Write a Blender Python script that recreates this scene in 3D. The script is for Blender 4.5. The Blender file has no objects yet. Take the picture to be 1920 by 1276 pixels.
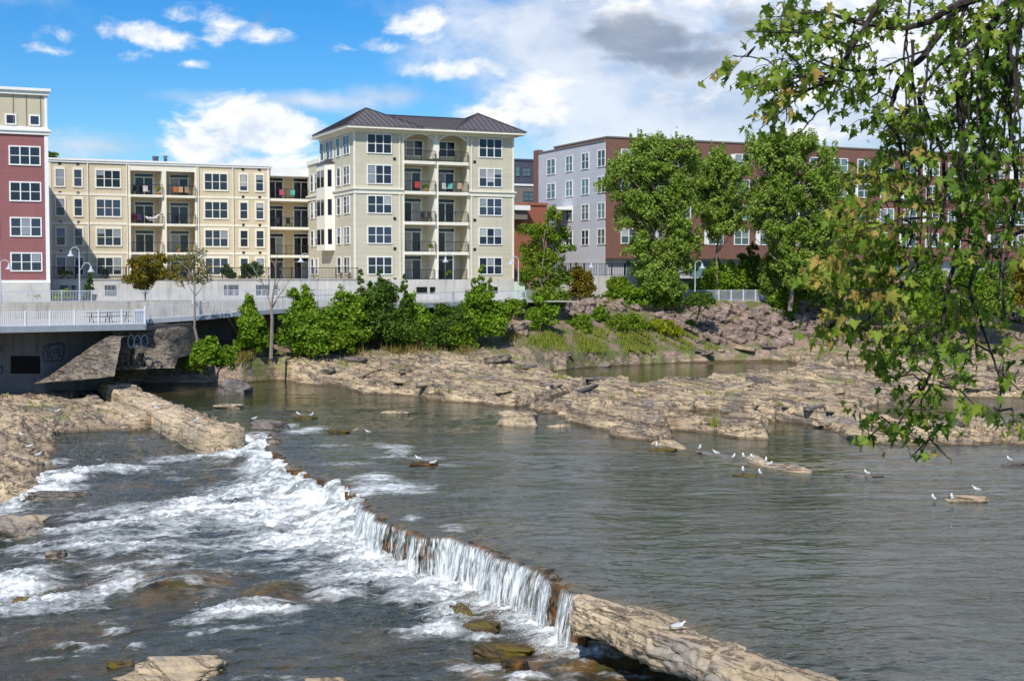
import bpy, math, random
import numpy as np
from mathutils import Vector, Matrix
R = math.radians
S = bpy.context.scene
COL = S.collection
FPX, CX, CYH, EYE = 2600.0, 960.0, 638.0, 8.5
PITCH = math.atan(118 / FPX)

# ------------------------------------------------------------------ camera
cam = bpy.data.cameras.new("camera")
cam.sensor_width = 36.0
cam.lens = FPX / 1920 * 36
cam.clip_end = 6000
cam.dof.use_dof = True
cam.dof.focus_distance = 90
cam.dof.aperture_fstop = 11
cam_o = bpy.data.objects.new("camera", cam)
COL.objects.link(cam_o)
cam_o.location = (0, 0, EYE)
cam_o.rotation_euler = (math.pi / 2 - PITCH, 0, 0)
S.camera = cam_o
S.view_settings.view_transform = 'Standard'
S.view_settings.look = 'None'
S.view_settings.exposure = 0.18
S.view_settings.gamma = 1.0
S.cycles.max_bounces = 8
S.cycles.transparent_max_bounces = 24

# ------------------------------------------------------------------ node helper
class NT:
    def __init__(s, tree):
        s.t = tree
        tree.nodes.clear()
    def n(s, typ, props=None, **inp):
        nd = s.t.nodes.new(typ)
        for k, v in (props or {}).items():
            setattr(nd, k, v)
        for k, v in inp.items():
            key = int(k[1:]) if k[0] == '_' else k.replace('_', ' ')
            sk = nd.inputs[key]
            if isinstance(v, bpy.types.NodeSocket):
                s.t.links.new(v, sk)
            else:
                if sk.type == 'RGBA' and len(v) == 3:
                    v = (*v, 1)
                sk.default_value = v
        return nd
    def m(s, op, a, b=0.0, c=0.0, clamp=False):
        return s.n('ShaderNodeMath', {'operation': op, 'use_clamp': clamp}, _0=a, _1=b, _2=c).outputs[0]
    def vm(s, op, a, b=(0, 0, 0)):
        nd = s.n('ShaderNodeVectorMath', {'operation': op}, _0=a, _1=b)
        return nd.outputs['Value'] if op in ('LENGTH', 'DOT_PRODUCT', 'DISTANCE') else nd.outputs[0]
    def mix(s, f, a, b):
        nd = s.n('ShaderNodeMix', {'data_type': 'RGBA'})
        for i, v in ((0, f), (6, a), (7, b)):
            if isinstance(v, bpy.types.NodeSocket):
                s.t.links.new(v, nd.inputs[i])
            else:
                nd.inputs[i].default_value = (*v, 1) if (i and len(v) == 3) else v
        return nd.outputs[2]
    def noise(s, vec, scale, detail=4, rough=.55, dist=0.0):
        return s.n('ShaderNodeTexNoise', Vector=vec, Scale=scale, Detail=detail, Roughness=rough, Distortion=dist).outputs[0]
    def ss(s, x, a, b):
        return s.n('ShaderNodeMapRange', {'interpolation_type': 'SMOOTHSTEP'}, _0=x, _1=a, _2=b, _3=0.0, _4=1.0).outputs[0]
    def lin(s, x, a, b, c=0.0, d=1.0):
        return s.n('ShaderNodeMapRange', _0=x, _1=a, _2=b, _3=c, _4=d).outputs[0]
    def ramp(s, fac, stops):
        nd = s.n('ShaderNodeValToRGB', Fac=fac)
        el = nd.color_ramp.elements
        while len(el) < len(stops):
            el.new(.5)
        for e, (p, c) in zip(el, stops):
            e.position = p
            e.color = (*c, 1)
        return nd.outputs[0]
    def pos(s):
        return s.n('ShaderNodeNewGeometry').outputs['Position']
    def attr(s, name):
        return s.n('ShaderNodeAttribute', {'attribute_name': name}).outputs['Fac']
    def bump(s, h, strength=.3, dist=.05):
        return s.n('ShaderNodeBump', Height=h, Strength=strength, Distance=dist).outputs[0]
    def out(s, sh):
        s.n('ShaderNodeOutputMaterial', Surface=sh)

def newmat(name):
    m = bpy.data.materials.new(name)
    m.use_nodes = True
    return m, NT(m.node_tree)

def pdir(px, py):
    cx, cy = (px - CX) / FPX, -(py - CYH) / FPX
    return np.array([cx, math.cos(PITCH) + cy * math.sin(PITCH), -math.sin(PITCH) + cy * math.cos(PITCH)])

# ------------------------------------------------------------------ sun
SUN = Vector((-.18, -.68, .70)).normalized()
EL = math.asin(SUN.z)
AZ = math.atan2(SUN.x, SUN.y)
sl = bpy.data.lights.new("sun", 'SUN')
sl.energy = 4.2
sl.angle = R(.5)
sl.color = (1.0, .95, .87)
so = bpy.data.objects.new("sun", sl)
COL.objects.link(so)
so.rotation_euler = SUN.to_track_quat('Z', 'Y').to_euler()
so.location = (-20, -40, 60)

# ------------------------------------------------------------------ sky
w = bpy.data.worlds.new("World")
S.world = w
w.use_nodes = True
nt = NT(w.node_tree)
sky = nt.n('ShaderNodeTexSky', {'sky_type': 'NISHITA', 'sun_disc': False, 'sun_elevation': EL, 'sun_rotation': AZ, 'altitude': 50.0,
                                 'air_density': 1.0, 'dust_density': .3, 'ozone_density': 3.5}).outputs[0]
skyc = nt.n('ShaderNodeHueSaturation', Hue=.5, Saturation=1.45, Value=1.06, Fac=1.0, Color=sky).outputs[0]
skyc = nt.vm('MULTIPLY', skyc, (.72, .94, 1.10))
d = nt.n('ShaderNodeTexCoord').outputs['Generated']
d = nt.vm('NORMALIZE', d)
warp = nt.n('ShaderNodeTexNoise', Vector=d, Scale=14.0, Detail=3.0).outputs['Color']
dw = nt.vm('ADD', d, nt.vm('SCALE', nt.vm('SUBTRACT', warp, (.5, .5, .5))))
dw.node.inputs[1].links[0].from_node.inputs['Scale'].default_value = .035
fl = nt.vm('MULTIPLY', dw, (1, 1, 1.9))
nz1 = nt.noise(fl, 22.0, 9, .58)
nz2 = nt.noise(fl, 9.0, 7, .6)
nz3 = nt.noise(fl, 55.0, 6, .6)
def blobs(lst):
    tot = None
    for px, py, rx, ry, a in lst:
        c = pdir(px, py)
        c = c / np.linalg.norm(c)
        q = nt.vm('MULTIPLY', nt.vm('SUBTRACT', d, tuple(c)), (FPX / rx, FPX / max(rx, ry), FPX / ry))
        f = nt.lin(nt.vm('LENGTH', q), 0.0, 1.7, a, 0.0)
        tot = f if tot is None else nt.m('MAXIMUM', tot, f)
    return tot
white = blobs([(470, 243, 120, 50, 1.2), (395, 280, 85, 34, 1.1), (550, 232, 55, 28, .9), (480, 300, 170, 22, .75),
               (250, 64, 130, 26, .85), (320, 78, 80, 22, .7), (410, 55, 45, 46, .75), (255, 100, 50, 22, .55), (340, 28, 50, 26, .6), (480, 68, 80, 20, .55), (360, 121, 45, 11, .6), (95, 96, 50, 15, .5),
               (650, 92, 40, 14, .65), (705, 84, 50, 20, .75), (795, 42, 60, 28, .8), (740, 60, 50, 14, .5), (800, 128, 75, 26, .7), (890, 128, 70, 26, .75),
               (1000, 195, 110, 38, 1.0), (930, 215, 90, 34, .8), (1040, 165, 70, 28, .9), (1480, 170, 120, 60, .6), (1560, 250, 160, 40, .7), (1800, -430, 760, 420, 1.35), (1200, -800, 700, 300, 1.0), (500, -1300, 1300, 420, .9), (2300, -700, 900, 500, .9), (1640, 40, 150, 90, 1.0), (1760, 150, 170, 90, .8)])  # blobs above the frame are unseen, added to brighten the water's reflections
veil = blobs([(600, 190, 260, 20, .62), (740, 180, 120, 26, .65), (200, 275, 170, 32, .62), (420, 185, 160, 16, .5), (1150, 60, 330, 190, .95), (1400, 190, 430, 200, .95), (1060, 190, 240, 90, .75), (1750, 130, 330, 260, 1.15), (1000, 30, 150, 90, .75), (1650, -450, 800, 520, 1.1), (1000, -1300, 1700, 700, .9), (2400, -100, 600, 500, 1.1)])  # the veil above the frame is likewise added for paler reflections
dark = blobs([(1250, 72, 150, 40, 1.05), (1120, 62, 60, 28, .85), (1275, 108, 120, 30, 1.0), (1190, 112, 110, 24, .7), (1400, 40, 130, 40, .7)])
hem = nt.ss(nt.vm('DOT_PRODUCT', d, (0, 1, 0)), .75, .3)       # clouds outside the view, added for ambient fill
gen = nt.m('MULTIPLY', nt.ss(nz2, .50, .68), nt.m('MULTIPLY', hem, nt.ss(nt.vm('DOT_PRODUCT', d, (0, 0, 1)), .03, .15)))
a_white = nt.m('MULTIPLY', nt.ss(nt.m('ADD', white, nt.m('MULTIPLY', nt.m('SUBTRACT', nt.m('ADD', nt.m('MULTIPLY', nz1, .7), nt.m('MULTIPLY', nz3, .3)), .5), 1.9)), .32, .74), .95)
a_white = nt.m('MAXIMUM', a_white, gen)
a_veil = nt.m('MULTIPLY', nt.ss(nt.m('ADD', veil, nt.m('MULTIPLY', nt.m('SUBTRACT', nz2, .5), 1.3)), .12, .8), .88)
a_dark = nt.m('MULTIPLY', nt.ss(nt.m('ADD', dark, nt.m('MULTIPLY', nt.m('SUBTRACT', nz1, .5), 2.2)), .22, .85), .85)
wshade = nt.ss(nt.m('ADD', nt.m('MULTIPLY', nz1, .55), nt.m('MULTIPLY', nz3, .45)), .36, .60)
wcol = nt.mix(wshade, (6.2, 6.9, 8.2), (9.4, 9.5, 9.6))
vcol = nt.mix(nt.ss(nz2, .35, .65), (4.9, 5.7, 7.1), (7.6, 8.0, 8.8))
c = nt.mix(a_veil, skyc, vcol)
c = nt.mix(a_white, c, wcol)
c = nt.mix(a_dark, c, nt.mix(nz1, (1.1, 1.6, 2.5), (3.4, 4.1, 5.3)))
bg = nt.n('ShaderNodeBackground', Color=c, Strength=.1)
nt.n('ShaderNodeOutputWorld', Surface=bg.outputs[0])

# ------------------------------------------------------------------ coordinates
UX, UY = math.cos(R(24)), math.sin(R(24))          # along the facades; v points away from the river
def W(u, v, z): return (u * UX - v * UY, u * UY + v * UX, z)
def P(px, py, z=0.0):
    q = pdir(px, py)
    t = (z - EYE) / q[2]
    return np.array([q[0] * t, q[1] * t, z])
def PY(px, py, Y):
    q = pdir(px, py)
    t = Y / q[1]
    return np.array([q[0] * t, Y, EYE + q[2] * t])
def FV(v, px, py):                                   # pixel -> (u, z) on the plane v
    q = pdir(px, py)
    t = v / (-q[0] * UY + q[1] * UX)
    return t * (q[0] * UX + q[1] * UY), EYE + t * q[2]
def FU(u, px, py):                                   # pixel -> (v, z) on the plane u
    q = pdir(px, py)
    t = u / (q[0] * UX + q[1] * UY)
    return t * (-q[0] * UY + q[1] * UX), EYE + t * q[2]

# ------------------------------------------------------------------ numpy noise
_rng = np.random.default_rng(7)
_perm = np.concatenate([_rng.permutation(256)] * 2)
_ga = _rng.random(256) * 2 * np.pi
_gx, _gy = np.cos(_ga), np.sin(_ga)
def perlin(x, y):
    xi, yi = np.floor(x).astype(np.int64), np.floor(y).astype(np.int64)
    xf, yf = x - xi, y - yi
    u_, v_ = xf * xf * xf * (xf * (xf * 6 - 15) + 10), yf * yf * yf * (yf * (yf * 6 - 15) + 10)
    xi &= 255; yi &= 255
    def g(ix, iy, dx, dy):
        h = _perm[_perm[ix & 255] + (iy & 255)]
        return _gx[h] * dx + _gy[h] * dy
    a = g(xi, yi, xf, yf); b = g(xi + 1, yi, xf - 1, yf)
    c_ = g(xi, yi + 1, xf, yf - 1); e = g(xi + 1, yi + 1, xf - 1, yf - 1)
    return ((a + u_ * (b - a)) + v_ * ((c_ + u_ * (e - c_)) - (a + u_ * (b - a)))) * 1.45
def fbm(x, y, o=4, g=.5):
    s_, a, f = 0, 1, 1
    for i in range(o):
        s_ = s_ + a * perlin(x * f + 17.3 * i, y * f - 9.1 * i)
        a *= g; f *= 2.03
    return s_
def sst(x, a, b):
    t = np.clip((x - a) / (b - a), 0, 1)
    return t * t * (3 - 2 * t)
def inpoly(X, Y, poly):
    r = np.zeros(X.shape, bool)
    n = len(poly)
    for i in range(n):
        x0, y0 = poly[i][:2]; x1, y1 = poly[(i + 1) % n][:2]
        if y0 == y1: continue
        cnd = ((y0 > Y) != (y1 > Y)) & (X < (x1 - x0) * (Y - y0) / (y1 - y0) + x0)
        r ^= cnd
    return r
def segdist(X, Y, pts, closed=False):
    dm = np.full(X.shape, 1e9)
    n = len(pts)
    for i in range(n if closed else n - 1):
        x0, y0 = pts[i][:2]; x1, y1 = pts[(i + 1) % n][:2]
        dx, dy = x1 - x0, y1 - y0
        t = np.clip(((X - x0) * dx + (Y - y0) * dy) / (dx * dx + dy * dy + 1e-12), 0, 1)
        dm = np.minimum(dm, (X - x0 - t * dx) ** 2 + (Y - y0 - t * dy) ** 2)
    return np.sqrt(dm)
def sdf(X, Y, poly):
    dd = segdist(X, Y, poly, True)
    return np.where(inpoly(X, Y, poly), dd, -dd)

# ------------------------------------------------------------------ mesh helpers
class MB:
    def __init__(s): s.v, s.f, s.mi, s.k = [], [], [], 0
    def add(s, vs, fs, mi=0):
        b = len(s.v)
        s.v.extend([tuple(map(float, p)) for p in vs])
        s.f.extend([tuple(b + i for i in f) for f in fs])
        s.mi.extend([mi] * len(fs))
    def hexa(s, p, mi=0):
        s.add(p, [(0, 3, 2, 1), (4, 5, 6, 7), (0, 1, 5, 4), (1, 2, 6, 5), (2, 3, 7, 6), (3, 0, 4, 7)], mi)
    def box(s, u0, u1, v0, v1, z0, z1, mi=0):        # box in facade coordinates
        s.hexa([W(u0, v0, z0), W(u1, v0, z0), W(u1, v1, z0), W(u0, v1, z0), W(u0, v0, z1), W(u1, v0, z1), W(u1, v1, z1), W(u0, v1, z1)], mi)
    def fbox(s, face, a0, a1, d0, d1, z0, z1, mi=0):  # box standing d0..d1 out of a facade
        k, q = face
        if k == 'v': s.box(a0, a1, q - d1, q - d0, z0, z1, mi)
        else: s.box(q - d1, q - d0, a0, a1, z0, z1, mi)
    def xbox(s, c, sx, sy, sz, rz=0, mi=0):          # box by centre, size and turn
        ca, sa = math.cos(rz), math.sin(rz)
        ps = []
        for z in (-.5, .5):
            for x, y in ((-.5, -.5), (.5, -.5), (.5, .5), (-.5, .5)):
                ps.append((c[0] + x * sx * ca - y * sy * sa, c[1] + x * sx * sa + y * sy * ca, c[2] + z * sz))
        s.hexa(ps, mi)
    def bar(s, a, b, w_, h=None, mi=0):              # straight bar between two points
        a, b = Vector(a), Vector(b)
        h = h or w_
        t = (b - a).normalized()
        sd = t.cross(Vector((0, 0, 1)))
        sd = sd.normalized() if sd.length > 1e-4 else Vector((1, 0, 0))
        up = sd.cross(t)
        ps = [a + sd * x * w_ / 2 + up * y * h / 2 for x, y in ((-1, -1), (1, -1), (1, 1), (-1, 1))]
        s.hexa(ps + [p + (b - a) for p in ps], mi)
    def tube(s, pts, rad, n=6, mi=0, cap=True):
        pts = [Vector(p) for p in pts]
        if not hasattr(rad, '__len__'): rad = [rad] * len(pts)
        rings = []
        ref = Vector((.3, .8, .1))
        for i, p in enumerate(pts):
            t = (pts[min(i + 1, len(pts) - 1)] - pts[max(i - 1, 0)])
            t = t.normalized() if t.length > 1e-9 else Vector((0, 0, 1))
            a = t.cross(ref)
            if a.length < .05: a = t.cross(Vector((1, 0, 0)))
            a.normalize(); b = t.cross(a)
            rings.append([p + (a * math.cos(k * 2 * math.pi / n) + b * math.sin(k * 2 * math.pi / n)) * rad[i] for k in range(n)])
        vs = [q for r_ in rings for q in r_]
        fs = [(i * n + k, i * n + (k + 1) % n, (i + 1) * n + (k + 1) % n, (i + 1) * n + k) for i in range(len(pts) - 1) for k in range(n)]
        if cap:
            fs.append(tuple(range(n - 1, -1, -1))); fs.append(tuple((len(pts) - 1) * n + k for k in range(n)))
        s.add(vs, fs, mi)
    def build(s, name, mat, parent=None, smooth=False):
        me = bpy.data.meshes.new(name)
        off = Vector((0, 0, 0))
        r_ = parent
        while r_ is not None:
            off += Vector(r_.location); r_ = r_.parent
        me.from_pydata([(p[0] - off.x, p[1] - off.y, p[2] - off.z) for p in s.v], [], s.f)
        for m_ in (mat if isinstance(mat, (list, tuple)) else [mat]): me.materials.append(m_)
        if max(s.mi, default=0): me.polygons.foreach_set('material_index', s.mi)
        if smooth: me.polygons.foreach_set('use_smooth', [True] * len(s.f))
        me.update()
        o = bpy.data.objects.new(name, me)
        COL.objects.link(o)
        if parent: o.parent = parent
        return o

def np_mesh(name, V, F, mat, parent=None, smooth=False, attrs=None):
    V = np.asarray(V, float); F = np.asarray(F, np.int32)
    off = np.zeros(3)
    r_ = parent
    while r_ is not None:
        off += np.array(r_.location); r_ = r_.parent
    me = bpy.data.meshes.new(name)
    k = F.shape[1]
    me.vertices.add(len(V)); me.vertices.foreach_set('co', (V - off).astype(np.float32).ravel())
    me.loops.add(F.size); me.loops.foreach_set('vertex_index', F.ravel())
    me.polygons.add(len(F))
    me.polygons.foreach_set('loop_start', np.arange(0, F.size, k, dtype=np.int32))
    me.polygons.foreach_set('loop_total', np.full(len(F), k, np.int32))
    if smooth: me.polygons.foreach_set('use_smooth', np.ones(len(F), bool))
    for an, av in (attrs or {}).items():
        at = me.attributes.new(an, 'FLOAT', 'POINT')
        at.data.foreach_set('value', np.asarray(av, np.float32).ravel())
    me.materials.append(mat)
    me.update(calc_edges=True)
    o = bpy.data.objects.new(name, me)
    COL.objects.link(o)
    if parent: o.parent = parent
    return o

def grid_mesh(name, X, Y, Z, keep, mat, attrs=None):
    nr, nc = X.shape
    idx = np.arange(nr * nc).reshape(nr, nc)
    q = np.stack([idx[:-1, :-1], idx[:-1, 1:], idx[1:, 1:], idx[1:, :-1]], -1)
    kk = keep[:-1, :-1] & keep[:-1, 1:] & keep[1:, 1:] & keep[1:, :-1]
    F = q[kk]
    used = np.zeros(nr * nc, bool); used[F.ravel()] = True
    new = np.cumsum(used) - 1
    V = np.stack([X.ravel(), Y.ravel(), Z.ravel()], -1)[used]
    at = {k: np.broadcast_to(v, X.shape).ravel()[used] for k, v in (attrs or {}).items()}
    return np_mesh(name, V, new[F], mat, None, True, at)

def tag(o, label=None, cat=None, group=None, kind=None):
    if label: o['label'] = label
    if cat: o['category'] = cat
    if group: o['group'] = group
    if kind: o['kind'] = kind
    return o
def thing(name, label, cat, loc, group=None):
    o = bpy.data.objects.new(name, None)
    o.empty_display_size = .3
    COL.objects.link(o)
    o.location = tuple(map(float, loc))
    return tag(o, label, cat, group)
def tree_copy(o, loc, rz, label, group, parent=None):
    c_ = o.copy(); COL.objects.link(c_)
    if parent is None:
        c_.location = tuple(map(float, loc)); c_.rotation_euler = (0, 0, rz)
        tag(c_, label, None, group)
    else:
        c_.parent = parent
    for ch in list(o.children): tree_copy(ch, None, None, None, None, c_)
    return c_

# ------------------------------------------------------------------ materials
def simple(name, col, rough=.7, var=.12, scale=1.5, metal=0.0, spec=.3, bump=0.0, bscale=20.0):
    m, t = newmat(name)
    p = t.pos()
    f = t.noise(p, scale, 5, .6)
    f2 = t.noise(p, scale * 9, 3, .6)
    f = t.m('ADD', t.m('MULTIPLY', f, .65), t.m('MULTIPLY', f2, .35))
    lo = tuple(c_ * (1 - var * 1.6) for c_ in col); hi = tuple(min(1, c_ * (1 + var * 1.2)) for c_ in col)
    c_ = t.mix(t.lin(f, .3, .7), lo, hi)
    kw = dict(Base_Color=c_, Roughness=rough, Metallic=metal)
    if bump: kw['Normal'] = t.bump(t.noise(p, bscale, 4, .6), bump, .03)
    b = t.n('ShaderNodeBsdfPrincipled', **kw)
    b.inputs['Specular IOR Level'].default_value = spec
    t.out(b.outputs[0])
    return m
def siding(name, col, lap=.16, dirt=.10, streak=.0):
    m, t = newmat(name)
    p = t.pos()
    z = t.n('ShaderNodeSeparateXYZ', Vector=p).outputs[2]
    fr = t.m('FRACT', t.m('DIVIDE', z, lap))
    groove = t.ss(fr, .16, .0)
    f = t.noise(p, .35, 5, .6)
    board = t.n('ShaderNodeTexWhiteNoise', {'noise_dimensions': '1D'}, W=t.m('FLOOR', t.m('DIVIDE', z, lap))).outputs[0]
    f = t.m('ADD', t.m('MULTIPLY', f, .75), t.m('MULTIPLY', board, .25))
    sk = t.noise(t.vm('MULTIPLY', p, (2.6, 2.6, .16)), 1.0, 5, .65)
    f = t.m('SUBTRACT', f, t.m('MULTIPLY', t.ss(sk, .52, .75), .45))
    c_ = t.mix(t.lin(f, .25, .75), tuple(x * (1 - dirt) for x in col), tuple(x * (1 + dirt * .8) for x in col))
    c_ = t.mix(t.m('MULTIPLY', groove, .45), c_, tuple(x * .45 for x in col))
    b = t.n('ShaderNodeBsdfPrincipled', Base_Color=c_, Roughness=.75, Normal=t.bump(fr, .5, .02))
    t.out(b.outputs[0])
    return m
def brick(name, c1, c2, mortar, s=1.0):
    m, t = newmat(name)
    p = t.n('ShaderNodeMapping', {'vector_type': 'POINT'}, Vector=t.pos(), Rotation=(0, 0, -R(24))).outputs[0]
    sp = t.n('ShaderNodeSeparateXYZ', Vector=p)
    q = t.n('ShaderNodeCombineXYZ', X=t.m('ADD', sp.outputs[0], sp.outputs[1]), Y=sp.outputs[2], Z=0.0).outputs[0]
    bt = t.n('ShaderNodeTexBrick', Vector=q, Color1=c1, Color2=c2, Mortar=mortar, Scale=1.0)
    bt.inputs['Mortar Size'].default_value = .012
    bt.inputs['Brick Width'].default_value = .30 * s; bt.inputs['Row Height'].default_value = .10 * s
    f = t.noise(t.pos(), .5, 5, .6)
    c_ = t.mix(t.lin(f, .3, .7, .0, .5), bt.outputs[0], tuple((a + b_) / 2 * .8 for a, b_ in zip(c1, c2)))
    b = t.n('ShaderNodeBsdfPrincipled', Base_Color=c_, Roughness=.85)
    t.out(b.outputs[0])
    return m
def concrete(name, col, stain=.5):
    m, t = newmat(name)
    p = t.pos()
    f = t.noise(p, .5, 6, .65)
    st = t.noise(t.vm('MULTIPLY', p, (2.2, 2.2, .22)), 1.0, 5, .65)
    c_ = t.mix(t.lin(f, .3, .7), tuple(x * .78 for x in col), tuple(x * 1.12 for x in col))
    c_ = t.mix(t.m('MULTIPLY', t.ss(st, .50, .72), stain), c_, tuple(x * .35 for x in col))
    rp = t.n('ShaderNodeMapping', Vector=p, Rotation=(0, 0, -R(24))).outputs[0]
    sx = t.n('ShaderNodeSeparateXYZ', Vector=rp)
    jx = t.ss(t.m('ABSOLUTE', t.m('SUBTRACT', t.m('FRACT', t.m('DIVIDE', sx.outputs[0], 2.44)), .5)), .492, .498)
    jz = t.ss(t.m('ABSOLUTE', t.m('SUBTRACT', t.m('FRACT', t.m('DIVIDE', sx.outputs[2], 1.22)), .5)), .484, .496)
    c_ = t.mix(t.m('MULTIPLY', t.m('MAXIMUM', jx, jz), .5), c_, tuple(x * .4 for x in col))
    run = t.noise(t.vm('MULTIPLY', p, (5, 5, .12)), 1.0, 4, .6)
    c_ = t.mix(t.m('MULTIPLY', t.ss(run, .58, .70), .35), c_, (.16, .12, .08))
    b = t.n('ShaderNodeBsdfPrincipled', Base_Color=c_, Roughness=.9, Normal=t.bump(t.noise(p, 6, 5, .65), .25, .04))
    t.out(b.outputs[0])
    return m
def foliage(name, cols, trans=.35, rough=.55, patch=.5):
    m, t = newmat(name)
    rnd = t.n('ShaderNodeNewGeometry').outputs['Random Per Island']
    big = t.noise(t.pos(), patch, 3, .5)
    f = t.m('ADD', t.m('MULTIPLY', rnd, .7), t.m('MULTIPLY', t.lin(big, .3, .7), .3), clamp=True)
    k = len(cols)
    c_ = t.ramp(f, [(i / (k - 1), cc) for i, cc in enumerate(cols)])
    b = t.n('ShaderNodeBsdfPrincipled', Base_Color=c_, Roughness=rough)
    b.inputs['Specular IOR Level'].default_value = .22
    tr = t.n('ShaderNodeBsdfTranslucent', Color=t.mix(.5, c_, (.20, .26, .02)))
    t.out(t.n('ShaderNodeMixShader', _0=trans, _1=b.outputs[0], _2=tr.outputs[0]).outputs[0])
    return m
def glass(name, col, rough=.04, spec=.5):
    m, t = newmat(name)
    rnd = t.n('ShaderNodeObjectInfo').outputs['Random']
    c_ = t.mix(rnd, tuple(x * .4 for x in col), tuple(x * 3.0 for x in col))
    b = t.n('ShaderNodeBsdfPrincipled', Base_Color=c_, Roughness=rough, Normal=t.bump(t.noise(t.pos(), .8, 2), .05, .05))
    b.inputs['Specular IOR Level'].default_value = spec
    t.out(b.outputs[0])
    return m

STR = R(-63.2)      # strike of the rock beds: along (.45, -.89)
def strata_vec(t, p, along=.25, across=1.0, zs=1.0):
    q = t.n('ShaderNodeMapping', Vector=p, Rotation=(0, 0, -STR)).outputs[0]
    return t.vm('MULTIPLY', q, (along, across, zs))
def rockmat(name, light, mid, darkc, wetz=None, moss=None, green=None, crack=.75):
    m, t = newmat(name)
    p = t.pos()
    a = t.noise(p, .22, 5, .6)
    b_ = t.noise(strata_vec(t, p, .12, .8, 2.5), 1.0, 7, .68)
    c1 = t.noise(strata_vec(t, p, .22, 1.7, 4.0), 1.5, 8, .72)
    fine = t.noise(p, 7, 6, .7)
    f = t.m('ADD', t.m('MULTIPLY', a, .4), t.m('MULTIPLY', b_, .6))
    col = t.mix(t.ss(f, .42, .58), mid, light)
    col = t.mix(t.m('MULTIPLY', t.ss(t.noise(strata_vec(t, p, .3, .9, 1), .55, 5, .7), .52, .64), .8), col, tuple(sum(mid) / 3 * k_ for k_ in (.86, .80, .78)))
    col = t.mix(t.m('MULTIPLY', t.ss(fine, .35, .7), .35), col, tuple(x * .72 for x in mid))
    col = t.mix(t.m('MULTIPLY', t.ss(c1, .52, .62), crack), col, darkc)  # dark bed lines put crevice shade into the colour, besides real staining
    rd = t.m('ABSOLUTE', t.m('SUBTRACT', t.noise(strata_vec(t, p, .10, .75, 1.8), 1.0, 5, .6, .6), .5))
    col = t.mix(t.m('MULTIPLY', t.ss(rd, .030, .004), .9), col, darkc)
    rd2 = t.m('ABSOLUTE', t.m('SUBTRACT', t.noise(strata_vec(t, p, .45, .9, 1.8), 1.1, 4, .6, .8), .5))
    col = t.mix(t.m('MULTIPLY', t.ss(rd2, .018, .003), .7), col, darkc)
    if green:
        g = t.attr('bank')
        gn = t.noise(p, .6, 5, .65)
        col = t.mix(t.m('MULTIPLY', g, .9), col, t.mix(t.ss(gn, .42, .60), (.24, .165, .14), (.13, .105, .06)))
        col = t.mix(t.m('MULTIPLY', t.m('MULTIPLY', t.attr('grow'), t.ss(gn, .45, .55)), .8), col, green)
    if moss:
        up = t.n('ShaderNodeSeparateXYZ', Vector=t.n('ShaderNodeNewGeometry').outputs['Normal']).outputs[2]
        mn = t.noise(p, 2.2, 5, .65)
        col = t.mix(t.m('MULTIPLY', t.ss(mn, .44, .58), .9), col, moss)
    rough = .85
    if wetz is not None:
        zz = t.m('ADD', t.m('SUBTRACT', t.n('ShaderNodeSeparateXYZ', Vector=p).outputs[2], t.attr('level')), t.lin(t.noise(p, 1.5, 4), 0, 1, -.08, .08))
        wet = t.ss(zz, wetz + .14, wetz + .02)
        col = t.mix(t.m('MULTIPLY', wet, .75), col, t.mix(t.noise(p, 3, 4), (.035, .024, .012), (.10, .065, .025)))
        rough = t.lin(wet, 0, 1, .85, .3)
    hh = t.m('ADD', t.m('MULTIPLY', c1, .7), t.m('MULTIPLY', fine, .4))
    b = t.n('ShaderNodeBsdfPrincipled', Base_Color=col, Roughness=rough, Normal=t.bump(hh, .7, .12))
    b.inputs['Specular IOR Level'].default_value = .25
    t.out(b.outputs[0])
    return m

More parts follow.
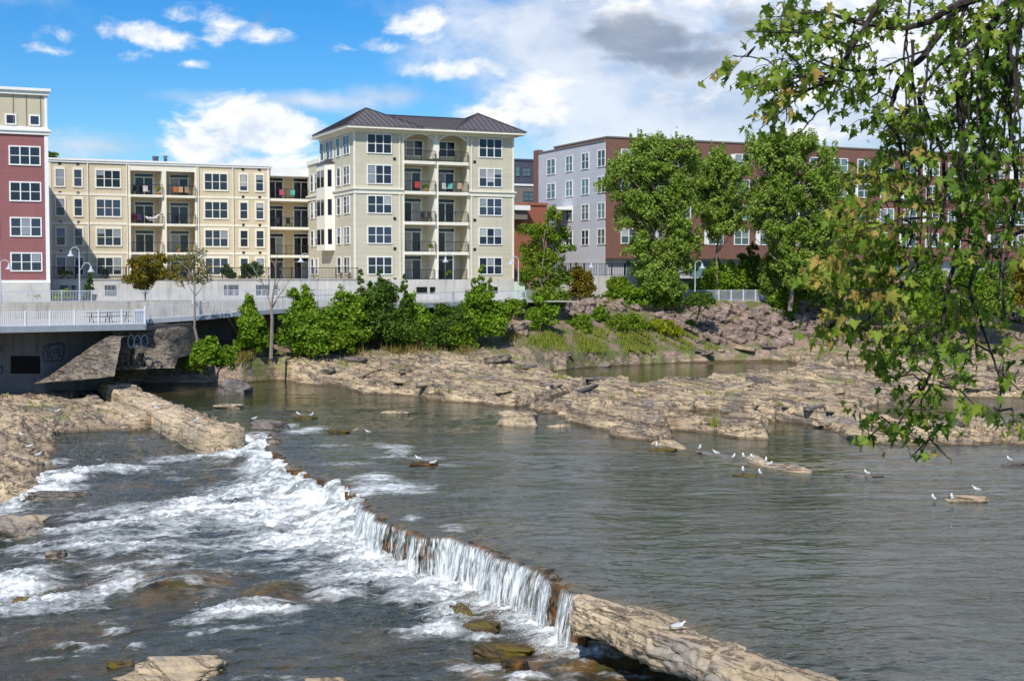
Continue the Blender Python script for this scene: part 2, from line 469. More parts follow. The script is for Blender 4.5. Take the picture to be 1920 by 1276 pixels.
def watermat(name, fstretch, fscale, bumpk, calm=False):
    m, t = newmat(name)
    p = t.pos()
    foam, sh, al = t.attr('foam'), t.attr('shallow'), t.attr('algae_reflection')
    q = t.vm('MULTIPLY', p, fstretch)
    f1 = t.noise(q, fscale, 7, .68, .9)
    f2 = t.noise(q, fscale * 4.5, 5, .65, .4)
    fn = t.m('ADD', t.m('MULTIPLY', f1, .62), t.m('MULTIPLY', f2, .38))
    foam = t.m('MULTIPLY', t.m('MINIMUM', foam, 1.05), t.lin(t.noise(t.vm('MULTIPLY', p, (.35, 1.3, 1)), .8, 4, .6, .6), .3, .7, .60, 1.06))
    fv = t.m('ADD', foam, t.m('MULTIPLY', t.m('SUBTRACT', fn, .5), 3.2))
    mask = t.m('MAXIMUM', t.ss(fv, .36, .95), t.m('MULTIPLY', t.ss(fv, .05, .65), .48))
    mask = t.m('MULTIPLY', mask, t.ss(foam, .02, .2))
    rip = t.noise(t.vm('MULTIPLY', p, (.7, 1.35, 1)), 1.0 if calm else 1.5, 4, .55, .8)
    rip2 = t.noise(t.vm('MULTIPLY', p, (1.0, 1.6, 1)), 4.2 if calm else 5.5, 4, .6, .5)
    gust = t.ss(t.noise(p, .09, 3, .6), .36, .64)
    h = t.m('ADD', t.m('MULTIPLY', rip, .8), t.m('MULTIPLY', rip2, .14))
    bed = t.noise(p, 1.4, 6, .7)
    brown = t.mix(t.ss(bed, .36, .64), (.028, .018, .008), (.16, .085, .022))
    brown = t.mix(t.ss(t.noise(p, .8, 3), .5, .62), brown, (.075, .065, .012))
    base = t.mix(t.ss(t.noise(t.vm('MULTIPLY', p, (1, 2.2, 1)), .22, 5, .65), .35, .65), (.012, .019, .014), (.036, .046, .040))
    base = t.mix(t.m('MULTIPLY', sh, t.lin(bed, .3, .7, .5, 1.0)), base, brown)
    base = t.mix(t.m('MULTIPLY', al, .9), base, t.mix(bed, (.022, .024, .003), (.085, .075, .012)))  # olive base colour also carries the mirrored trees
    bp = t.n('ShaderNodeBump', Height=h, Distance=.36)
    t.t.links.new(t.m('MULTIPLY', t.lin(gust, 0, 1, .55, 1.0), t.m('MULTIPLY', t.m('SUBTRACT', 1.0, t.m('MULTIPLY', al, .75)), bumpk)), bp.inputs['Strength'])
    wat = t.n('ShaderNodeBsdfPrincipled', Base_Color=base, Roughness=.03, IOR=1.33, Normal=bp.outputs[0])
    fb = t.bump(fn, .9, .25)
    fcol = t.mix(t.ss(t.m('ADD', t.m('MULTIPLY', fn, .75), t.m('MULTIPLY', t.noise(t.vm('MULTIPLY', p, (1.2, 4.5, 2)), 1.6, 6, .7, .8), .35)), .40, .66), (.34, .38, .365), (.86, .88, .88))
    fo = t.n('ShaderNodeBsdfPrincipled', Base_Color=fcol, Roughness=.6, Normal=fb)
    t.out(t.n('ShaderNodeMixShader', _0=mask, _1=wat.outputs[0], _2=fo.outputs[0]).outputs[0])
    return m

M = {}
M['bedrock'] = rockmat('bedrock_stone', (.62, .475, .295), (.29, .22, .15), (.06, .048, .038), wetz=.05, green=(.10, .14, .025), crack=.85)
M['dam_rock'] = rockmat('ledge_stone', (.64, .50, .34), (.46, .355, .225), (.12, .09, .06), crack=.55)
M['wet_rock'] = rockmat('wet_ledge_stone', (.075, .05, .022), (.045, .032, .018), (.014, .011, .008), moss=(.17, .075, .015), crack=.6)
M['moss_rock'] = rockmat('mossy_stone', (.16, .11, .05), (.09, .06, .03), (.025, .02, .012), moss=(.13, .10, .014), crack=.6)
M['pale_rock'] = rockmat('pale_stone', (.55, .43, .28), (.40, .31, .20), (.14, .105, .07), crack=.4)
M['grey_rock'] = rockmat('grey_stone', (.25, .215, .19), (.17, .145, .135), (.06, .05, .045), crack=.5)
M['riprap'] = rockmat('riprap_stone', (.40, .305, .245), (.27, .20, .16), (.09, .065, .06), crack=.35)
M['rubble'] = rockmat('rubble_stone', (.30, .25, .19), (.16, .135, .105), (.022, .018, .016), crack=.7)
M['upper'] = watermat('river_water', (.8, 1.6, 1), .9, .34, True)
M['lower'] = watermat('rapids_water', (.55, 1.25, 1), .85, .7)
M['white'] = simple('white_paint', (.80, .80, .77), .5, .05)
M['cream'] = simple('cream_trim', (.78, .745, .63), .55, .05)
M['trimtan'] = simple('pale_trim', (.80, .75, .62), .55, .05)
M['red'] = siding('red_siding', (.29, .112, .115), .17)
M['tan'] = siding('tan_siding', (.65, .555, .38), .18)
M['tan_pale'] = siding('pale_yellow_siding', (.74, .58, .33), .18)
M['sage'] = siding('sage_siding', (.57, .53, .40), .17)
M['beige_panel'] = simple('beige_panel', (.52, .47, .34), .7, .06, .6)
M['roof'] = simple('dark_metal_roof', (.085, .066, .076), .38, .18, 1.0, metal=.35, spec=.5)
M['roofrib'] = simple('roof_seam', (.050, .042, .048), .4, .1, metal=.3)
M['flat'] = simple('roof_membrane', (.5, .5, .48), .8)
M['glass'] = glass('window_glass', (.012, .018, .032))
M['glassgreen'] = glass('green_window_glass', (.05, .085, .085))
M['blind'] = simple('window_blind', (.26, .29, .32), .6, .1)
M['curtain'] = simple('pale_curtain', (.38, .40, .39), .7, .15, 3)
M['black'] = simple('black_metal', (.018, .018, .02), .5, .1)
M['galv'] = simple('grey_painted_metal', (.46, .50, .56), .45, .08, 2, metal=.1)
M['lampmetal'] = simple('lamp_paint', (.45, .48, .54), .45, .08)
M['whitemetal'] = simple('white_painted_metal', (.62, .66, .72), .4, .05)
M['deckside'] = simple('deck_edge', (.27, .31, .35), .6, .12, 2)
M['deck'] = simple('deck_boards', (.42, .41, .39), .8, .15, 3)
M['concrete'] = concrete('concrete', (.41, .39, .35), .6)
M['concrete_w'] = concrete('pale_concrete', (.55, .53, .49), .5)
M['concrete_d'] = concrete('shaded_weathered_concrete', (.13, .135, .145), .7)  # stained concrete, its colour darkened for the shade under the boardwalk
M['void'] = simple('dark_opening', (.006, .006, .007), .9)
M['graffiti'] = simple('spray_paint', (.035, .05, .09), .6)
M['graffiti_w'] = simple('pale_spray_paint', (.26, .28, .30), .6)
M['brown_brick'] = brick('brown_brick', (.225, .105, .075), (.18, .08, .06), (.18, .105, .085))
M['red_brick'] = brick('red_brick', (.34, .105, .055), (.26, .08, .045), (.25, .13, .09))
M['greypanel'] = siding('grey_panel_siding', (.50, .515, .55), .28, .07)
M['darkpanel'] = siding('dark_grey_siding', (.062, .07, .10), .25)
M['taupe'] = siding('taupe_siding', (.19, .165, .14), .25)
M['bark'] = simple('bark', (.11, .085, .065), .9, .3, 4, bump=.5)
M['palebark'] = simple('pale_bark', (.24, .205, .165), .9, .25, 4, bump=.4)
M['darkbark'] = simple('maple_bark', (.045, .036, .032), .85, .3, 8, bump=.5)
M['poplar'] = foliage('poplar_leaves', [(.12, .20, .026), (.21, .33, .042), (.33, .46, .08), (.46, .56, .18)], .48)
M['shrub'] = foliage('shrub_leaves', [(.075, .15, .008), (.14, .27, .014), (.25, .41, .028), (.36, .50, .06)], .45)
M['lime'] = foliage('lime_leaves', [(.06, .12, .008), (.13, .23, .014), (.22, .33, .022), (.32, .40, .04)], .4)
M['darkshrub'] = foliage('dark_leaves', [(.042, .09, .012), (.085, .16, .02), (.15, .25, .035)], .38)
M['autumn'] = foliage('olive_autumn_leaves', [(.07, .075, .010), (.15, .13, .012), (.26, .19, .018), (.30, .15, .02)], .35)
M['sparse'] = foliage('sparse_leaves', [(.13, .12, .03), (.21, .17, .06), (.20, .20, .04)], .3)
M['cedar'] = foliage('cedar_needles', [(.02, .05, .008), (.045, .10, .014), (.07, .13, .02)], .2)
M['yellowgreen'] = foliage('yellow_green_leaves', [(.20, .26, .012), (.34, .38, .015), (.45, .46, .03)], .4)
M['grass'] = foliage('grass_blades', [(.13, .21, .02), (.24, .32, .035), (.36, .38, .07), (.42, .36, .13)], .4)
M['drygrass'] = foliage('dry_grass_blades', [(.16, .15, .035), (.27, .22, .06), (.34, .24, .10)], .35)
M['maple'] = foliage('maple_leaves', [(.03, .065, .008), (.075, .145, .014), (.15, .26, .024), (.26, .37, .045), (.42, .43, .07)], .45, patch=2.0)
M['maple_autumn'] = foliage('turning_maple_leaves', [(.13, .24, .02), (.28, .36, .04), (.46, .44, .08), (.52, .36, .10), (.48, .20, .08)], .48, patch=2.0)
M['gull_white'] = simple('gull_white', (.82, .82, .82), .7, .03)
M['gull_grey'] = simple('gull_grey', (.42, .44, .47), .7, .08)
M['gull_dark'] = simple('gull_dark', (.03, .03, .035), .7)
M['gull_brown'] = simple('gull_brown', (.36, .29, .23), .7, .3, 12)
M['bill'] = simple('gull_bill', (.55, .33, .04), .5)
M['wood'] = simple('weathered_wood', (.30, .23, .16), .85, .3, 5)
for nm_, cc_ in (('seat_red', (.45, .04, .03)), ('seat_teal', (.12, .42, .40)), ('seat_orange', (.6, .22, .06)), ('seat_white', (.7, .7, .68)), ('seat_dark', (.03, .035, .05)), ('seat_purple', (.10, .06, .22)), ('seat_pink', (.6, .12, .25)), ('seat_tan', (.5, .36, .22)), ('flower', (.60, .50, .03))):
    M[nm_] = simple(nm_ + '_paint', cc_, .6, .08)

# ------------------------------------------------------------------ river: crest of the ledge and water levels
def smooth_line(pts, k=6):
    pts = [np.array(p[:2], float) for p in pts]
    o_ = []
    for i in range(len(pts) - 1):
        p0, p1, p2, p3 = pts[max(i - 1, 0)], pts[i], pts[i + 1], pts[min(i + 2, len(pts) - 1)]
        for j in range(k):
            t_ = j / k
            o_.append(.5 * ((2 * p1) + (p2 - p0) * t_ + (2 * p0 - 5 * p1 + 4 * p2 - p3) * t_ ** 2 + (3 * p1 - p0 - 3 * p2 + p3) * t_ ** 3))
    o_.append(pts[-1])
    return np.array(o_)
CREST_PX = [(432, 814), (460, 813), (490, 812), (512, 818), (503, 842), (530, 860), (548, 877), (600, 899), (647, 911), (682, 938), (708, 970), (735, 983), (793, 1003), (850, 1005), (876, 1018), (917, 1031), (970, 1053), (1017, 1073), (1035, 1088), (1065, 1103), (1103, 1120)]
DAM_PX = [(1103, 1120), (1160, 1132), (1205, 1143), (1262, 1164), (1312, 1190), (1360, 1205), (1405, 1220), (1440, 1238), (1500, 1256), (1572, 1280), (1660, 1318), (1800, 1380), (2000, 1460)]
crest = smooth_line([P(*q)[:2] for q in CREST_PX], 14)
_s = np.concatenate([[0], np.cumsum(np.linalg.norm(np.diff(crest, axis=0), axis=1))])
_w = np.minimum(1, np.minimum(_s, _s[-1] - _s) / 1.5)
_d = .30 * fbm(_s * .45, 0 * _s, 4, .6) * _w
crest = crest + np.stack([-.86 * _d, -.5 * _d], -1)
damline = smooth_line([P(*q)[:2] for q in DAM_PX])
fullline = np.vstack([crest, damline[1:]])
UPPOLY = [tuple(P(185, 712)[:2]), tuple(P(300, 772)[:2])] + [tuple(q) for q in fullline] + [(60, 12), (140, 20), (140, 150), (-70, 150), (-60, 118)]
lv = [(440, 840, -.55), (300, 860, -.8), (120, 850, -.8), (250, 890, -.85), (480, 900, -.8), (350, 960, -1.1), (600, 960, -1.15), (100, 965, -1.55), (-20, 960, -1.9), (0, 1030, -1.9),
      (200, 1050, -1.7), (400, 1050, -1.5), (700, 1070, -1.35), (900, 1100, -1.4), (560, 880, -.34), (530, 895, -.48), (610, 918, -.46), (650, 945, -.75), (500, 855, -.36), (590, 900, -.36), (1000, 1160, -1.4), (1090, 1200, -1.4), (0, 1150, -2.3), (200, 1120, -1.95), (400, 1130, -1.75), (600, 1150, -1.6),
      (300, 1200, -2.05), (600, 1250, -1.95), (0, 1276, -2.5), (900, 1250, -1.7), (1200, 1276, -1.7), (1400, 1400, -1.8), (800, 1450, -2.1), (200, 1450, -2.5), (-400, 1150, -2.6), (-400, 900, -1.7), (150, 930, -1.2), (60, 900, -1.1), (300, 930, -1.0)]
lc = np.array([P(a, b, c_)[:2] for a, b, c_ in lv]); lz = np.array([q[2] for q in lv])
def tps_fit(c_, z_, lam=2.0):
    n_ = len(c_)
    r_ = np.linalg.norm(c_[:, None] - c_[None], axis=-1)
    K = np.where(r_ > 0, r_ ** 2 * np.log(r_ + 1e-9), 0) + lam * np.eye(n_)
    A = np.zeros((n_ + 3, n_ + 3)); A[:n_, :n_] = K; A[:n_, n_] = 1; A[:n_, n_ + 1:] = c_; A[n_:, :n_] = A[:n_, n_:].T
    return np.linalg.solve(A, np.concatenate([z_, np.zeros(3)]))
lw = tps_fit(lc, lz, 4.0)
def lower_z(X, Y):
    X = np.asarray(X, float); Y = np.asarray(Y, float)
    o_ = lw[-3] + lw[-2] * X + lw[-1] * Y
    for i in range(len(lc)):
        r2 = (X - lc[i, 0]) ** 2 + (Y - lc[i, 1]) ** 2
        o_ = o_ + lw[i] * .5 * r2 * np.log(r2 + 1e-9)
    return np.clip(o_, -2.9, -.28)
def PL(px, py, dz=0.0):                              # pixel -> point on the lower water
    z = -1.4
    for _ in range(8):
        q = P(px, py, z)
        z = float(lower_z(q[0], q[1])) + dz
    return P(px, py, z)

PXS = np.concatenate([np.arange(-560, -40, 20), np.arange(-40, 1962, 2.2), np.arange(1980, 2500, 20)]).astype(float)
def fan(Ys):
    Ys = np.asarray(Ys, float)
    A = (PXS - CX) / FPX
    return A[None, :] * Ys[:, None], np.repeat(Ys[:, None], len(PXS), 1)
def blobfield(X, Y, lst, conv):
    o_ = np.zeros(X.shape)
    for it in lst:
        px, py, rx, ry, a = it[:5]
        c_ = conv(px, py)
        sx = rx * c_[1] / FPX; sy = ry * c_[1] ** 2 / (FPX * (EYE - c_[2]))
        r2 = ((X - c_[0]) / sx) ** 2 + ((Y - c_[1]) / sy) ** 2
        if len(it) > 5:                              # slanted: shear along x
            r2 = (((X - c_[0]) - it[5] * (Y - c_[1])) / sx) ** 2 + ((Y - c_[1]) / sy) ** 2
        o_ = np.maximum(o_, a * np.exp(-r2 ** 1.3))
    return o_

# lower water
X, Y = fan(np.concatenate([np.arange(19, 44, .075), np.arange(44, 84, .14)]))
up = inpoly(X, Y, UPPOLY)
dcr = segdist(X, Y, fullline)
Z = lower_z(X, Y)
_k = int(np.argmin((crest[:, 0] - P(682, 938)[0]) ** 2 + (crest[:, 1] - P(682, 938)[1]) ** 2))
dfar = segdist(X + .25 * fbm(X, Y, 3), Y + .25 * fbm(X + 9, Y, 3), crest[:_k])
rampf = 1 - sst(dfar, .1, 1.9 + .9 * fbm(X * .4, Y * .4, 2))
stepn = sst(fbm(X * .8, Y * .8, 4), -.3, .4)
Z = Z * (1 - rampf * (.55 + .42 * stepn)) - .03 * rampf
FOAM_L = [(470, 838, 70, 14, 1.0), (450, 852, 130, 9, .95), (380, 858, 110, 7, .7), (500, 862, 40, 22, 1.0), (540, 895, 60, 28, 1.1), (600, 925, 90, 26, 1.1), (470, 925, 110, 20, .9), (560, 965, 150, 32, 1.15), (400, 955, 160, 22, .85), (320, 975, 140, 14, .75),
          (250, 958, 120, 9, .6), (640, 1000, 120, 36, 1.15), (700, 1040, 70, 26, 1.15), (560, 1010, 160, 18, .8), (770, 1075, 110, 24, 1.1), (690, 1085, 110, 16, .8), (860, 1085, 120, 26, 1.1), (950, 1115, 110, 24, 1.1), (800, 1115, 90, 20, .85), (840, 1150, 50, 22, .85), (830, 1185, 70, 12, .9), (1020, 1150, 80, 16, 1.0), (1075, 1190, 70, 13, 1.05),
          (960, 1140, 70, 14, .8), (60, 905, 90, 14, 1.0), (30, 930, 110, 22, 1.2), (110, 905, 60, 10, .9), (210, 882, 75, 7, 1.0), (150, 893, 40, 9, .9), (100, 868, 30, 7, .6),
          (160, 1022, 110, 12, .7), (260, 1030, 120, 10, .6), (60, 1030, 70, 10, .7), (380, 1030, 100, 9, .55), (200, 985, 130, 8, .6), (330, 1000, 110, 7, .5), (20, 1105, 80, 22, 1.0), (100, 1128, 110, 13, .85), (40, 1145, 80, 9, .7), (220, 1108, 70, 12, .9), (250, 1090, 40, 8, .5), (200, 1070, 60, 8, .5), (280, 1060, 60, 6, .6),
          (450, 1145, 90, 11, .95), (520, 1142, 60, 6, .8), (390, 1162, 70, 6, .6), (440, 1178, 50, 5, .5), (215, 1185, 35, 5, .5), (120, 1213, 40, 5, .55), (175, 1215, 30, 5, .55), (255, 1212, 20, 6, .6), (110, 1235, 60, 4, .3), (640, 1110, 60, 12, .7), (590, 1085, 60, 8, .5), (900, 1255, 70, 9, .6), (990, 1272, 40, 9, .7), (900, 1195, 40, 8, .8), (1180, 1270, 60, 3, .4),
          (365, 1188, 15, 3, .4), (540, 1060, 70, 6, .35), (450, 1080, 70, 5, .35), (330, 1045, 40, 5, .4)]
SH_L = [(120, 1190, 160, 30, .5), (350, 1110, 130, 24, .8), (540, 1125, 90, 14, .7), (250, 1060, 120, 14, .5), (700, 1200, 120, 20, .4), (1100, 1235, 190, 34, 1.0), (960, 1245, 110, 40, .9), (1250, 1280, 160, 30, .9), (900, 1150, 70, 30, .75), (340, 1105, 100, 16, .95), (270, 1100, 60, 14, .8), (510, 1115, 70, 10, .9), (140, 1100, 90, 12, .6), (280, 975, 80, 6, .6), (300, 1020, 60, 5, .5), (140, 895, 40, 7, .5), (420, 1130, 80, 8, .5), (200, 1250, 200, 20, .35), (600, 1240, 200, 25, .3), (250, 910, 60, 5, .6), (130, 1060, 60, 8, .5)]
HUMP = [(340, 1098, 90, 18, .42), (510, 1108, 60, 10, .30), (250, 1090, 60, 12, .14), (450, 955, 60, 12, .2), (150, 895, 50, 10, .2), (230, 1005, 60, 8, .15), (60, 1085, 70, 12, .18), (660, 940, 40, 14, .25), (470, 1135, 60, 8, .14)]
foam = blobfield(X, Y, FOAM_L, PL) * 1.02
nearfall = segdist(X, Y, crest)
foam = np.maximum(foam, np.exp(-(np.maximum(nearfall - .3, 0) / (.75 + .5 * perlin(X * .3, Y * .3 + 5))) ** 2) * (.8 + .35 * perlin(X * .7, Y * .7)))
foam = np.maximum(foam, rampf * (.78 + .75 * fbm(X * .8, Y * 1.0, 4)))
foam = foam + .20 * sst(fbm(X * .35, Y * .9, 4), .15, .8) * (Y > 27) + .22 * sst(Y, 40, 48) * (1 - sst(Y, 56, 62)) * sst(fbm(X * .2 + 7, Y * .5, 4), -.1, .5)
shal = blobfield(X, Y, SH_L, PL)
Z = Z + blobfield(X, Y, HUMP, PL)
rough_ = .35 + .65 * np.clip(foam, 0, 1)
Z = Z + .055 * fbm(X * .8, Y * 1.3, 4) * (.6 + rough_) + .26 * (1 - .65 * rampf) * np.clip(foam, 0, 1.1) * (1 - np.abs(fbm(X * .9, Y * 1.1, 5, .6))) + .045 * fbm(X * 3, Y * 4, 3) * rough_
Z = np.where(up & (dfar < 1.2), Z - .9 * sst(dfar, .0, .25), Z)
grid_mesh('rapids', X, Y, Z, (~up) | (dcr < .9), M['lower'], {'foam': foam, 'shallow': shal, 'algae_reflection': 0 * foam})['kind'] = 'structure'

# upper water
X, Y = fan(np.concatenate([np.arange(20, 76, .085), np.arange(76, 136, .4)]))
up = inpoly(X, Y, UPPOLY)
dcr = segdist(X, Y, fullline)
chop = sst(fbm(X * .05 + 3, Y * .10, 4), -.45, .6)
big_ = 1 - 2 * np.abs(fbm(X * .17 + .06 * Y, Y * .40 - .04 * X, 2))
Z = .012 * fbm(X * .4, Y * .9, 2) + (.022 + .024 * chop) * big_ * (1 - .7 * sst(Y, 85, 100)) + (.006 + .022 * chop) * (1 - 2 * np.abs(fbm(X * .40 + .2 * Y, Y * 1.25 - .15 * X, 2))) * (1 - .75 * sst(Y, 82, 95)) + .007 * fbm(X * 1.4, Y * 3.0, 2) * (1 - .8 * sst(Y, 70, 90))
FOAM_U = [(740, 915, 70, 11, 1.0), (700, 898, 40, 12, .9), (690, 918, 40, 12, .9), (735, 838, 40, 4, .55), (700, 833, 30, 4, .5), (750, 848, 25, 6, .7), (730, 858, 40, 3, .5), (590, 805, 30, 6, .7), (560, 810, 30, 5, .7), (630, 835, 40, 4, .4), (775, 970, 20, 5, .6), (850, 990, 25, 7, .6), (660, 870, 60, 5, .35), (840, 872, 30, 3, .5), (800, 860, 40, 3, .45), (540, 800, 18, 6, .8), (480, 815, 30, 6, .6), (1460, 700, 30, 3, .5)]
AL_REFL_U = [(470, 715, 70, 20, 1.0), (400, 735, 110, 22, .8), (600, 735, 80, 12, .6), (520, 750, 120, 14, .6), (1150, 700, 110, 22, 1.0), (1280, 690, 120, 24, .95), (1200, 718, 60, 12, .9), (1750, 775, 120, 28, 1.0), (1640, 770, 60, 20, .8), (1320, 780, 90, 14, 1.0), (1440, 800, 70, 14, .8), (1450, 868, 150, 16, .9), (1560, 880, 160, 10, .7), (1420, 690, 90, 18, .7), (1620, 690, 60, 14, .6), (300, 745, 60, 20, .7), (820, 745, 110, 10, .4)]  # olive for some algae and, mostly, tree reflections painted into the water colour
foam = blobfield(X, Y, FOAM_U, P)
alg_refl = blobfield(X, Y, AL_REFL_U, P)
shal = np.exp(-(dcr / .7) ** 2) * (.75 + .5 * perlin(X * .9, Y * .9)) * (segdist(X, Y, crest) < 6)
shal = np.maximum(shal, .55 * blobfield(X, Y, [(880, 990, 130, 22, .9), (760, 955, 80, 18, .8), (330, 730, 90, 16, .9), (620, 880, 80, 14, .5), (960, 1040, 90, 18, .8), (1180, 845, 120, 12, .5), (720, 830, 90, 14, .4)], P))
turb = np.exp(-(dcr / 5.0) ** 2)
Z = Z + turb * .03 * fbm(X * 1.5, Y * 2.2, 4) + .05 * foam * (1 - np.abs(fbm(X * 1.6, Y * 1.8, 3)))
out_ = np.where(up, 0, dcr)
Z = Z - np.where(up, .05 * np.exp(-(dcr / .35) ** 2), .05 + 2.6 * out_)
grid_mesh('river', X, Y, Z, (up | (dcr < .22)) & ((segdist(X, Y, crest) < segdist(X, Y, damline) + .01) | up), M['upper'], {'foam': foam, 'shallow': np.clip(shal, 0, 1), 'algae_reflection': alg_refl})['kind'] = 'structure'

# ------------------------------------------------------------------ ledge (natural dam) and the falling water
def strip_frame(line, step):
    seg = np.linalg.norm(np.diff(line, axis=0), axis=1)
    s_ = np.concatenate([[0], np.cumsum(seg)])
    t_ = np.arange(0, s_[-1], step)
    x_ = np.interp(t_, s_, line[:, 0]); y_ = np.interp(t_, s_, line[:, 1])
    k_ = max(3, int(.5 / step))
    ker = np.ones(2 * k_ + 1) / (2 * k_ + 1)
    dx, dy = np.gradient(np.convolve(np.pad(x_, k_, 'edge'), ker, 'valid')), np.gradient(np.convolve(np.pad(y_, k_, 'edge'), ker, 'valid'))
    l_ = np.hypot(dx, dy) + 1e-9
    return t_, x_, y_, dy / l_, -dx / l_, s_      # normal to the right of the walk; the walk goes with upstream on its left
def strip_mesh(name, x_, y_, nx, ny, O, Z_, mat, parent=None, attrs=None, smooth=True):
    n_, k_ = O.shape
    V = np.stack([x_[:, None] + nx[:, None] * O, y_[:, None] + ny[:, None] * O, Z_], -1).reshape(-1, 3)
    idx = np.arange(n_ * k_).reshape(n_, k_)
    F = np.stack([idx[:-1, :-1], idx[1:, :-1], idx[1:, 1:], idx[:-1, 1:]], -1).reshape(-1, 4)
    return np_mesh(name, V, F, mat, parent, smooth, attrs)
t_, x_, y_, nx, ny, s_ = strip_frame(crest, .05)
# make the normal point downstream
mid_ = len(t_) // 2
if inpoly(np.array([x_[mid_] + nx[mid_] * .5]), np.array([y_[mid_] + ny[mid_] * .5]), UPPOLY)[0]:
    nx, ny = -nx, -ny
lz_ = lower_z(x_ + nx * .5, y_ + ny * .5)
prof_o = np.array([-1.6, -.9, -.4, -.15, 0, .07, .10, .10, .08, .10, .02])
q_ = np.array([0, 0, 0, 0, 0, .06, .2, .4, .6, .8, 1.15])
top_ = np.array([-.45, -.22, -.09, -.05, -.03, -.03, -.03, -.03, -.03, -.03, -.03])
O = prof_o[None] + .13 * fbm(t_[:, None] * 1.3, q_[None] * 6 + 3, 5, .6)
Zs = top_[None] + q_[None] * lz_[:, None] + .085 * fbm(t_[:, None] * 2.1 + 40, prof_o[None] * 3, 5, .6)
ledge = thing('rock_ledge', 'long rock ledge crossing the river that the water spills over, its near end bare', 'rock ledge', (x_[mid_], y_[mid_], -1))
strip_mesh('wet_crest', x_, y_, nx, ny, O, Zs, M['wet_rock'], ledge)
INT = [(432, .95), (470, .95), (505, .9), (512, .5), (503, .7), (530, .95), (548, .8), (580, .55), (600, .6), (647, .7), (682, .98), (708, .98), (728, .85), (736, .22), (748, .55), (793, .6), (812, .55), (850, 1), (876, .95), (905, .7), (917, .75), (945, .85), (1017, .74), (1040, .7), (1046, .15), (1058, .12), (1064, .7), (1085, .78), (1095, .55), (1099, .1), (1103, 0)]
cs = [0.0]
cpx = np.array([P(*q)[:2] for q in CREST_PX])
ip_t, ip_v = [], []
for a, v in INT:
    j = max(i for i in range(len(CREST_PX) - 1) if CREST_PX[i][0] <= a + 40 and (min(CREST_PX[i][0], CREST_PX[i + 1][0]) <= a <= max(CREST_PX[i][0], CREST_PX[i + 1][0]))) if any(min(CREST_PX[i][0], CREST_PX[i + 1][0]) <= a <= max(CREST_PX[i][0], CREST_PX[i + 1][0]) for i in range(len(CREST_PX) - 1)) else len(CREST_PX) - 2
    f = (a - CREST_PX[j][0]) / (CREST_PX[j + 1][0] - CREST_PX[j][0] + 1e-9)
    q = cpx[j] + (cpx[j + 1] - cpx[j]) * f
    k = int(np.argmin((x_ - q[0]) ** 2 + (y_ - q[1]) ** 2))
    ip_t.append(t_[k]); ip_v.append(v)
od = np.argsort(ip_t)
inten = np.interp(t_, np.array(ip_t)[od], np.array(ip_v)[od])
inten = inten + .16 * perlin(t_ * 1.1, 0 * t_) * (inten > .2)
qf = np.linspace(0, 1, 18)
t690 = ip_t[[a for a, _ in INT].index(682)]
casc = (1 - sst(t_, t690 - 4, t690 + 1))[:, None]
casc = casc * (.75 + .5 * fbm(t_ * .6, 0 * t_ + 4, 3)[:, None]).clip(.3, 1.3)
inten = inten * (1 - sst(casc[:, 0], .05, .3))
Of = -.22 + .30 * np.minimum(qf / .12, 1)[None] + (.12 + .28 * inten[:, None] + 1.7 * casc) * np.maximum(qf - .06, 0)[None] ** (.6 + .5 * casc) + (.07 + .10 * casc) * fbm(t_[:, None] * (5.0 - 3 * casc), qf[None] * 2, 4) * qf[None] ** .5 + .16 * fbm(t_[:, None] * .9, 0 * qf[None], 3) * qf[None]
Zf = .0 + np.maximum(qf - .08, 0)[None] ** 1.25 * (lz_[:, None] - .10) * 1.08 + .01
Zf = Zf + casc * .16 * fbm(t_[:, None] * 1.4, qf[None] * 3.5, 4) * np.minimum(qf * 4, 1)[None]
fallm, ft = newmat('falling_water')
fq = ft.n('ShaderNodeCombineXYZ', X=ft.attr('along'), Y=ft.attr('drop'), Z=0.0).outputs[0]
s1 = ft.noise(ft.vm('MULTIPLY', fq, (7, 1.1, 1)), 1.0, 6, .7, .3)
s2 = ft.noise(ft.vm('MULTIPLY', fq, (24, 4.5, 1)), 1.0, 5, .65, .5)
st_ = ft.m('ADD', ft.m('MULTIPLY', s1, .5), ft.m('MULTIPLY', s2, .5))
gap_ = ft.noise(ft.vm('MULTIPLY', fq, (1.6, .5, 1)), 1.0, 3, .6)
al_ = ft.ss(ft.m('ADD', ft.m('ADD', ft.m('MULTIPLY', ft.attr('flow'), .86), ft.m('MULTIPLY', ft.m('SUBTRACT', gap_, .5), 1.1)), ft.m('MULTIPLY', ft.m('SUBTRACT', st_, .5), 2.5)), .26, .92)
al_ = ft.m('MULTIPLY', al_, ft.m('MULTIPLY', ft.ss(ft.attr('drop'), .05, .22), ft.ss(ft.attr('flow'), .02, .15)))
whit = ft.n('ShaderNodeBsdfPrincipled', Base_Color=ft.mix(ft.ss(st_, .4, .62), (.33, .38, .39), (.88, .89, .89)), Roughness=.35, Normal=ft.bump(st_, .8, .08))
trn = ft.n('ShaderNodeBsdfTransparent')
ft.out(ft.n('ShaderNodeMixShader', _0=al_, _1=trn.outputs[0], _2=whit.outputs[0]).outputs[0])
M['fall'] = fallm
n2 = len(t_)
wf = strip_mesh('waterfall', x_, y_, nx, ny, Of, Zf, fallm, None,
                {'along': np.repeat(t_[:, None], 18, 1), 'drop': np.repeat(qf[None], n2, 0), 'flow': np.repeat(inten[:, None], 18, 1)})
tag(wf, 'white curtain of water spilling over the rock ledge into the rapids', 'waterfall')
wf['kind'] = 'structure'
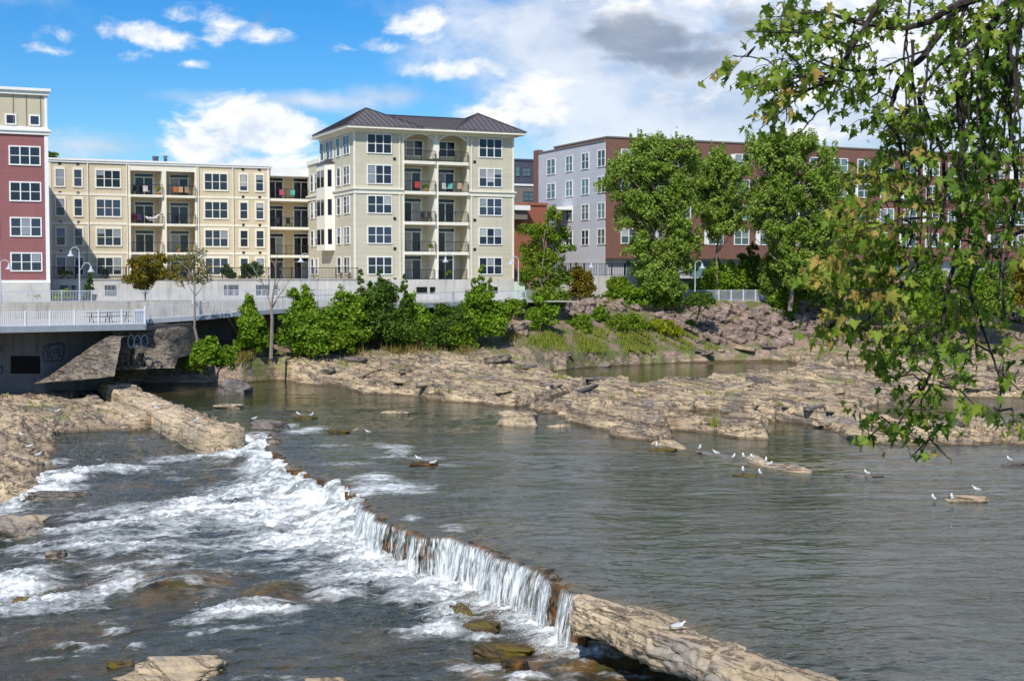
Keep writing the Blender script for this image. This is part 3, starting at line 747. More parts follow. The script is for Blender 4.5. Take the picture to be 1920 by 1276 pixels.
# spray drops at the foot of the falls
rg = np.random.default_rng(5)
nd_ = 9000
k = rg.choice(n2, nd_, p=np.clip(inten, 0, 1) ** 2 / (np.clip(inten, 0, 1) ** 2).sum())
oo = .25 + np.abs(rg.normal(0, .38, nd_)); hh_ = np.abs(rg.normal(0, .16, nd_)) * np.exp(-oo)
cen = np.stack([x_[k] + nx[k] * oo, y_[k] + ny[k] * oo, lower_z(x_[k] + nx[k] * oo, y_[k] + ny[k] * oo) + .06 + hh_], -1)
fx = []
_FL = [f for f in FOAM_L if f[4] > .8]
for _ in range(2500):
    f_ = _FL[rg.integers(len(_FL))]; q = rg.normal(size=2) * .5
    c_ = lc0 = PL(f_[0], f_[1]); sx_ = f_[2] * c_[1] / FPX; sy_ = f_[3] * c_[1] ** 2 / (FPX * (EYE - c_[2]))
    fx.append((c_[0] + q[0] * sx_, c_[1] + q[1] * sy_, c_[2] + .12 + abs(rg.normal()) * .09))
cen = np.vstack([cen, np.array(fx)]); nd_ = len(cen); rr_ = rg.uniform(.005, .017, nd_)
octa = np.array([(1, 0, 0), (-1, 0, 0), (0, 1, 0), (0, -1, 0), (0, 0, 1), (0, 0, -1)], float)
of_ = np.array([(0, 2, 4), (2, 1, 4), (1, 3, 4), (3, 0, 4), (2, 0, 5), (1, 2, 5), (3, 1, 5), (0, 3, 5)])
M['spray'] = simple('spray_white', (.9, .9, .9), .5, .02)
tag(np_mesh('spray', (cen[:, None] + octa[None] * rr_[:, None, None]).reshape(-1, 3), (np.arange(nd_)[:, None, None] * 6 + of_[None]).reshape(-1, 3), M['spray']), 'fine white spray at the foot of the falling water', 'spray', None, 'stuff')

# bare near end of the ledge
t_, x_, y_, nx, ny, s_ = strip_frame(damline, .045)
if inpoly(np.array([x_[20] + nx[20] * .5]), np.array([y_[20] + ny[20] * .5]), UPPOLY)[0]: nx, ny = -nx, -ny
po = np.array([-.9, -.35, -.1, 0, .06, .16, .30, .44, .56, .66, .73, .77, .80, .83, .86, .89, .91, .92, .91, .88, .82, .6, .1, -.3, -.45, -.5])
pz = np.array([-.40, -.16, -.04, .04, .09, .13, .15, .17, .18, .18, .16, .11, .02, -.08, -.18, -.28, -.40, -.52, -.64, -.76, -.86, -.90, -.92, -1.0, -1.3, -2.2])
grow_ = sst(t_, 0, .7)
T2 = t_[:, None]
strat = sst(np.abs(((pz[None] + .10 * T2 * .35 + .05 * fbm(T2 * .7, pz[None] * 2, 3)) / .19) % 1 - .5), .30, .48)
O = po[None] * (.88 + .58 * grow_[:, None] + .10 * fbm(T2 * .5, 0 * T2, 3)) + .075 * fbm(T2 * 2.3, pz[None] * 6, 6, .6) - .09 * strat * (po[None] > .5)
saw_ = ((T2 * 1.9 + .3 * fbm(T2 * .8, 0 * T2, 2)) % 1)
O = O + np.where(po[None] < .1, .10 * (saw_ - .5) * sst(T2, 4.0, 6.0), 0)
Zd = pz[None] * (.80 + .12 * fbm(T2 * .4 + 9, 0 * T2, 3)) + .05 * fbm(T2 * 1.8, po[None] * 5, 6, .6) + .07 * fbm(T2 * .6 + 30, po[None] * 1.3, 3)
cut = np.exp(-((T2 - (np.linalg.norm(np.array(P(1405, 1222)[:2]) - damline[0]) + .25 * po[None])) / .13) ** 2)
Zd = Zd - .30 * cut * (po[None] > -.2)
strip_mesh('bare_rock', x_, y_, nx, ny, O, Zd, M['dam_rock'], ledge, None, False)

# ------------------------------------------------------------------ bedrock, river bed and bank: one sheet
X, Y = fan(np.concatenate([np.arange(50, 80, .13), np.arange(80, 134, .21), np.arange(134, 190, .9)]))
PXg = CX + FPX * X / Y
def poly(pts): return [tuple(P(*q)[:2]) for q in pts]
ROCKS = [
    poly([(-600, 690), (335, 690), (330, 703), (285, 708), (232, 716), (258, 745), (292, 764), (325, 776), (382, 796), (436, 812), (436, 836, -.75), (345, 834, -.75), (318, 820, -.7), (262, 812, -.7), (150, 812, -.7), (108, 816, -.7), (95, 838, -.7), (82, 880, -.8), (40, 905, -1), (-10, 918, -1.1), (-600, 960, -1.3)]),
    poly([(452, 702), (480, 706), (560, 712), (640, 724), (680, 739), (780, 744), (850, 754), (890, 758), (965, 763), (1010, 756), (1055, 738), (1092, 727), (1130, 716), (1085, 712), (1040, 704), (1030, 690), (1110, 682), (1200, 676), (1240, 668), (1300, 660), (1330, 650), (1330, 610), (330, 610), (330, 660), (400, 690)]),
    poly([(994, 767), (1040, 775), (1062, 790), (1100, 801), (1180, 823), (1225, 830), (1262, 824), (1250, 806), (1330, 815), (1390, 824), (1448, 826), (1440, 810), (1400, 796), (1470, 790), (1520, 800), (1560, 812), (1640, 832), (1780, 836), (1890, 832), (1960, 838), (2500, 850), (2500, 800), (1960, 790), (1900, 800), (1800, 806), (1720, 806), (1640, 796), (1600, 778), (1650, 756), (1740, 744), (1850, 748), (2500, 760), (2500, 600), (1330, 600), (1340, 655), (1450, 670), (1520, 690), (1440, 700), (1330, 712), (1250, 724), (1200, 728), (1140, 722), (1070, 742), (1040, 755)]),
]
POOLS = [poly([(1035, 706), (1110, 700), (1170, 693), (1230, 686), (1330, 684), (1430, 692), (1390, 710), (1300, 724), (1210, 732), (1130, 726), (1060, 718)]), poly([(1625, 775), (1690, 742), (1850, 745), (2100, 755), (2100, 812), (1850, 812), (1720, 815), (1650, 805)]), poly([(1000, 765), (1035, 750), (1075, 734), (1095, 738), (1060, 752), (1030, 768)]), poly([(1255, 772), (1330, 770), (1420, 786), (1400, 802), (1340, 804), (1270, 794)]), poly([(1380, 705), (1470, 695), (1560, 702), (1480, 712)]), poly([(1150, 762), (1200, 772), (1240, 790), (1200, 790)]), poly([(1540, 690), (1640, 684), (1700, 694), (1600, 700)]), poly([(100, 742, .1), (165, 735, .1), (180, 745, .1), (130, 750, .1)])]
wx = .55 * fbm(X * .35, Y * .35, 4); wy = 1.3 * fbm(X * .3 + 50, Y * .3, 4)
sd = np.full(X.shape, -1e9)
for pl in ROCKS: sd = np.maximum(sd, sdf(X + wx, Y + wy, pl))
for pl in POOLS: sd = np.minimum(sd, -sdf(X + wx, Y + wy, pl))
# a scatter of low pools and cracks holding water
pool_n = fbm((X * .45 - Y * .89) * .10, (X * .89 + Y * .45) * .34, 4)
right_ = sst(PXg, 1000, 1200) * sst(Y, 60, 78)
sd = sd - right_ * 1.6 * sst(pool_n, .30, .55)
inn = sst(sd, 0, .5)
qn = X * .89 + Y * .45 + 1.1 * fbm(X * .09, Y * .09, 3)
def saw(q, per, steep=.10):
    fr = (q / per) % 1
    return sst(fr, 0, steep) * (1 - fr)
rel = .85 * saw(qn, 3.4) * (.55 + .6 * fbm(X * .1 + 5, Y * .1, 3)) + .42 * saw(qn + .6 * fbm(X * .3, Y * .3, 3), 1.25) + .16 * saw(qn + .3 * fbm(X * .8, Y * .8, 2), .5)
rel = rel + .22 * fbm((X * .45 - Y * .89) * .12, qn * .5, 4) + .07 * fbm(X * 1.2, Y * 1.2, 4)
def slabs(per, ln, wob):
    i_ = np.floor(qn / per + wob * fbm(X * .12 + per, Y * .12, 3))
    ii = i_.astype(np.int64) & 255
    sn = (X * .45 - Y * .89) / ln + _perm[ii] * .37 + .15 * fbm(X * .3, Y * .3 + per, 2)
    jj = np.floor(sn).astype(np.int64) & 255
    h_ = _perm[_perm[ii] + jj] / 255.0
    k_ = _perm[_perm[jj] + ii] / 255.0
    return h_ + .35 * (k_ - .5) * (sn - np.floor(sn))
rel = .62 * slabs(1.9, 7.5, .5) + .22 * slabs(.8, 3.2, .5) + .45 * rel - .25
blk = perlin((X * .45 - Y * .89) * .55, qn * .9); rel = rel + .08 * sst(blk, .25, .32) - .13 * sst(-blk, .25, .32)
rel = rel * (1 - .30 * sst(Y, 78, 100))
H = np.where(sd > 0, .04 + .28 * sst(sd, 0, .35) + .12 * sst(sd, 1, 9) + inn * rel, -.1 + np.maximum(sd * .5, -1.0))
ridge = smooth_line([P(178, 712)[:2], P(250, 745)[:2], P(300, 772)[:2], P(360, 797)[:2], P(425, 818)[:2]])
dr = segdist(X + .12 * fbm(X * 1.2, Y * 1.2, 3), Y + .3 * fbm(X, Y + 9, 3), ridge)
H = H + .75 * sst(1.35 - dr, 0, .3) * (.85 + .35 * fbm(X * .7, Y * .7, 3))
left_ = PXg < 440
flatl = .06 + .08 * sst(sd, 0, 1.0) + .08 * sst(sd, 1, 6) + .30 * rel * inn + .06 * (sst(perlin(X * .35, Y * .22), -.1, .1) - .5) + .16 * (sst(perlin(X * .9 + 4, Y * .6), -.05, .05) - .5) 
flatl = flatl - .55 * sst(2.7 - dr, 0, .9)
H = np.where(left_ & (sd > 0), flatl - .75 * sst(78 - Y, 0, 8) - .35 * (1 - sst(sd, 0, 2.5)) * sst(84 - Y, 0, 4), H)
isup = inpoly(X, Y, UPPOLY)
H = np.where(~isup & (sd < 0), np.maximum(-3.2, np.minimum(H, -.62 + 1.1 * sd + .25 * rel)), H)
ang = [-560, 0, 200, 330, 450, 640, 800, 960, 1100, 1250, 1330, 1500, 1700, 1920, 2500]
fy = [112, 112, 112, 112, 113, 121, 122, 124, 132, 138.5, 141, 144, 144, 144, 144]
fz = [1.2, 1.2, 1.2, 1.4, 1.9, 2.2, 2.2, 2.3, 1.9, 1.3, 1.3, 1.6, 1.5, 1.5, 1.5]
ty = [124, 124, 124, 124, 126, 128, 130, 134, 141, 144.6, 146.6, 151.5, 153, 155, 157]
tz = [4, 4, 4, 4.2, 4.8, 5.3, 5.6, 6.0, 6.1, 6.15, 6.0, 5.8, 5.4, 5.2, 5.2]
Yf, Zf_, Yt, Zt = (np.interp(PXg, ang, q) for q in (fy, fz, ty, tz))
fade = np.interp(PXg, [960, 1040], [15, 5])
s1_ = sst(Y, Yf - fade, Yf); s2_ = np.clip((Y - Yf) / (Yt - Yf), 0, 1)
Hb = -.6 + (Zf_ + .6) * s1_ + (Zt - Zf_) * s2_ + .25 * fbm(X * .4, Y * .4, 4) * sst(Y, Yf - 3, Yf + 3)
Hb = Hb - 6 * (1 - sst(PXg, 400, 470)) * (1 - sst(Y, Yf - 7, Yf + 1))
H = np.maximum(H, np.where(Y > Yf - fade, np.where(sd > -1.5, Hb + .8 * (rel - .3) * (1 - .6 * s2_) * sst(sd, -1.5, .5), np.minimum(Hb, H + 9 * sst(Y, Yf - 2, Yf))), -9))
Vg = -X * UY + Y * UX
back_ = (PXg > 985) & (Vg > np.where(PXg < 1209, 134.6, 131.7)) | (Y > 172)
H = np.where(back_, 8.4, H)
H = np.where((PXg <= 985) & (Y > 131), np.minimum(H, 5.0), H)
bank = sst(Y, Yf - 4, Yf + 1) * (H > .3)
growa = np.maximum(.8 * sst(Y, Yf - 5, Yf - 1) * (PXg > 440), .55 * sst(fbm(X * .13 + 3, Y * .13, 3), .15, .5) * (sd > 1.5))
tag(grid_mesh('bedrock', X, Y, H, np.ones(X.shape, bool), M['bedrock'], {'bank': bank, 'grow': growa, 'level': np.where(isup, 0, lower_z(X, Y))}), None, None, None, 'structure')
_ti = (X, Y, H)
def hit(px, py):
    """first point of the terrain on a line of sight"""
    q = pdir(px, py); j = int(np.clip(np.searchsorted(PXS, px), 1, len(PXS) - 1))
    zr_ = EYE + q[2] / q[1] * Y[:, 0]
    b_ = np.nonzero(H[:, j] > zr_)[0]
    i = int(b_[0]) if len(b_) else Y.shape[0] - 1
    yy = Y[i, 0]
    return np.array([q[0] / q[1] * yy, yy, H[i, j]])
def ground_z(x, y):
    a = CX + FPX * x / y
    i = int(np.clip(np.searchsorted(Y[:, 0], y), 1, Y.shape[0] - 1)); j = int(np.clip(np.searchsorted(PXS, a), 1, len(PXS) - 1))
    return float(H[i, j])
g = MB()
g.add([(-900, 186, 8.2), (900, 186, 8.2), (3500, 4000, 8.2), (-3500, 4000, 8.2)], [(0, 1, 2, 3)])
g.build('ground', simple('far_ground', (.20, .20, .16), .9))['kind'] = 'structure'

# ------------------------------------------------------------------ buildings
rnd = random.Random(11)
def window(parent, face, a0, a1, z0, z1, n=1, rows=2, trim=.10, frame='white', blind=.22, gl='glass', head=0.0):
    f = MB()
    t = trim
    f.fbox(face, a0 - t, a0, -.02, .075, z0 - t, z1 + t + head)
    f.fbox(face, a1, a1 + t, -.02, .075, z0 - t, z1 + t + head)
    f.fbox(face, a0, a1, -.02, .07, z1, z1 + t + head)
    f.fbox(face, a0 - t * .2, a1 + t * .2, -.02, .095, z0 - t, z0)
    mw = .045
    xs = [a0 + (a1 - a0) * i / n for i in range(n + 1)]
    for x in xs[1:-1]: f.fbox(face, x - mw, x + mw, -.02, .06, z0, z1)
    for i in range(n):
        l_ = xs[i] + (mw if i else 0); r_ = xs[i + 1] - (mw if i < n - 1 else 0)
        for k in range(1, rows):
            zz = z0 + (z1 - z0) * k / rows
            f.fbox(face, l_, r_, -.02, .05, zz - .028, zz + .028)
    w_ = f.build('window', M[frame], parent)
    p = MB(); p.fbox(face, a0, a1, -.02, .012, z0, z1)
    p.build('pane', M[gl], w_)
    for i in range(n):
        if rnd.random() < blind:
            drop = rnd.choice((.5, .5, .5, .3, .96, .75))
            b_ = MB(); l_ = xs[i] + .05; r_ = xs[i + 1] - .05
            b_.fbox(face, l_, r_, .014, .022, z1 - (z1 - z0) * drop, z1 - .01)
            b_.build('blind', M[rnd.choice(('blind', 'blind', 'curtain'))], w_)
    return w_
def patio_door(parent, face, a0, a1, z0, z1, transom=True, frame='white'):
    f = MB(); t = .11
    f.fbox(face, a0 - t, a0, -.02, .075, z0, z1 + t); f.fbox(face, a1, a1 + t, -.02, .075, z0, z1 + t)
    f.fbox(face, a0, a1, -.02, .07, z1, z1 + t)
    mid = (a0 + a1) / 2; tz = z1 - (z1 - z0) * .16 if transom else z1
    f.fbox(face, mid - .05, mid + .05, -.02, .06, z0, tz)
    if transom: f.fbox(face, a0, a1, -.02, .055, tz - .05, tz + .05)
    for x in (a0 + .035, a1 - .035): f.fbox(face, x - .035, x + .035, -.02, .05, z0, tz - .05 if transom else tz)
    d_ = f.build('patio_door', M[frame], parent)
    p = MB(); p.fbox(face, a0, a1, -.02, .012, z0, z1); p.build('pane', M['glass'], d_)
    if rnd.random() < .6:
        c_ = MB(); a, b_ = (a0 + .08, mid - .06) if rnd.random() < .5 else (mid + .06, a1 - .08)
        c_.fbox(face, a, b_, .014, .022, z0 + .05, tz - .06); c_.build('curtain', M['curtain'], d_)
    return d_
def guard(parent, face, a0, a1, d, z0, h=1.05, ends=(), step=.14, mat='black', name='balcony_railing', depth=0):
    m = MB()
    def bx(A0, A1, D0, D1, Z0, Z1): m.fbox(face, A0, A1, D0, D1, Z0, Z1)
    bx(a0, a1, d - .025, d + .025, z0 + h - .05, z0 + h)
    bx(a0, a1, d - .018, d + .018, z0 + .08, z0 + .12)
    n = max(1, int((a1 - a0) / step))
    for i in range(n + 1):
        a = a0 + (a1 - a0) * i / n
        k = .028 if i % 12 == 0 or i == n else .011
        bx(a - k, a + k, d - k, d + k, z0 + (.0 if k > .02 else .12), z0 + h - .05)
    for a in ends:
        bx(a - .02, a + .02, d - depth, d - .03, z0 + h - .055, z0 + h - .005)
        nn = max(1, int(depth / step))
        for i in range(1, nn): bx(a - .011, a + .011, d - depth * i / nn - .011, d - depth * i / nn + .011, z0 + .1, z0 + h - .055)
    return m.build(name, M[mat], parent)
def lerp(a, b, t): return a + (b - a) * t
def vent(parent, face, a, z):
    m = MB(); m.fbox(face, a - .14, a + .14, -.02, .05, z - .14, z + .14); m.build('vent', M['black'], parent)

# ---- sage building with the two hipped roof towers
SV = 130.5
u_c, _ = FV(SV, 665, 520)
uW = FV(SV, 757, 400)[0]; uE = FV(SV, 877, 400)[0]; uR = FV(SV, 963, 400)[0]
um0 = FV(SV, 815, 400)[0]; um1 = FV(SV, 822, 400)[0]
vb5 = FU(u_c, 600, 300)[0]; vb4 = FU(u_c, 577, 400)[0]
Z0 = 8.25
zeave = FV(SV, 665, 241)[1]
sage = thing('apartment_building', 'sage green five storey apartment building with dark hipped metal roof and stacked balconies', 'building', W(u_c, SV, Z0))
ztops = [FV(SV, 700, 180 + z * .3135)[1] for z in (230, 415, 598, 783, 965)]
zbots = [FV(SV, 700, 180 + z * .3135)[1] for z in (338, 520, 697, 878, 1062)]
zslab = [FV(SV, 757, 180 + z * .3135)[1] for z in (386, 568, 750, 930)] + [Z0]        # balcony floors
vmid = SV + 2.1
b_ = MB()
b_.box(u_c, uW, SV, vb5, Z0 - 2, zeave)
b_.box(uE, uR, SV, vb5, Z0 - 2, zeave - .004)
b_.box(uW - .02, uE + .02, vmid, vb5 - .05, Z0 - 2, zeave - .008)
b_.box(u_c + .004, u_c + 9, vb5 - .02, vb4, Z0 - 2, ztops[1] + 1.1)
b_.build('wall', M['sage'], sage)
# concrete base
b_ = MB(); b_.box(u_c - .02, uR + .02, SV - .10, SV + 4, 6.0, Z0 + .05); b_.build('foundation', M['concrete_w'], sage)
for a, b2 in ((FV(SV, 780, 552)[0], FV(SV, 800, 552)[0]), (FV(SV, 800, 552)[0] + .3, FV(SV, 815, 552)[0]), (FV(SV, 918, 552)[0], FV(SV, 932, 552)[0])):
    m = MB(); m.box(a, b2, SV - .14, SV - .09, 6.9, 7.55)
    gr = m.build('basement_grate', M['void'], sage)
# corner boards and belt course
m = MB()
cb = .14
for a0, a1 in ((u_c - .03, u_c + cb), (uW - cb * .7, uW + .06), (uE - .06, uE + cb * .7), (uR - cb, uR + .03)):
    m.box(a0, a1, SV - .05, SV + .06, Z0 + .1, zeave - .02)
m.box(u_c - .05, u_c + .05, SV + .065, SV + cb, Z0 + .1, zeave - .02)
m.box(u_c - .05, u_c + .05, vb5 - .16, vb5 - .02, ztops[1] + 1.3, zeave - .02)
m.box(um0, um1, SV - .02, vmid + .1, Z0 + .1, zslab[0] + .02)
m.box(um0 - .1, um1 + .1, SV - .01, vmid + .1, zslab[0] + .35, zeave - .3)
m.build('corner_trim', M['cream'], sage)
zb = FV(SV, 665, 356)[1]
m = MB()
for z0, z1, d in ((zb - .30, zb + .10, .10), (zb + .10, zb + .24, .24)):
    m.box(u_c - d, uW - .07, SV - d, SV + .02, z0, z1)
    m.box(u_c - d, u_c + .02, SV + .02, vb4, z0, z1)
m.build('belt_course', M['cream'], sage)
m = MB()
for z0, z1, d in ((zb - .30, zb + .10, .10), (zb + .10, zb + .24, .24)): m.box(uE + .07, uR + d, SV - d, SV + .02, z0, z1)
m.build('belt_course', M['cream'], sage)
m = MB(); m.box(u_c - .15, u_c + 9.1, vb5 - .01, vb4 + .1, ztops[1] + 1.1, ztops[1] + 1.55); m.build('parapet', M['cream'], sage)
# downspouts
for a_, zt_ in ((uW - .42, zeave - .3), (uE + .42, zeave - .3)):
    m = MB(); m.box(a_ - .045, a_ + .045, SV - .13, SV - .04, Z0 + .1, zb - .31); m.box(a_ - .045, a_ + .045, SV - .13, SV - .04, zb + .25, zt_); m.build('downspout', M['cream'], sage)
# windows of the front
cl = (FV(SV, 690, 400)[0], FV(SV, 733.5, 400)[0]); cr = (FV(SV, 899, 400)[0], FV(SV, 940, 400)[0])
for k in range(5):
    window(sage, ('v', SV), cl[0], cl[1], zbots[k], ztops[k], 3)
    window(sage, ('v', SV), cr[0], cr[1], zbots[k], ztops[k], 3)
    if k < 5 and k != 1 or k == 4:
        vent(sage, ('v', SV), uW - .95, zbots[k] - .55)
        vent(sage, ('v', SV), uE + .75, zbots[k] - .55)
# windows of the side, and the bay
def vx(px): return FU(u_c, px, 400)[0]
side_hi = [(602, 608, 1), (613, 625.5, 2), (632, 638.5, 1), (645, 656, 2)]
side_lo = [(583, 588, 1), (591, 596, 1), (632.5, 639, 1), (645, 656, 2)]
for k in range(5):
    for a, b2, n in (side_hi if k == 0 else side_lo):
        window(sage, ('u', u_c), vx(b2), vx(a), zbots[k], ztops[k], n, trim=.08)
bv0, bv1 = vx(628), vx(604.5)
bay = MB(); dpt = .85; c45 = .75
zbay0 = FU(u_c, 615, 470)[1]; zbay1 = ztops[1] + .62
ring = [(u_c, bv0), (u_c - dpt, bv0 + c45), (u_c - dpt, bv1 - c45), (u_c, bv1)]
bay.add([W(a, b2, z) for z in (zbay0, zbay1) for a, b2 in ring], [(0, 1, 5, 4), (1, 2, 6, 5), (2, 3, 7, 6), (3, 2, 1, 0), (4, 5, 6, 7)])
bw = bay.build('bay_window', M['cream'], sage)
m = MB(); ap = W(u_c, (bv0 + bv1) / 2, zbay1 + .75)
ro = [(u_c, bv0 - .15), (u_c - dpt - .15, bv0 + c45 - .1), (u_c - dpt - .15, bv1 - c45 + .1), (u_c, bv1 + .15)]
m.add([W(a, b2, zbay1 + .02) for a, b2 in ro] + [ap], [(0, 1, 4), (1, 2, 4), (2, 3, 4), (3, 2, 1, 0)])
m.build('bay_roof', M['roof'], bw)
for k in range(1, 4):
    m = MB()
    m.box(u_c - dpt - .02, u_c - dpt + .01, bv0 + c45 + .24, (bv0 + bv1) / 2 - .16, zbots[k], ztops[k])
    m.box(u_c - dpt - .021, u_c - dpt + .01, (bv0 + bv1) / 2 + .16, bv1 - c45 - .24, zbots[k], ztops[k])
    p0, p1 = Vector(W(u_c - dpt, bv0 + c45, 0)), Vector(W(u_c, bv0, 0))
    n_ = (p1 - p0).cross(Vector((0, 0, 1))).normalized() * -.015
    if n_.dot(Vector((-UX, -UY, 0)) + Vector((UY, -UX, 0))) < 0: n_ = -n_
    a, b2 = p0.lerp(p1, .3) + n_, p0.lerp(p1, .7) + n_
    m.add([(a.x, a.y, zbots[k]), (b2.x, b2.y, zbots[k]), (b2.x, b2.y, ztops[k]), (a.x, a.y, ztops[k])], [(0, 1, 2, 3)])
    m.build('bay_pane', M['glass'], bw)
# balcony bay
bays = ((uW + .07, um0 - .0), (um1 + .0, uE - .07))
for k in range(5):
    for i, (a0, a1) in enumerate(bays):
        z = zslab[k]
        if k < 4:
            m = MB(); m.box(a0 - (.05 if i == 0 else 0), a1 + (.05 if i else 0), SV - .32, vmid + .05, z - .30, z)
            sb = m.build('balcony', M['cream'], sage)
        d0 = a0 + .55; d1 = d0 + 1.95
        if k == 0:
            window(sage, ('v', vmid), a0 + .05, a1 - .55, z + .75, ztops[0] - .25, 3)
        else:
            patio_door(sage, ('v', vmid), d0, d1, z + .03, z + 2.42)
        guard(sage, ('v', SV), a0, a1, .25 if k < 4 else .02, z)
    if k < 4:
        pass
# arches over the top balconies
for a0, a1 in bays:
    m = MB(); n_ = 12; zt = zeave - .12; zsp = zeave - 1.25; ri = 1.0
    vs, fs = [], []
    for j in range(n_ + 1):
        t = j / n_; a = lerp(a0, a1, t); zi = zsp + ri * math.sin(math.pi * (.08 + .84 * t)) ** .75
        for vv in (SV - .03, SV + .12): vs += [W(a, vv, zi), W(a, vv, zt)]
    for j in range(n_):
        k = j * 4; q = k + 4
        fs += [(k, q, q + 1, k + 1), (k + 2, k + 3, q + 3, q + 2), (k, k + 2, q + 2, q), (k + 1, q + 1, q + 3, k + 3)]
    m.add(vs, fs); m.build('arch', M['sage'], sage)
    m = MB(); vs, fs = [], []
    for j in range(n_ + 1):
        t = j / n_; a = lerp(a0, a1, t); zi = zsp + ri * math.sin(math.pi * (.08 + .84 * t)) ** .75
        for vv in (SV - .07, SV - .02): vs += [W(a, vv, zi - .02), W(a, vv, zi + .13)]
    for j in range(n_):
        k = j * 4; q = k + 4
        fs += [(k, q, q + 1, k + 1), (k + 2, k + 3, q + 3, q + 2), (k, k + 2, q + 2, q), (k + 1, q + 1, q + 3, k + 3)]
    m.add(vs, fs); m.build('arch_trim', M['cream'], sage)
# eaves and roof
m = MB()
ov = 1.0
m.box(u_c - ov, uR + ov, SV - ov, vb5 + .6, zeave, zeave + .05)
m.box(u_c - ov + .06, uR + ov - .06, SV - ov + .06, vb5 + .5, zeave + .05, zeave + .28)
m.box(u_c - .12, uR + .12, SV - .12, SV + .0, zeave - .28, zeave)
m.box(u_c - .12, u_c, SV, vb5, zeave - .28, zeave)
m.build('eaves', M['cream'], sage)
ze = zeave + .27
def hip(name, u0, u1, v0, v1, au, av, az, ribs=True):
    m = MB(); m.add([W(u0, v0, ze), W(u1, v0, ze), W(u1, v1, ze), W(u0, v1, ze), W(au, av, az)], [(0, 1, 4), (1, 2, 4), (2, 3, 4), (3, 0, 4), (3, 2, 1, 0)])
    r = m.build(name, M['roof'], sage)
    m = MB()
    A = Vector(W(au, av, az)); C4 = [Vector(W(*q, ze)) for q in ((u0, v0), (u1, v0), (u1, v1), (u0, v1))]
    for q in C4: m.bar(q + Vector((0, 0, .02)), A + Vector((0, 0, .02)), .09, .06)
    for i in range(4):
        p, q = C4[i], C4[(i + 1) % 4]
        L = (q - p).length; n_ = int(L / .55)
        for j in range(1, n_):
            t = j / n_; s_ = p.lerp(q, t); mid = p.lerp(q, .5)
            # run straight up the slope until the hip
            k = min(t, 1 - t) * 2
            e = s_ + (A - mid) * k
            m.bar(s_ + Vector((0, 0, .015)), e + Vector((0, 0, .015)), .03, .05)
    m.build('roof_seam', M['roofrib'], r)
apz = 25.7
hip('hip_roof', u_c - ov - .05, u_c + 6.9, SV - ov - .05, SV + 11.3, u_c + 2.9, SV + 5.1, apz)
hip('hip_roof', uE - 1.75, uR + ov + .05, SV - ov - .049, SV + 11.0, uE + 2.95, SV + 4.4, apz - .05)
m = MB(); zr = ze + 1.75
m.add([W(u_c + 3, SV - ov - .03, ze + .004), W(uE + 2.5, SV - ov - .03, ze + .004), W(uE + 2.5, SV + 4.6, zr), W(u_c + 3, SV + 4.6, zr), W(uE + 2.5, SV + 9, zr), W(u_c + 3, SV + 9, zr)], [(0, 1, 2, 3), (3, 2, 4, 5)])
r = m.build('link_roof', M['roof'], sage)
m = MB()
for j in range(28):
    a = lerp(u_c + 4.0, uE + 2.2, j / 27)
    m.bar(W(a, SV - ov - .03, ze + .03), W(a, SV + 4.6, zr + .03), .035, .06)
m.bar(W(u_c + 3, SV + 4.6, zr + .03), W(uE + 2.5, SV + 4.6, zr + .03), .12, .08)
m.build('roof_seam', M['roofrib'], r)

# ---- tan building
TV = 146.9
uL = FV(TV, 92, 400)[0]; uT = FV(TV, 505, 400)[0]
b0 = FV(TV, 243, 400)[0]; b1 = FV(TV, 367.4, 400)[0]; p0 = FV(TV, 304, 400)[0]; p1 = FV(TV, 312, 400)[0]
zr = FV(TV, 92, 303)[1]
uS = u_c + .3
tan = thing('apartment_building', 'pale yellow four storey apartment building with flat roof and recessed balconies', 'building', W(uL, TV, Z0))
tt = [FV(TV, 150, y)[1] for y in (318.5, 373.5, 428.5, 483)]
tb = [FV(TV, 150, y)[1] for y in (349, 404, 459, 514)]
fl_ = [FV(TV, 245, y)[1] for y in (364.5, 418.5, 472.5)] + [Z0]
vq = TV + 2.0
b_ = MB()
b_.box(uL - 3, b0, TV, TV + 14, Z0 - 2, zr)
b_.box(b1, uT, TV, TV + 14.01, Z0 - 2, zr - .004)
b_.box(b0 - .02, b1 + .02, vq, TV + 13.9, Z0 - 2, zr - .008)
b_.build('wall', M['tan'], tan)
b_ = MB(); b_.box(uT - .02, uS + 1, TV + 2.4, TV + 13.8, Z0 - 2, zr - .4); b_.build('wing_wall', M['tan_pale'], tan)
m = MB()
m.box(uL - 3.2, uT + .25, TV - .22, TV + 14.2, zr + .20, zr + .40)
m.box(uL - 3.1, uT + .15, TV - .14, TV + 14.1, zr, zr + .20)
m.box(uT + .16, uS + .3, TV - .1, TV + 14.1, zr - .75, zr + .12)
m.build('cornice', M['white'], tan)
m = MB()
for a0, a1 in ((uL - .02, uL + .22), (b0 - .12, b0 + .1), (b1 - .1, b1 + .12), (uT - .2, uT + .03)):
    m.box(a0, a1, TV - .06, TV + .05, Z0, zr)
m.box(p0, p1, TV - .10, vq + .05, Z0, zr - .5)
m.box(b0 + .1, b1 - .1, TV - .02, TV + .1, zr - .62, zr - .005)
for z in fl_[:3]:
    m.box(uL + .22, b0 - .12, TV - .05, TV + .05, z - .2, z + .02); m.box(b1 + .12, uT - .2, TV - .05, TV + .05, z - .2, z + .02)
m.build('trim', M['trimtan'], tan)
for px_ in (165, 238, 372, 437):
    a_ = FV(TV, px_, 400)[0]
    m = MB(); m.box(a_ - .045, a_ + .045, TV - .15, TV - .06, Z0, zr - .02); m.build('downspout', M['trimtan'], tan)
def tu(px): return FV(TV, px, 400)[0]
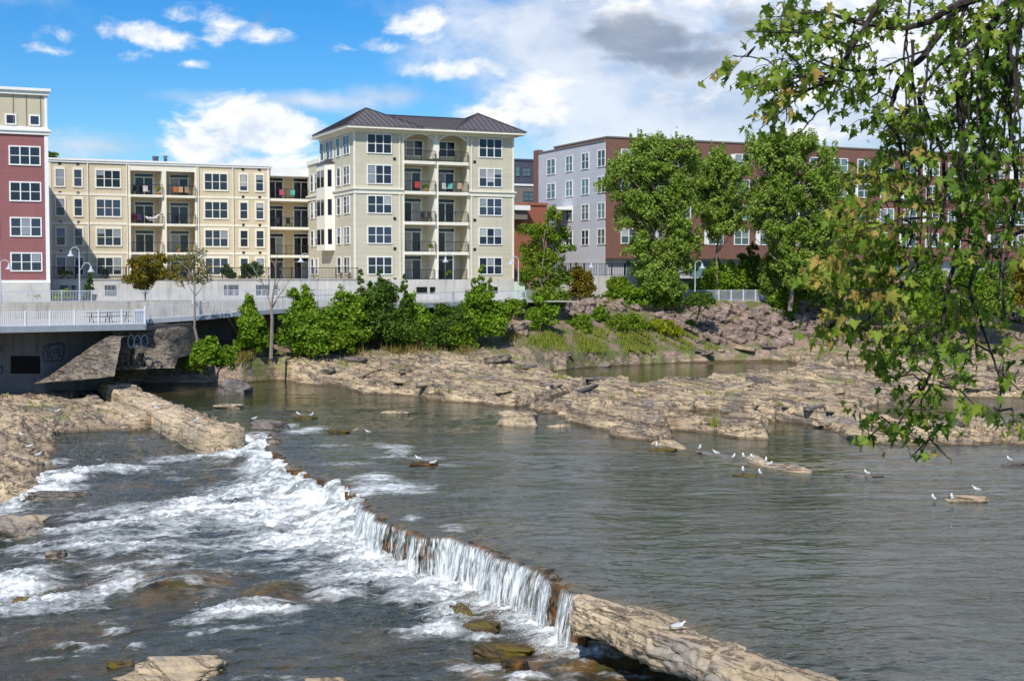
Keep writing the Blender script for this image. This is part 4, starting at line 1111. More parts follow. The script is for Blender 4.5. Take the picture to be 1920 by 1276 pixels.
for k in range(4):
    for a, b2, n in ((105.5, 120.5, 1), (140, 153.5, 1), (181.5, 225.5, 3), (384.5, 426, 3), (450.5, 463.5, 1), (480.5, 493.5, 1)):
        window(tan, ('v', TV), tu(a), tu(b2), tb[k], tt[k], n, trim=.16, head=.08, frame='trimtan')
    for px in (113, 147, 456, 487):
        vent(tan, ('v', TV), tu(px), tt[k] + .62)
    for i, (a0, a1) in enumerate(((b0 + .1, p0), (p1, b1 - .1))):
        z = fl_[k]
        if k < 3:
            m = MB(); m.box(a0, a1, TV - .38, vq + .05, z - .24, z); m.build('balcony', M['trimtan'], tan)
        patio_door(tan, ('v', vq), a0 + .75, a0 + 2.65, z + .03, z + 2.3)
        if k < 3: guard(tan, ('v', TV), a0, a1, .33, z)
w0, w1 = uT + .1, uS + .2
wq = TV + 2.4
wz = [FV(TV, 540, y)[1] for y in (372.5, 425.5, 478)] + [Z0]
for k in range(4):
    z = wz[k]
    if k < 3:
        m = MB(); m.box(w0, w1, TV - .1, wq + .05, z - .28, z); m.build('balcony', M['trimtan'], tan)
        guard(tan, ('v', TV), w0, w1, .06, z)
    L = w1 - w0
    patio_door(tan, ('v', wq), w0 + .35, w0 + 2.0, z + .03, z + 2.35)
    patio_door(tan, ('v', wq), w0 + 3.2, w0 + 4.9, z + .03, z + 2.35)
for px, h, r_ in ((302, .55, .30), (321, .62, .18)):
    m = MB(); a = tu(px); c_ = W(a, TV + 3, zr + .38)
    m.tube([c_, (c_[0], c_[1], c_[2] + h)], [r_, r_], 10); m.tube([(c_[0], c_[1], c_[2] + h + .06), (c_[0], c_[1], c_[2] + h + .22)], [r_ * 1.25, r_ * 1.1], 10)
    m.build('roof_vent', M['darkpanel'], tan)
for px in (140, 424):
    m = MB(); a = tu(px); m.box(a - .8, a + .8, TV + 4, TV + 5.2, zr + .38, zr + .62); m.build('roof_hatch', M['taupe'], tan)

# ---- red building
RV = 123.8
rR = FV(RV, 91, 400)[0]
rz1 = FV(RV, 60, 252)[1]; rz2 = FV(RV, 60, 178)[1]
rL = rR - 22
RB = 8.15
red = thing('apartment_building', 'red clapboard apartment building with a beige panelled top storey', 'building', W(rR, RV, RB))
b_ = MB(); b_.box(rL, rR, RV, RV + 22.5, RB, rz1); b_.build('wall', M['red'], red)
b_ = MB(); b_.box(rL, rR - .05, RV + .12, RV + 10, rz1, rz2); b_.build('top_storey', M['beige_panel'], red)
b_ = MB(); b_.box(rL, rR + .05, RV - .08, RV + 11, 6.0, RB - .12); b_.build('foundation', M['concrete_w'], red)
m = MB()
m.box(rL, rR + .28, RV - .28, RV + 22.6, rz1 + .25, rz1 + .42); m.box(rL, rR + .16, RV - .16, RV + 22.6, rz1 - .02, rz1 + .25); m.box(rL, rR + .08, RV - .08, RV + 22.55, rz1 + .42, rz1 + .62)
m.box(rL, rR + .3, RV - .3, RV + 10.2, rz2 + .32, rz2 + .55); m.box(rL, rR + .15, RV - .12, RV + 10.1, rz2, rz2 + .32)
m.build('cornice', M['white'], red)
m = MB(); m.box(rR - .26, rR + .05, RV - .06, RV + .2, RB, rz1 - .02); m.box(rR - .2, rR + .02, RV + .06, RV + .3, rz1 + .62, rz2); m.box(rL, rR + .06, RV - .10, RV + .1, RB - .12, RB + .12)
m.build('corner_trim', M['white'], red)
m = MB()
for px in (24.8, 49.5, 76):
    a = FV(RV + .12, px, 210)[0]; m.box(a - .03, a + .03, RV + .08, RV + .14, rz1 + .62, rz2)
m.build('batten', M['taupe'], red)
for px in (12, 28), (57, 72.5):
    window(red, ('v', RV + .12), FV(RV + .12, px[0], 220)[0], FV(RV + .12, px[1], 220)[0], FV(RV + .12, 20, 231.5)[1], FV(RV + .12, 20, 216)[1], 1, 1, trim=.12, blind=.1)
rt = [FV(RV, 50, y)[1] for y in (276, 343, 409.5, 475.5)]; rb = [FV(RV, 50, y)[1] for y in (308, 375.5, 441.5, 506.5)]
for k in range(4):
    for a, b2 in ((20.5, 75.5), (-60, -4)):
        window(red, ('v', RV), FV(RV, a, 400)[0], FV(RV, b2, 400)[0], rb[k], rt[k], 3, trim=.11)

# ---- long brown brick building with grey end
BY = PY(1138, 400, 160)
ub = BY[0] * UX + BY[1] * UY; vbb = -BY[0] * UY + BY[1] * UX
zt = PY(1138, 258, 160)[2]; ztg = PY(1138, 264, 160)[2]; zbs = PY(1138, 484, 160)[2]
vend = FU(ub, 1011, 400)[0]
apt = thing('apartment_building', 'long brown brick apartment building with a pale grey panelled end', 'building', W(ub, vbb, 8.4))
b_ = MB(); b_.box(ub, ub + 78, vbb, vbb + 14, zbs, zt); b_.build('brick_wall', M['brown_brick'], apt)
b_ = MB(); b_.box(ub - .10, ub + .0, vbb + .35, vend, 6.5, ztg); b_.box(ub + .01, ub + 20, vbb + .4, vend - .3, ztg - .3, ztg - .02); b_.build('grey_wall', M['greypanel'], apt)
b_ = MB(); b_.box(ub - .11, ub + .5, vend, vend + 1.5, 6.5, ztg + .5); b_.build('brick_pier', M['brown_brick'], apt)
b_ = MB(); b_.box(ub + .05, ub + 77, vbb + .8, vbb + 13, 6.5, zbs + .01); b_.build('ground_storey', M['greypanel'], apt)
m = MB(); m.box(ub - .06, ub + 78.1, vbb - .1, vbb + 14.1, zt, zt + .18); m.box(ub - .2, ub - .005, vbb + .3, vend + .1, ztg, ztg + .16)
m.build('coping', M['taupe'], apt)
gt = [PY(1128, y, 160.7)[2] for y in (282, 331.5, 381, 430)]; gb = [PY(1128, y, 160.7)[2] for y in (311, 360, 408.5, 457)]
for k in range(4):
    for a, b2 in ((1026, 1041), (1061.5, 1073.5), (1091, 1104), (1121, 1134.5)):
        window(apt, ('u', ub - .10), FU(ub - .1, b2, 400)[0], FU(ub - .1, a, 400)[0], gb[k], gt[k], 2, 2, trim=.09, gl='glassgreen', blind=.3)
bt = [FV(vbb, 1180, y)[1] for y in (281.5, 331, 380.5, 429.5)]; bb = [FV(vbb, 1180, y)[1] for y in (307.5, 357, 406.5, 455.5)]
ucs = [FV(vbb, px, 440)[0] for px in (1165,)]
u0 = FV(vbb, 1165, 440)[0]; u1 = FV(vbb, 1329, 440)[0]; pit = (FV(vbb, 1425, 440)[0] - u1) / 2
cols = [u0, u0 + pit, u0 + 2 * pit] + [u1 + pit * j for j in range(-1, 15)]
cols = [c_ for i, c_ in enumerate(cols) if i == 0 or min(abs(c_ - q) for q in cols[:i]) > pit * .7]
for k in range(4):
    for j, a in enumerate(cols):
        w_ = window(apt, ('v', vbb), a, a + 1.95, bb[k], bt[k], 2, 2, trim=.10, gl='glassgreen', blind=.3)
        if (j + k) % 2 == 0 and j:
            m = MB(); m.fbox(('v', vbb), a - .62, a - .12, -.02, .03, bb[k] - .05, bt[k] + .05); m.build('side_panel', M['white'], w_)
for j in range(12):
    m = MB(); m.box(ub + 3 + j * 4.4, ub + 5.6 + j * 4.4, vbb + .76, vbb + .79, 8.6, zbs - .25); m.build('storefront_glass', M['glassgreen'], apt)

# ---- buildings far behind
def far_building(name, label, pxa, pxb, pyt, Y, depth, mat, wins, base=8.0, roofm='flat', **k):
    a, b2 = PY(pxa, pyt, Y), PY(pxb, pyt, Y)
    ua = a[0] * UX + a[1] * UY; va = -a[0] * UY + a[1] * UX
    ub_ = FV(va, pxb, pyt)[0]
    t = thing(name, label, 'building', W(ua, va, base))
    m = MB(); m.box(ua, ub_, va, va + depth, base, a[2]); m.build('wall', M[mat], t)
    m = MB(); m.box(ua - .15, ub_ + .15, va - .15, va + depth + .1, a[2], a[2] + .3); m.build('roof', M[roofm], t)
    for x0, x1, y0, y1, n in wins:
        A, B = FV(va, x0, y0), FV(va, x1, y1)
        window(t, ('v', va), A[0], B[0], B[1], A[1], n, 2, trim=.07, gl='glassgreen', blind=.3, frame=k.get('frame', 'darkpanel'))
    return t, va
far_building('apartment_building', 'dark slate grey building rising farthest behind the sage building', 945, 1003, 300, 232, 20, 'darkpanel', [(967, 974, 312, 330, 1), (980, 994, 315, 330, 2)], roofm='darkpanel')
far_building('apartment_building', 'low taupe building below the dark slate grey one', 930, 1005, 347, 212, 14, 'taupe', [(982, 1000, 360, 376, 2)], roofm='white')
br, bva = far_building('brick_building', 'small red brick building with white canopies beside the sage building', 960, 1025, 384, 166, 9, 'red_brick', [], roofm='red_brick')
m = MB()
m.box(FV(bva, 955, 390)[0], FV(bva, 984, 390)[0], bva - 1.6, bva + .2, FV(bva, 970, 395)[1], FV(bva, 970, 386)[1]); m.box(FV(bva, 1026, 390)[0], FV(bva, 1074, 390)[0], bva - 1.2, bva + 1.5, FV(bva, 1050, 394)[1], FV(bva, 1050, 388)[1])
m.build('canopy', M['white'], br)
m = MB(); m.box(FV(bva, 955, 390)[0], FV(bva, 981, 390)[0], bva - 1.2, bva + .1, FV(bva, 970, 412)[1], FV(bva, 970, 395.2)[1]); m.build('loading_door', M['taupe'], br)
m = MB(); m.box(FV(bva, 1024, 440)[0] - .7, FV(bva, 1024, 440)[0] - .2, bva - .03, bva + .1, 9, 14); m.build('dark_slit', M['void'], br)

# ------------------------------------------------------------------ terrace, promenade, boardwalk
PZ = 6.45
m = MB(); m.box(-30, 26.5, 119.8, 129.2, PZ - .3, PZ)
m.box(26.5, 60, 119.8, 131.5, PZ - .32, PZ - .2)
m.build('promenade', M['concrete'])['kind'] = 'structure'
TW = 129.0
m = MB(); m.box(rR + .1, u_c - .1, TW, TV + 3, Z0 - .15, Z0 - .03)
m.build('terrace_paving', M['concrete'])['kind'] = 'structure'
tw = thing('retaining_wall', 'stained pale concrete terrace wall under the black terrace fence', 'retaining wall', W(rR + .1, TW, PZ))
m = MB(); m.box(rR + .1, u_c - .05, TW - .35, TW, PZ - .4, Z0 + .02); m.build('wall', M['concrete_w'], tw)
m = MB(); m.box(rR + .1, u_c - .05, TW - .42, TW + .02, Z0 + .02, Z0 + .14); m.build('coping', M['concrete'], tw)
for px0, px1 in ((112, 128), (133, 141), (195, 216), (418, 424), (426, 445), (478, 503), (512, 518)):
    m = MB(); m.box(FV(TW, px0, 550)[0], FV(TW, px1, 550)[0], TW - .40, TW - .34, PZ + .45, PZ + 1.35); gr = m.build('basement_window', M['void'], tw)
    g2 = MB(); a0, a1 = FV(TW, px0, 550)[0], FV(TW, px1, 550)[0]
    for j in range(int((a1 - a0) / .12) + 1): g2.box(a0 + j * .12, a0 + j * .12 + .03, TW - .43, TW - .405, PZ + .45, PZ + 1.35)
    g2.build('bar', M['galv'], gr)

def fence(name, label, pts, h, zf, mat, group=None, picket=.13, post=2.0, pr=.012, postr=.035, cat='railing', double=False):
    """picket fence along a ground line; pts are world points"""
    t = thing(name, label, cat, pts[0], group)
    m = MB()
    total = 0
    posts = []
    for a, b2 in zip(pts[:-1], pts[1:]):
        a, b2 = Vector(a), Vector(b2)
        L = (b2 - a).length
        up = Vector((0, 0, 1))
        m.bar(a + up * (h - .03), b2 + up * (h - .03), .05, .05); m.bar(a + up * .10, b2 + up * .10, .04, .04)
        if double: m.bar(a + up * (h - .16), b2 + up * (h - .16), .035, .035)
        n = max(1, int(L / picket))
        for i in range(n + 1):
            p = a.lerp(b2, i / n); m.bar(p + up * .1, p + up * (h - .05 if not double else h - .17), pr * 2)
        k = max(1, round(L / post))
        for i in range(k + 1): posts.append(a.lerp(b2, i / k))
    m.build('railing_panel', M[mat], t)
    last = None
    for p in posts:
        if last is not None and (p - last).length < .3: continue
        last = p
        q = MB(); q.bar(p + Vector((0, 0, -.02)), p + Vector((0, 0, h + .05)), postr * 2); q.build('post', M[mat], t)
    return t
def uvp(v, px, z):
    q = FV(v, px, 540); return W(q[0], v, z)
fence('terrace_fence', 'black metal picket fence along the top of the terrace wall', [uvp(TW - .15, 94, Z0 + .14), W(u_c - .2, TW - .15, Z0 + .14)], 1.05, 0, 'black', None, .14, 2.2, .012, .04, 'fence')
fence('promenade_railing', 'grey metal railing of the upper promenade along the concrete wall', [uvp(119.95, -180, PZ), uvp(119.95, 490, PZ), uvp(119.95, 640, PZ)], .98, 0, 'galv', None, .12, 2.3)
# promenade retaining wall above the boardwalk
m = MB(); a0 = FV(119.8, -200, 560)[0]; a1 = FV(119.8, 640, 560)[0]
m.box(a0, a1, 119.4, 119.8, 1.5, PZ + .02); pw = m.build('retaining_wall', M['concrete'])
tag(pw, 'grey weathered concrete wall carrying the promenade behind the boardwalk', 'retaining wall')
# lower boardwalk: platform on the left, ramp to the right
bz = 5.1
A = [PY(-260, 617, 88), PY(0, 611, 95), PY(272, 606.5, 100.5)]
A = [np.array([q[0], q[1], bz]) for q in A]
Bk = [np.array([q[0], q[1], bz]) for q in (PY(272, 596, 111.5),)]
ramp = [(272, 112.2, 5.1), (370, 113.0, 5.35), (463, 114.6, 5.68), (560, 118.2, 5.88), (640, 121.4, 5.98), (780, 125.2, 6.06), (880, 129.6, 6.15), (962, 133.6, 6.2), (1010, 136.0, 6.2)]
def at(px, Y, z): return np.array([(px - CX) / FPX * Y * .9995, Y, z])
rp = [at(*q) for q in ramp]
board = thing('boardwalk', 'raised grey boardwalk with a square platform over the old stone wall', 'boardwalk', (A[1][0], A[1][1], bz))
m = MB()
back = [uvp(119.4, px, bz) for px in (-330, 10, 300)]
outl = [A[0], A[1], A[2], Bk[0], rp[0]]
dk = [tuple(A[0]), tuple(A[1]), tuple(A[2]), tuple(Bk[0]), back[2], back[1], back[0]]
m.add([(x, y, bz) for x, y, z in dk] + [(x, y, bz - .14) for x, y, z in dk], [tuple(range(7)), tuple(range(13, 6, -1))] + [(i, i + 7, (i + 1) % 7 + 7, (i + 1) % 7) for i in range(7)])
bkp = [uvp(119.4, px, 0) for px in (300, 385, 480, 570, 650)] + [W(FV(122.2, px, 540)[0], 122.2, 0) for px in (785, 885, 965, 1012)]
for i in range(len(rp) - 1):
    a, b2 = rp[i], rp[i + 1]; c_, d_ = bkp[i + 1], bkp[i]
    top = [tuple(a + np.array([0, 0, .006])), tuple(b2 + np.array([0, 0, .006])), (c_[0], c_[1], b2[2] + .006), (d_[0], d_[1], a[2] + .006)]
    m.hexa([(p[0], p[1], p[2] - .15) for p in top] + top)
m.build('deck', M['deck'], board)
m = MB()
def edge(a, b2, h=.34, off=.06):
    a, b2 = Vector(a), Vector(b2)
    n_ = Vector((b2.y - a.y, a.x - b2.x, 0)).normalized() * off
    m.bar(a + n_ + Vector((0, 0, -h / 2 + .03)), b2 + n_ + Vector((0, 0, -h / 2 + .03)), .10, h)
for a, b2 in zip(A[:-1], A[1:]): edge(a, b2, .42)
edge(A[2], Bk[0], .42)
for a, b2 in zip(rp[:-1], rp[1:]): edge(a, b2, .36)
m.build('edge_beam', M['deckside'], board)
m = MB()
for a, b2 in ((A[0], A[1]), (A[1], A[2])):
    for t in np.linspace(0, 1, 6):
        p = a + (b2 - a) * t; m.bar((p[0], p[1] + .4, bz - .3), (p[0] + 1.5, p[1] + 8, bz - .3), .2, .3)
for i in range(3):
    a = rp[i] + (rp[i + 1] - rp[i]) * .6
    m.bar((a[0], a[1] + .3, a[2] - .3), (a[0] + .9, a[1] + 4.2, 2.2), .16, .16)
    m.bar((a[0] + .0, a[1] + .2, a[2] - .28), (a[0] - .8, a[1] + 6, a[2] - .28), .2, .28)
m.build('support_beam', M['taupe'], board)
fence('boardwalk_railing', 'white painted picket railing round the boardwalk platform', [tuple(q) for q in A] + [tuple(Bk[0])], 1.06, 0, 'whitemetal', None, .125, 1.75, .016, .05)
fence('boardwalk_railing', 'grey picket railing along the boardwalk ramp leading right towards the shrubs', [tuple(q + np.array([0, .05, .01])) for q in rp], 1.05, 0, 'galv', None, .125, 2.0, .013, .04)
# gate post panel at the platform corner
m = MB(); c_ = A[2] + np.array([-.35, -.02, .62]); m.xbox((c_[0], c_[1] - .06, c_[2]), .75, .05, 1.0, R(33))
sg = m.build('notice_board', M['whitemetal']); tag(sg, 'plain white panel fixed at the corner of the platform railing', 'sign')
# the old walls under the boardwalk
m = MB(); W0 = PY(-320, 640, 92); W1 = PY(85, 640, 99.6); W2 = PY(212, 640, 103)
def wallbox(m, a, b2, z0, z1, th=1.0):
    a, b2 = Vector((a[0], a[1], 0)), Vector((b2[0], b2[1], 0))
    n_ = Vector((-(b2.y - a.y), b2.x - a.x, 0)).normalized() * th
    m.hexa([(p.x, p.y, z0) for p in (a, b2, b2 + n_, a + n_)] + [(p.x, p.y, z1) for p in (a, b2, b2 + n_, a + n_)])
sup = thing('support_wall', 'shaded grey concrete wall with graffiti and a square opening under the boardwalk', 'wall', (W1[0], W1[1], 1.0))
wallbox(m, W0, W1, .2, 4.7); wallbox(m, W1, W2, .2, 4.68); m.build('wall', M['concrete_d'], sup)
def onwall(px, py):
    """point on the front of the support wall"""
    q = pdir(px, py); a, b2 = (W0, W1) if px < 85 else (W1, W2)
    dx, dy = b2[0] - a[0], b2[1] - a[1]
    t = (a[0] * dy - a[1] * dx) / (q[0] * dy - q[1] * dx)
    return Vector((q[0] * t, q[1] * t, EYE + q[2] * t)) + Vector((dy, -dx, 0)).normalized() * .03
m = MB(); o4 = [onwall(*q) for q in ((20, 700), (75, 700), (75, 667), (20, 667))]
m.add([tuple(p) for p in o4], [(0, 1, 2, 3)]); m.build('opening', M['void'], sup)
m = MB()
for pl in ([(82, 650), (100, 646), (118, 645), (119, 660), (116, 675), (98, 676), (84, 678), (80, 664), (82, 650)], [(86, 652), (90, 672)], [(92, 650), (93, 668), (100, 670)], [(101, 655), (105, 654), (106, 662), (101, 664), (100, 656)], [(110, 650), (111, 668), (117, 667)], [(90, 646), (112, 643), (121, 648)], [(-4, 646), (2, 650), (3, 656), (-3, 660)], [(0, 690), (4, 684), (5, 696), (1, 700)]):
    m.tube([onwall(*q) for q in pl], .045, 5)
m.build('graffiti', M['graffiti'], sup)
# sloping rubble apron and stone abutment
def lump(name, label, cat, loc, size, rz, mat, seed, flat=.3, detail=3, bev=.45, group=None, tilt=(0, 0), parent=None, strata=True):
    """a rock: a box rounded to blocks, broken with noise and bedding steps"""
    k = 6 if detail < 3 else 11
    lin_ = np.linspace(-1, 1, k)
    vs, fs, idx = [], [], {}
    def vid(p):
        key = tuple(np.round(p, 5))
        if key not in idx: idx[key] = len(vs); vs.append(p)
        return idx[key]
    for ax in range(3):
        for sgn in (-1, 1):
            for i in range(k - 1):
                for j in range(k - 1):
                    q = []
                    for a, b2 in ((i, j), (i + 1, j), (i + 1, j + 1), (i, j + 1)):
                        p = [0, 0, 0]; p[ax] = sgn; p[(ax + 1) % 3] = lin_[a]; p[(ax + 2) % 3] = lin_[b2]
                        q.append(vid(tuple(p)))
                    fs.append(q if sgn > 0 else q[::-1])
    V = np.array(vs, float)
    n_ = V / np.linalg.norm(V, axis=1, keepdims=True)
    V = V * (1 - bev) + n_ * bev * 1.25
    r0 = seed * 13.7
    s3 = lambda f, o_: (fbm(V[:, 0] * f + r0 + V[:, 2] * .6, V[:, 1] * f - r0 + V[:, 2] * .7, o_) + fbm(V[:, 1] * f + r0 * 2, V[:, 2] * f + r0 + V[:, 0] * .5, o_)) * .5
    V = V * (1 + .34 * s3(.9, 2) + .17 * s3(2.6, 4))[:, None]
    if strata: V[:, :2] *= (1 + .04 * np.sign(np.sin(V[:, 2] * 5 + r0 + s3(.8, 2) * 4)))[:, None]
    V[:, 2] = np.where(V[:, 2] > flat, flat + (V[:, 2] - flat) * .5 + .12 * s3(1.7, 3), V[:, 2])
    V = V * np.array(size) / 2
    a = R(tilt[0]); V = np.stack([V[:, 0] * math.cos(a) + V[:, 2] * math.sin(a), V[:, 1], -V[:, 0] * math.sin(a) + V[:, 2] * math.cos(a)], -1)
    a = R(tilt[1]); V = np.stack([V[:, 0], V[:, 1] * math.cos(a) - V[:, 2] * math.sin(a), V[:, 1] * math.sin(a) + V[:, 2] * math.cos(a)], -1)
    o = np_mesh(name, V, np.array(fs), M[mat], parent, False)
    o.location = tuple(map(float, loc)); o.rotation_euler = (0, 0, rz)
    if label: tag(o, label, cat, group)
    return o
abut = thing('stone_abutment', 'old rubble stone abutment with a sloping apron and square holes under the platform', 'abutment', PY(210, 690, 98))
def sheetwall(name, prof, Yf_, thick, mat, parent, n=26, amp=.25, lean=1.2, seed=0):
    """rough faced wall block: prof gives (px, py_top, py_bot); thick behind"""
    pxs = np.linspace(prof[0][0], prof[-1][0], n)
    tp = np.interp(pxs, [p[0] for p in prof], [p[1] for p in prof]); bt_ = np.interp(pxs, [p[0] for p in prof], [p[2] for p in prof])
    rows = 14
    V = np.zeros((rows + 3, n, 3))
    for i in range(n):
        Yb = Yf_(pxs[i])
        top, bot = PY(pxs[i], tp[i], Yb), PY(pxs[i], bt_[i], Yb)
        for j in range(rows):
            t = j / (rows - 1)
            z = bot[2] + (top[2] - bot[2]) * t
            V[j, i] = (top[0], Yb + lean * t, z)
        V[rows, i] = (top[0] + .3, Yb + lean + thick * .5, top[2] + .05); V[rows + 1, i] = (top[0] + .5, Yb + lean + thick, top[2]); V[rows + 2, i] = (top[0] + .5, Yb + lean + thick, bot[2] - 1)
    nz = fbm(V[..., 0] * .9 + seed, V[..., 2] * 1.3 + seed, 5)
    blockn = perlin(np.floor(V[..., 0] * 1.1 + .5 * np.floor(V[..., 2] * 1.6)) * 3.3 + seed, np.floor(V[..., 2] * 1.6) * 2.7)
    V[..., 1] += amp * nz + amp * .8 * blockn
    idx = np.arange((rows + 3) * n).reshape(rows + 3, n)
    F = np.stack([idx[:-1, :-1], idx[:-1, 1:], idx[1:, 1:], idx[1:, :-1]], -1).reshape(-1, 4)
    return np_mesh(name, V.reshape(-1, 3), F, M[mat], parent, False)
sheetwall('apron', [(60, 716, 720), (92, 694, 716), (150, 655, 712), (188, 632, 708), (214, 634, 705)], lambda p: 97.0, 4, 'rubble', abut, 40, .22, 2.0, 3)
sheetwall('stone_wall', [(208, 622, 694), (255, 619, 692), (298, 617, 690), (308, 622, 690), (327, 672, 690)], lambda p: 99.5 + (p - 208) * .02, 7, 'rubble', abut, 46, .20, .9, 8)
m = MB()
for px, py in ((215, 652), (215, 662), (215, 672), (215, 684), (242, 661), (240, 671), (263, 666), (262, 674), (241, 681), (266, 684)):
    c_ = PY(px, py, 99.4); m.xbox((c_[0], c_[1] + .2, c_[2]), .3, .6, .32)
m.build('hole', M['void'], abut)
m = MB()
for cx_, cy_ in ((246, 640), (258, 641), (271, 640)):
    m.tube([PY(cx_ + 6 * math.cos(a), cy_ + 12 * math.sin(a), 99.55) for a in np.linspace(0, 2 * math.pi, 14)], .05, 5)
m.tube([PY(x, y, 99.6) for x, y in ((233, 630), (229, 640), (233, 652))], .05, 5)
m.build('graffiti', M['graffiti'], abut); m = MB()
for i, pl in enumerate(([(152, 682), (156, 678), (153, 687)], [(160, 679), (160, 687), (164, 687)], [(168, 687), (170, 679), (173, 687)], [(178, 687), (178, 679), (183, 687), (183, 679)], [(188, 679), (188, 687), (193, 687), (193, 679)])):
    m.tube([PY(x, y, 96.95) for x, y in pl], .03, 4)
m.build('graffiti', M['graffiti_w'], abut)
# back of the space under the ramp, its shade put into the dark colour
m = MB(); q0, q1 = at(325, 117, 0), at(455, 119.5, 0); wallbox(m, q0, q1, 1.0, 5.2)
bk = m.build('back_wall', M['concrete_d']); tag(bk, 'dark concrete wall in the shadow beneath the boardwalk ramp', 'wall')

# ---- right hand: concrete wall, white railing, black fence
rw = MB()
V0 = 134.0
ra, rb_ = FV(V0, 1045, 530)[0], FV(V0, 1208, 530)[0]
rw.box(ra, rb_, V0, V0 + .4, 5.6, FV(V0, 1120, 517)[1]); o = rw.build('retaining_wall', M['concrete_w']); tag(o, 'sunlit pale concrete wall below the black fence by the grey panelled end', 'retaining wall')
fence('metal_fence', 'black picket fence in front of the grey panelled wall', [W(ra, V0 + .2, FV(V0, 1120, 517)[1]), W(rb_ + 6, V0 + .2, FV(V0, 1120, 517)[1])], 1.35, 0, 'black', None, .2, 1.6, .022, .07, 'fence')
rw = MB(); V1 = 131.0
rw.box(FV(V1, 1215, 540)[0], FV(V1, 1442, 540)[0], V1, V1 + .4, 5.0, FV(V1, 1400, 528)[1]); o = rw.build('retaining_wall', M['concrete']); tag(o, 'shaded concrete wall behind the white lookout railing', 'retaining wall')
look = MB(); V2 = 126.2; zl = FV(V2, 1400, 563)[1]
look.box(FV(V2, 1275, 560)[0], FV(V2, 1442, 560)[0], V2, V1, zl - .2, zl); look.build('lookout_paving', M['concrete'])['kind'] = 'structure'
fence('lookout_railing', 'white picket railing of the lookout right of the tall poplar', [W(FV(V2, 1278, 560)[0], V2 + .1, zl), W(FV(V2, 1440, 560)[0], V2 + .1, zl), W(FV(V2, 1440, 560)[0], V2 + 3.5, zl)], 1.12, 0, 'whitemetal', None, .14, 1.5, .014, .05)

# ---- street lamps
def lamp(label, px, Y, ytop, side, double=False):
    z1 = PY(px, ytop, Y)[2]; x = (px - CX) / FPX * Y
    t = thing('street_lamp', label, 'street lamp', (x, Y, PZ - .2), 'white promenade lamps')
    m = MB(); m.tube([(x, Y, PZ - .2), (x, Y, PZ + .7)], [.11, .09], 8); m.tube([(x, Y, PZ + .7), (x, Y, z1 - .5)], [.065, .05], 8)
    m.build('pole', M['lampmetal'], t)
    for s in ((side, -side) if double else (side,)):
        drop = 0 if s == side else -1.3
        m = MB(); zc = z1 - .5 + drop
        if drop: m.tube([(x, Y, zc - .3), (x + s * .25, Y, zc - .05)], .03, 6)
        pts = [(x + s * (.0 if not drop else .25) + s * .36 * (1 - math.cos(a)), Y, zc + .36 * math.sin(a)) for a in np.linspace(0, math.pi * .95, 8)]
        m.tube(pts, .032, 6); m.build('arm', M['lampmetal'], t)
        e = pts[-1]
        m = MB(); m.tube([(e[0], Y, e[2] + .03), (e[0], Y, e[2] - .12), (e[0], Y, e[2] - .28), (e[0], Y, e[2] - .42), (e[0], Y, e[2] - .46)], [.06, .10, .15, .28, .29], 12)
        m.build('lamp_shade', M['lampmetal'], t)
    return t
lamp('tall white lamp at the left picture edge before the red building', 2, 113.5, 484, 1)
lamp('white two armed lamp beside the conical evergreen', 150, 116, 460, -1, True)
lamp('white lamp behind the sparse leaved tree on the promenade', 362, 117.5, 462, 1)
lamp('white lamp where the pale yellow and sage buildings meet', 580, 121.2, 472, -1)
lamp('white lamp before the right balconies of the sage building', 850, 128.4, 473, -1)
lamp('white lamp at the right corner of the sage building', 972, 134.2, 478, -1)
lamp('white lamp before the grey panelled end wall', 1121, 144, 485, -1)
lamp('slim white lamp standing left of the lookout railing', 1303, 141.5, 486, 1)

# ---- picnic tables on the platform, furniture on balconies
def picnic(label, px, Y, rz):
    x = (px - CX) / FPX * Y
    t = thing('picnic_table', label, 'picnic table', (x, Y, bz), 'platform picnic tables')
    ca, sa = math.cos(rz), math.sin(rz)
    def L(a, b2, z): return (x + a * ca - b2 * sa, Y + a * sa + b2 * ca, bz + z)
    m = MB(); m.xbox(L(0, 0, .74), 1.8, .75, .05, rz); m.build('tabletop', M['black'], t)
    for s in (-1, 1):
        m = MB(); m.xbox(L(0, s * .65, .45), 1.8, .28, .05, rz); m.build('bench', M['black'], t)
    for s in (-.6, .6):
        m = MB(); m.bar(L(s, -.7, 0), L(s, .12, .72), .07); m.bar(L(s, .7, 0), L(s, -.12, .72), .07); m.build('leg', M['black'], t)
picnic('dark picnic table left on the boardwalk platform', 186, 104.5, R(30)); picnic('dark picnic table right on the boardwalk platform', 222, 106.5, R(28))
def chair(label, u, v, z, mat, rz, k=1.0):
    c_ = W(u, v, z)
    t = thing('balcony_chair', label, 'chair', c_, 'chairs on the balconies')
    a = R(24) + rz; ca, sa = math.cos(a), math.sin(a)
    def L(p, q, h): return (c_[0] + (p * ca - q * sa) * k, c_[1] + (p * sa + q * ca) * k, z + h * k)
    m = MB(); m.xbox(L(0, 0, .42), .5 * k, .5 * k, .07 * k, a); m.build('seat', M[mat], t)
    m = MB(); m.xbox(L(0, .24, .72), .5 * k, .06 * k, .56 * k, a); m.build('backrest', M[mat], t)
    for p, q in ((-.21, -.21), (.21, -.21), (-.21, .2), (.21, .2)):
        m = MB(); m.bar(L(p, q, .01), L(p, q, .39), .04 * k); m.build('leg', M['black'], t)
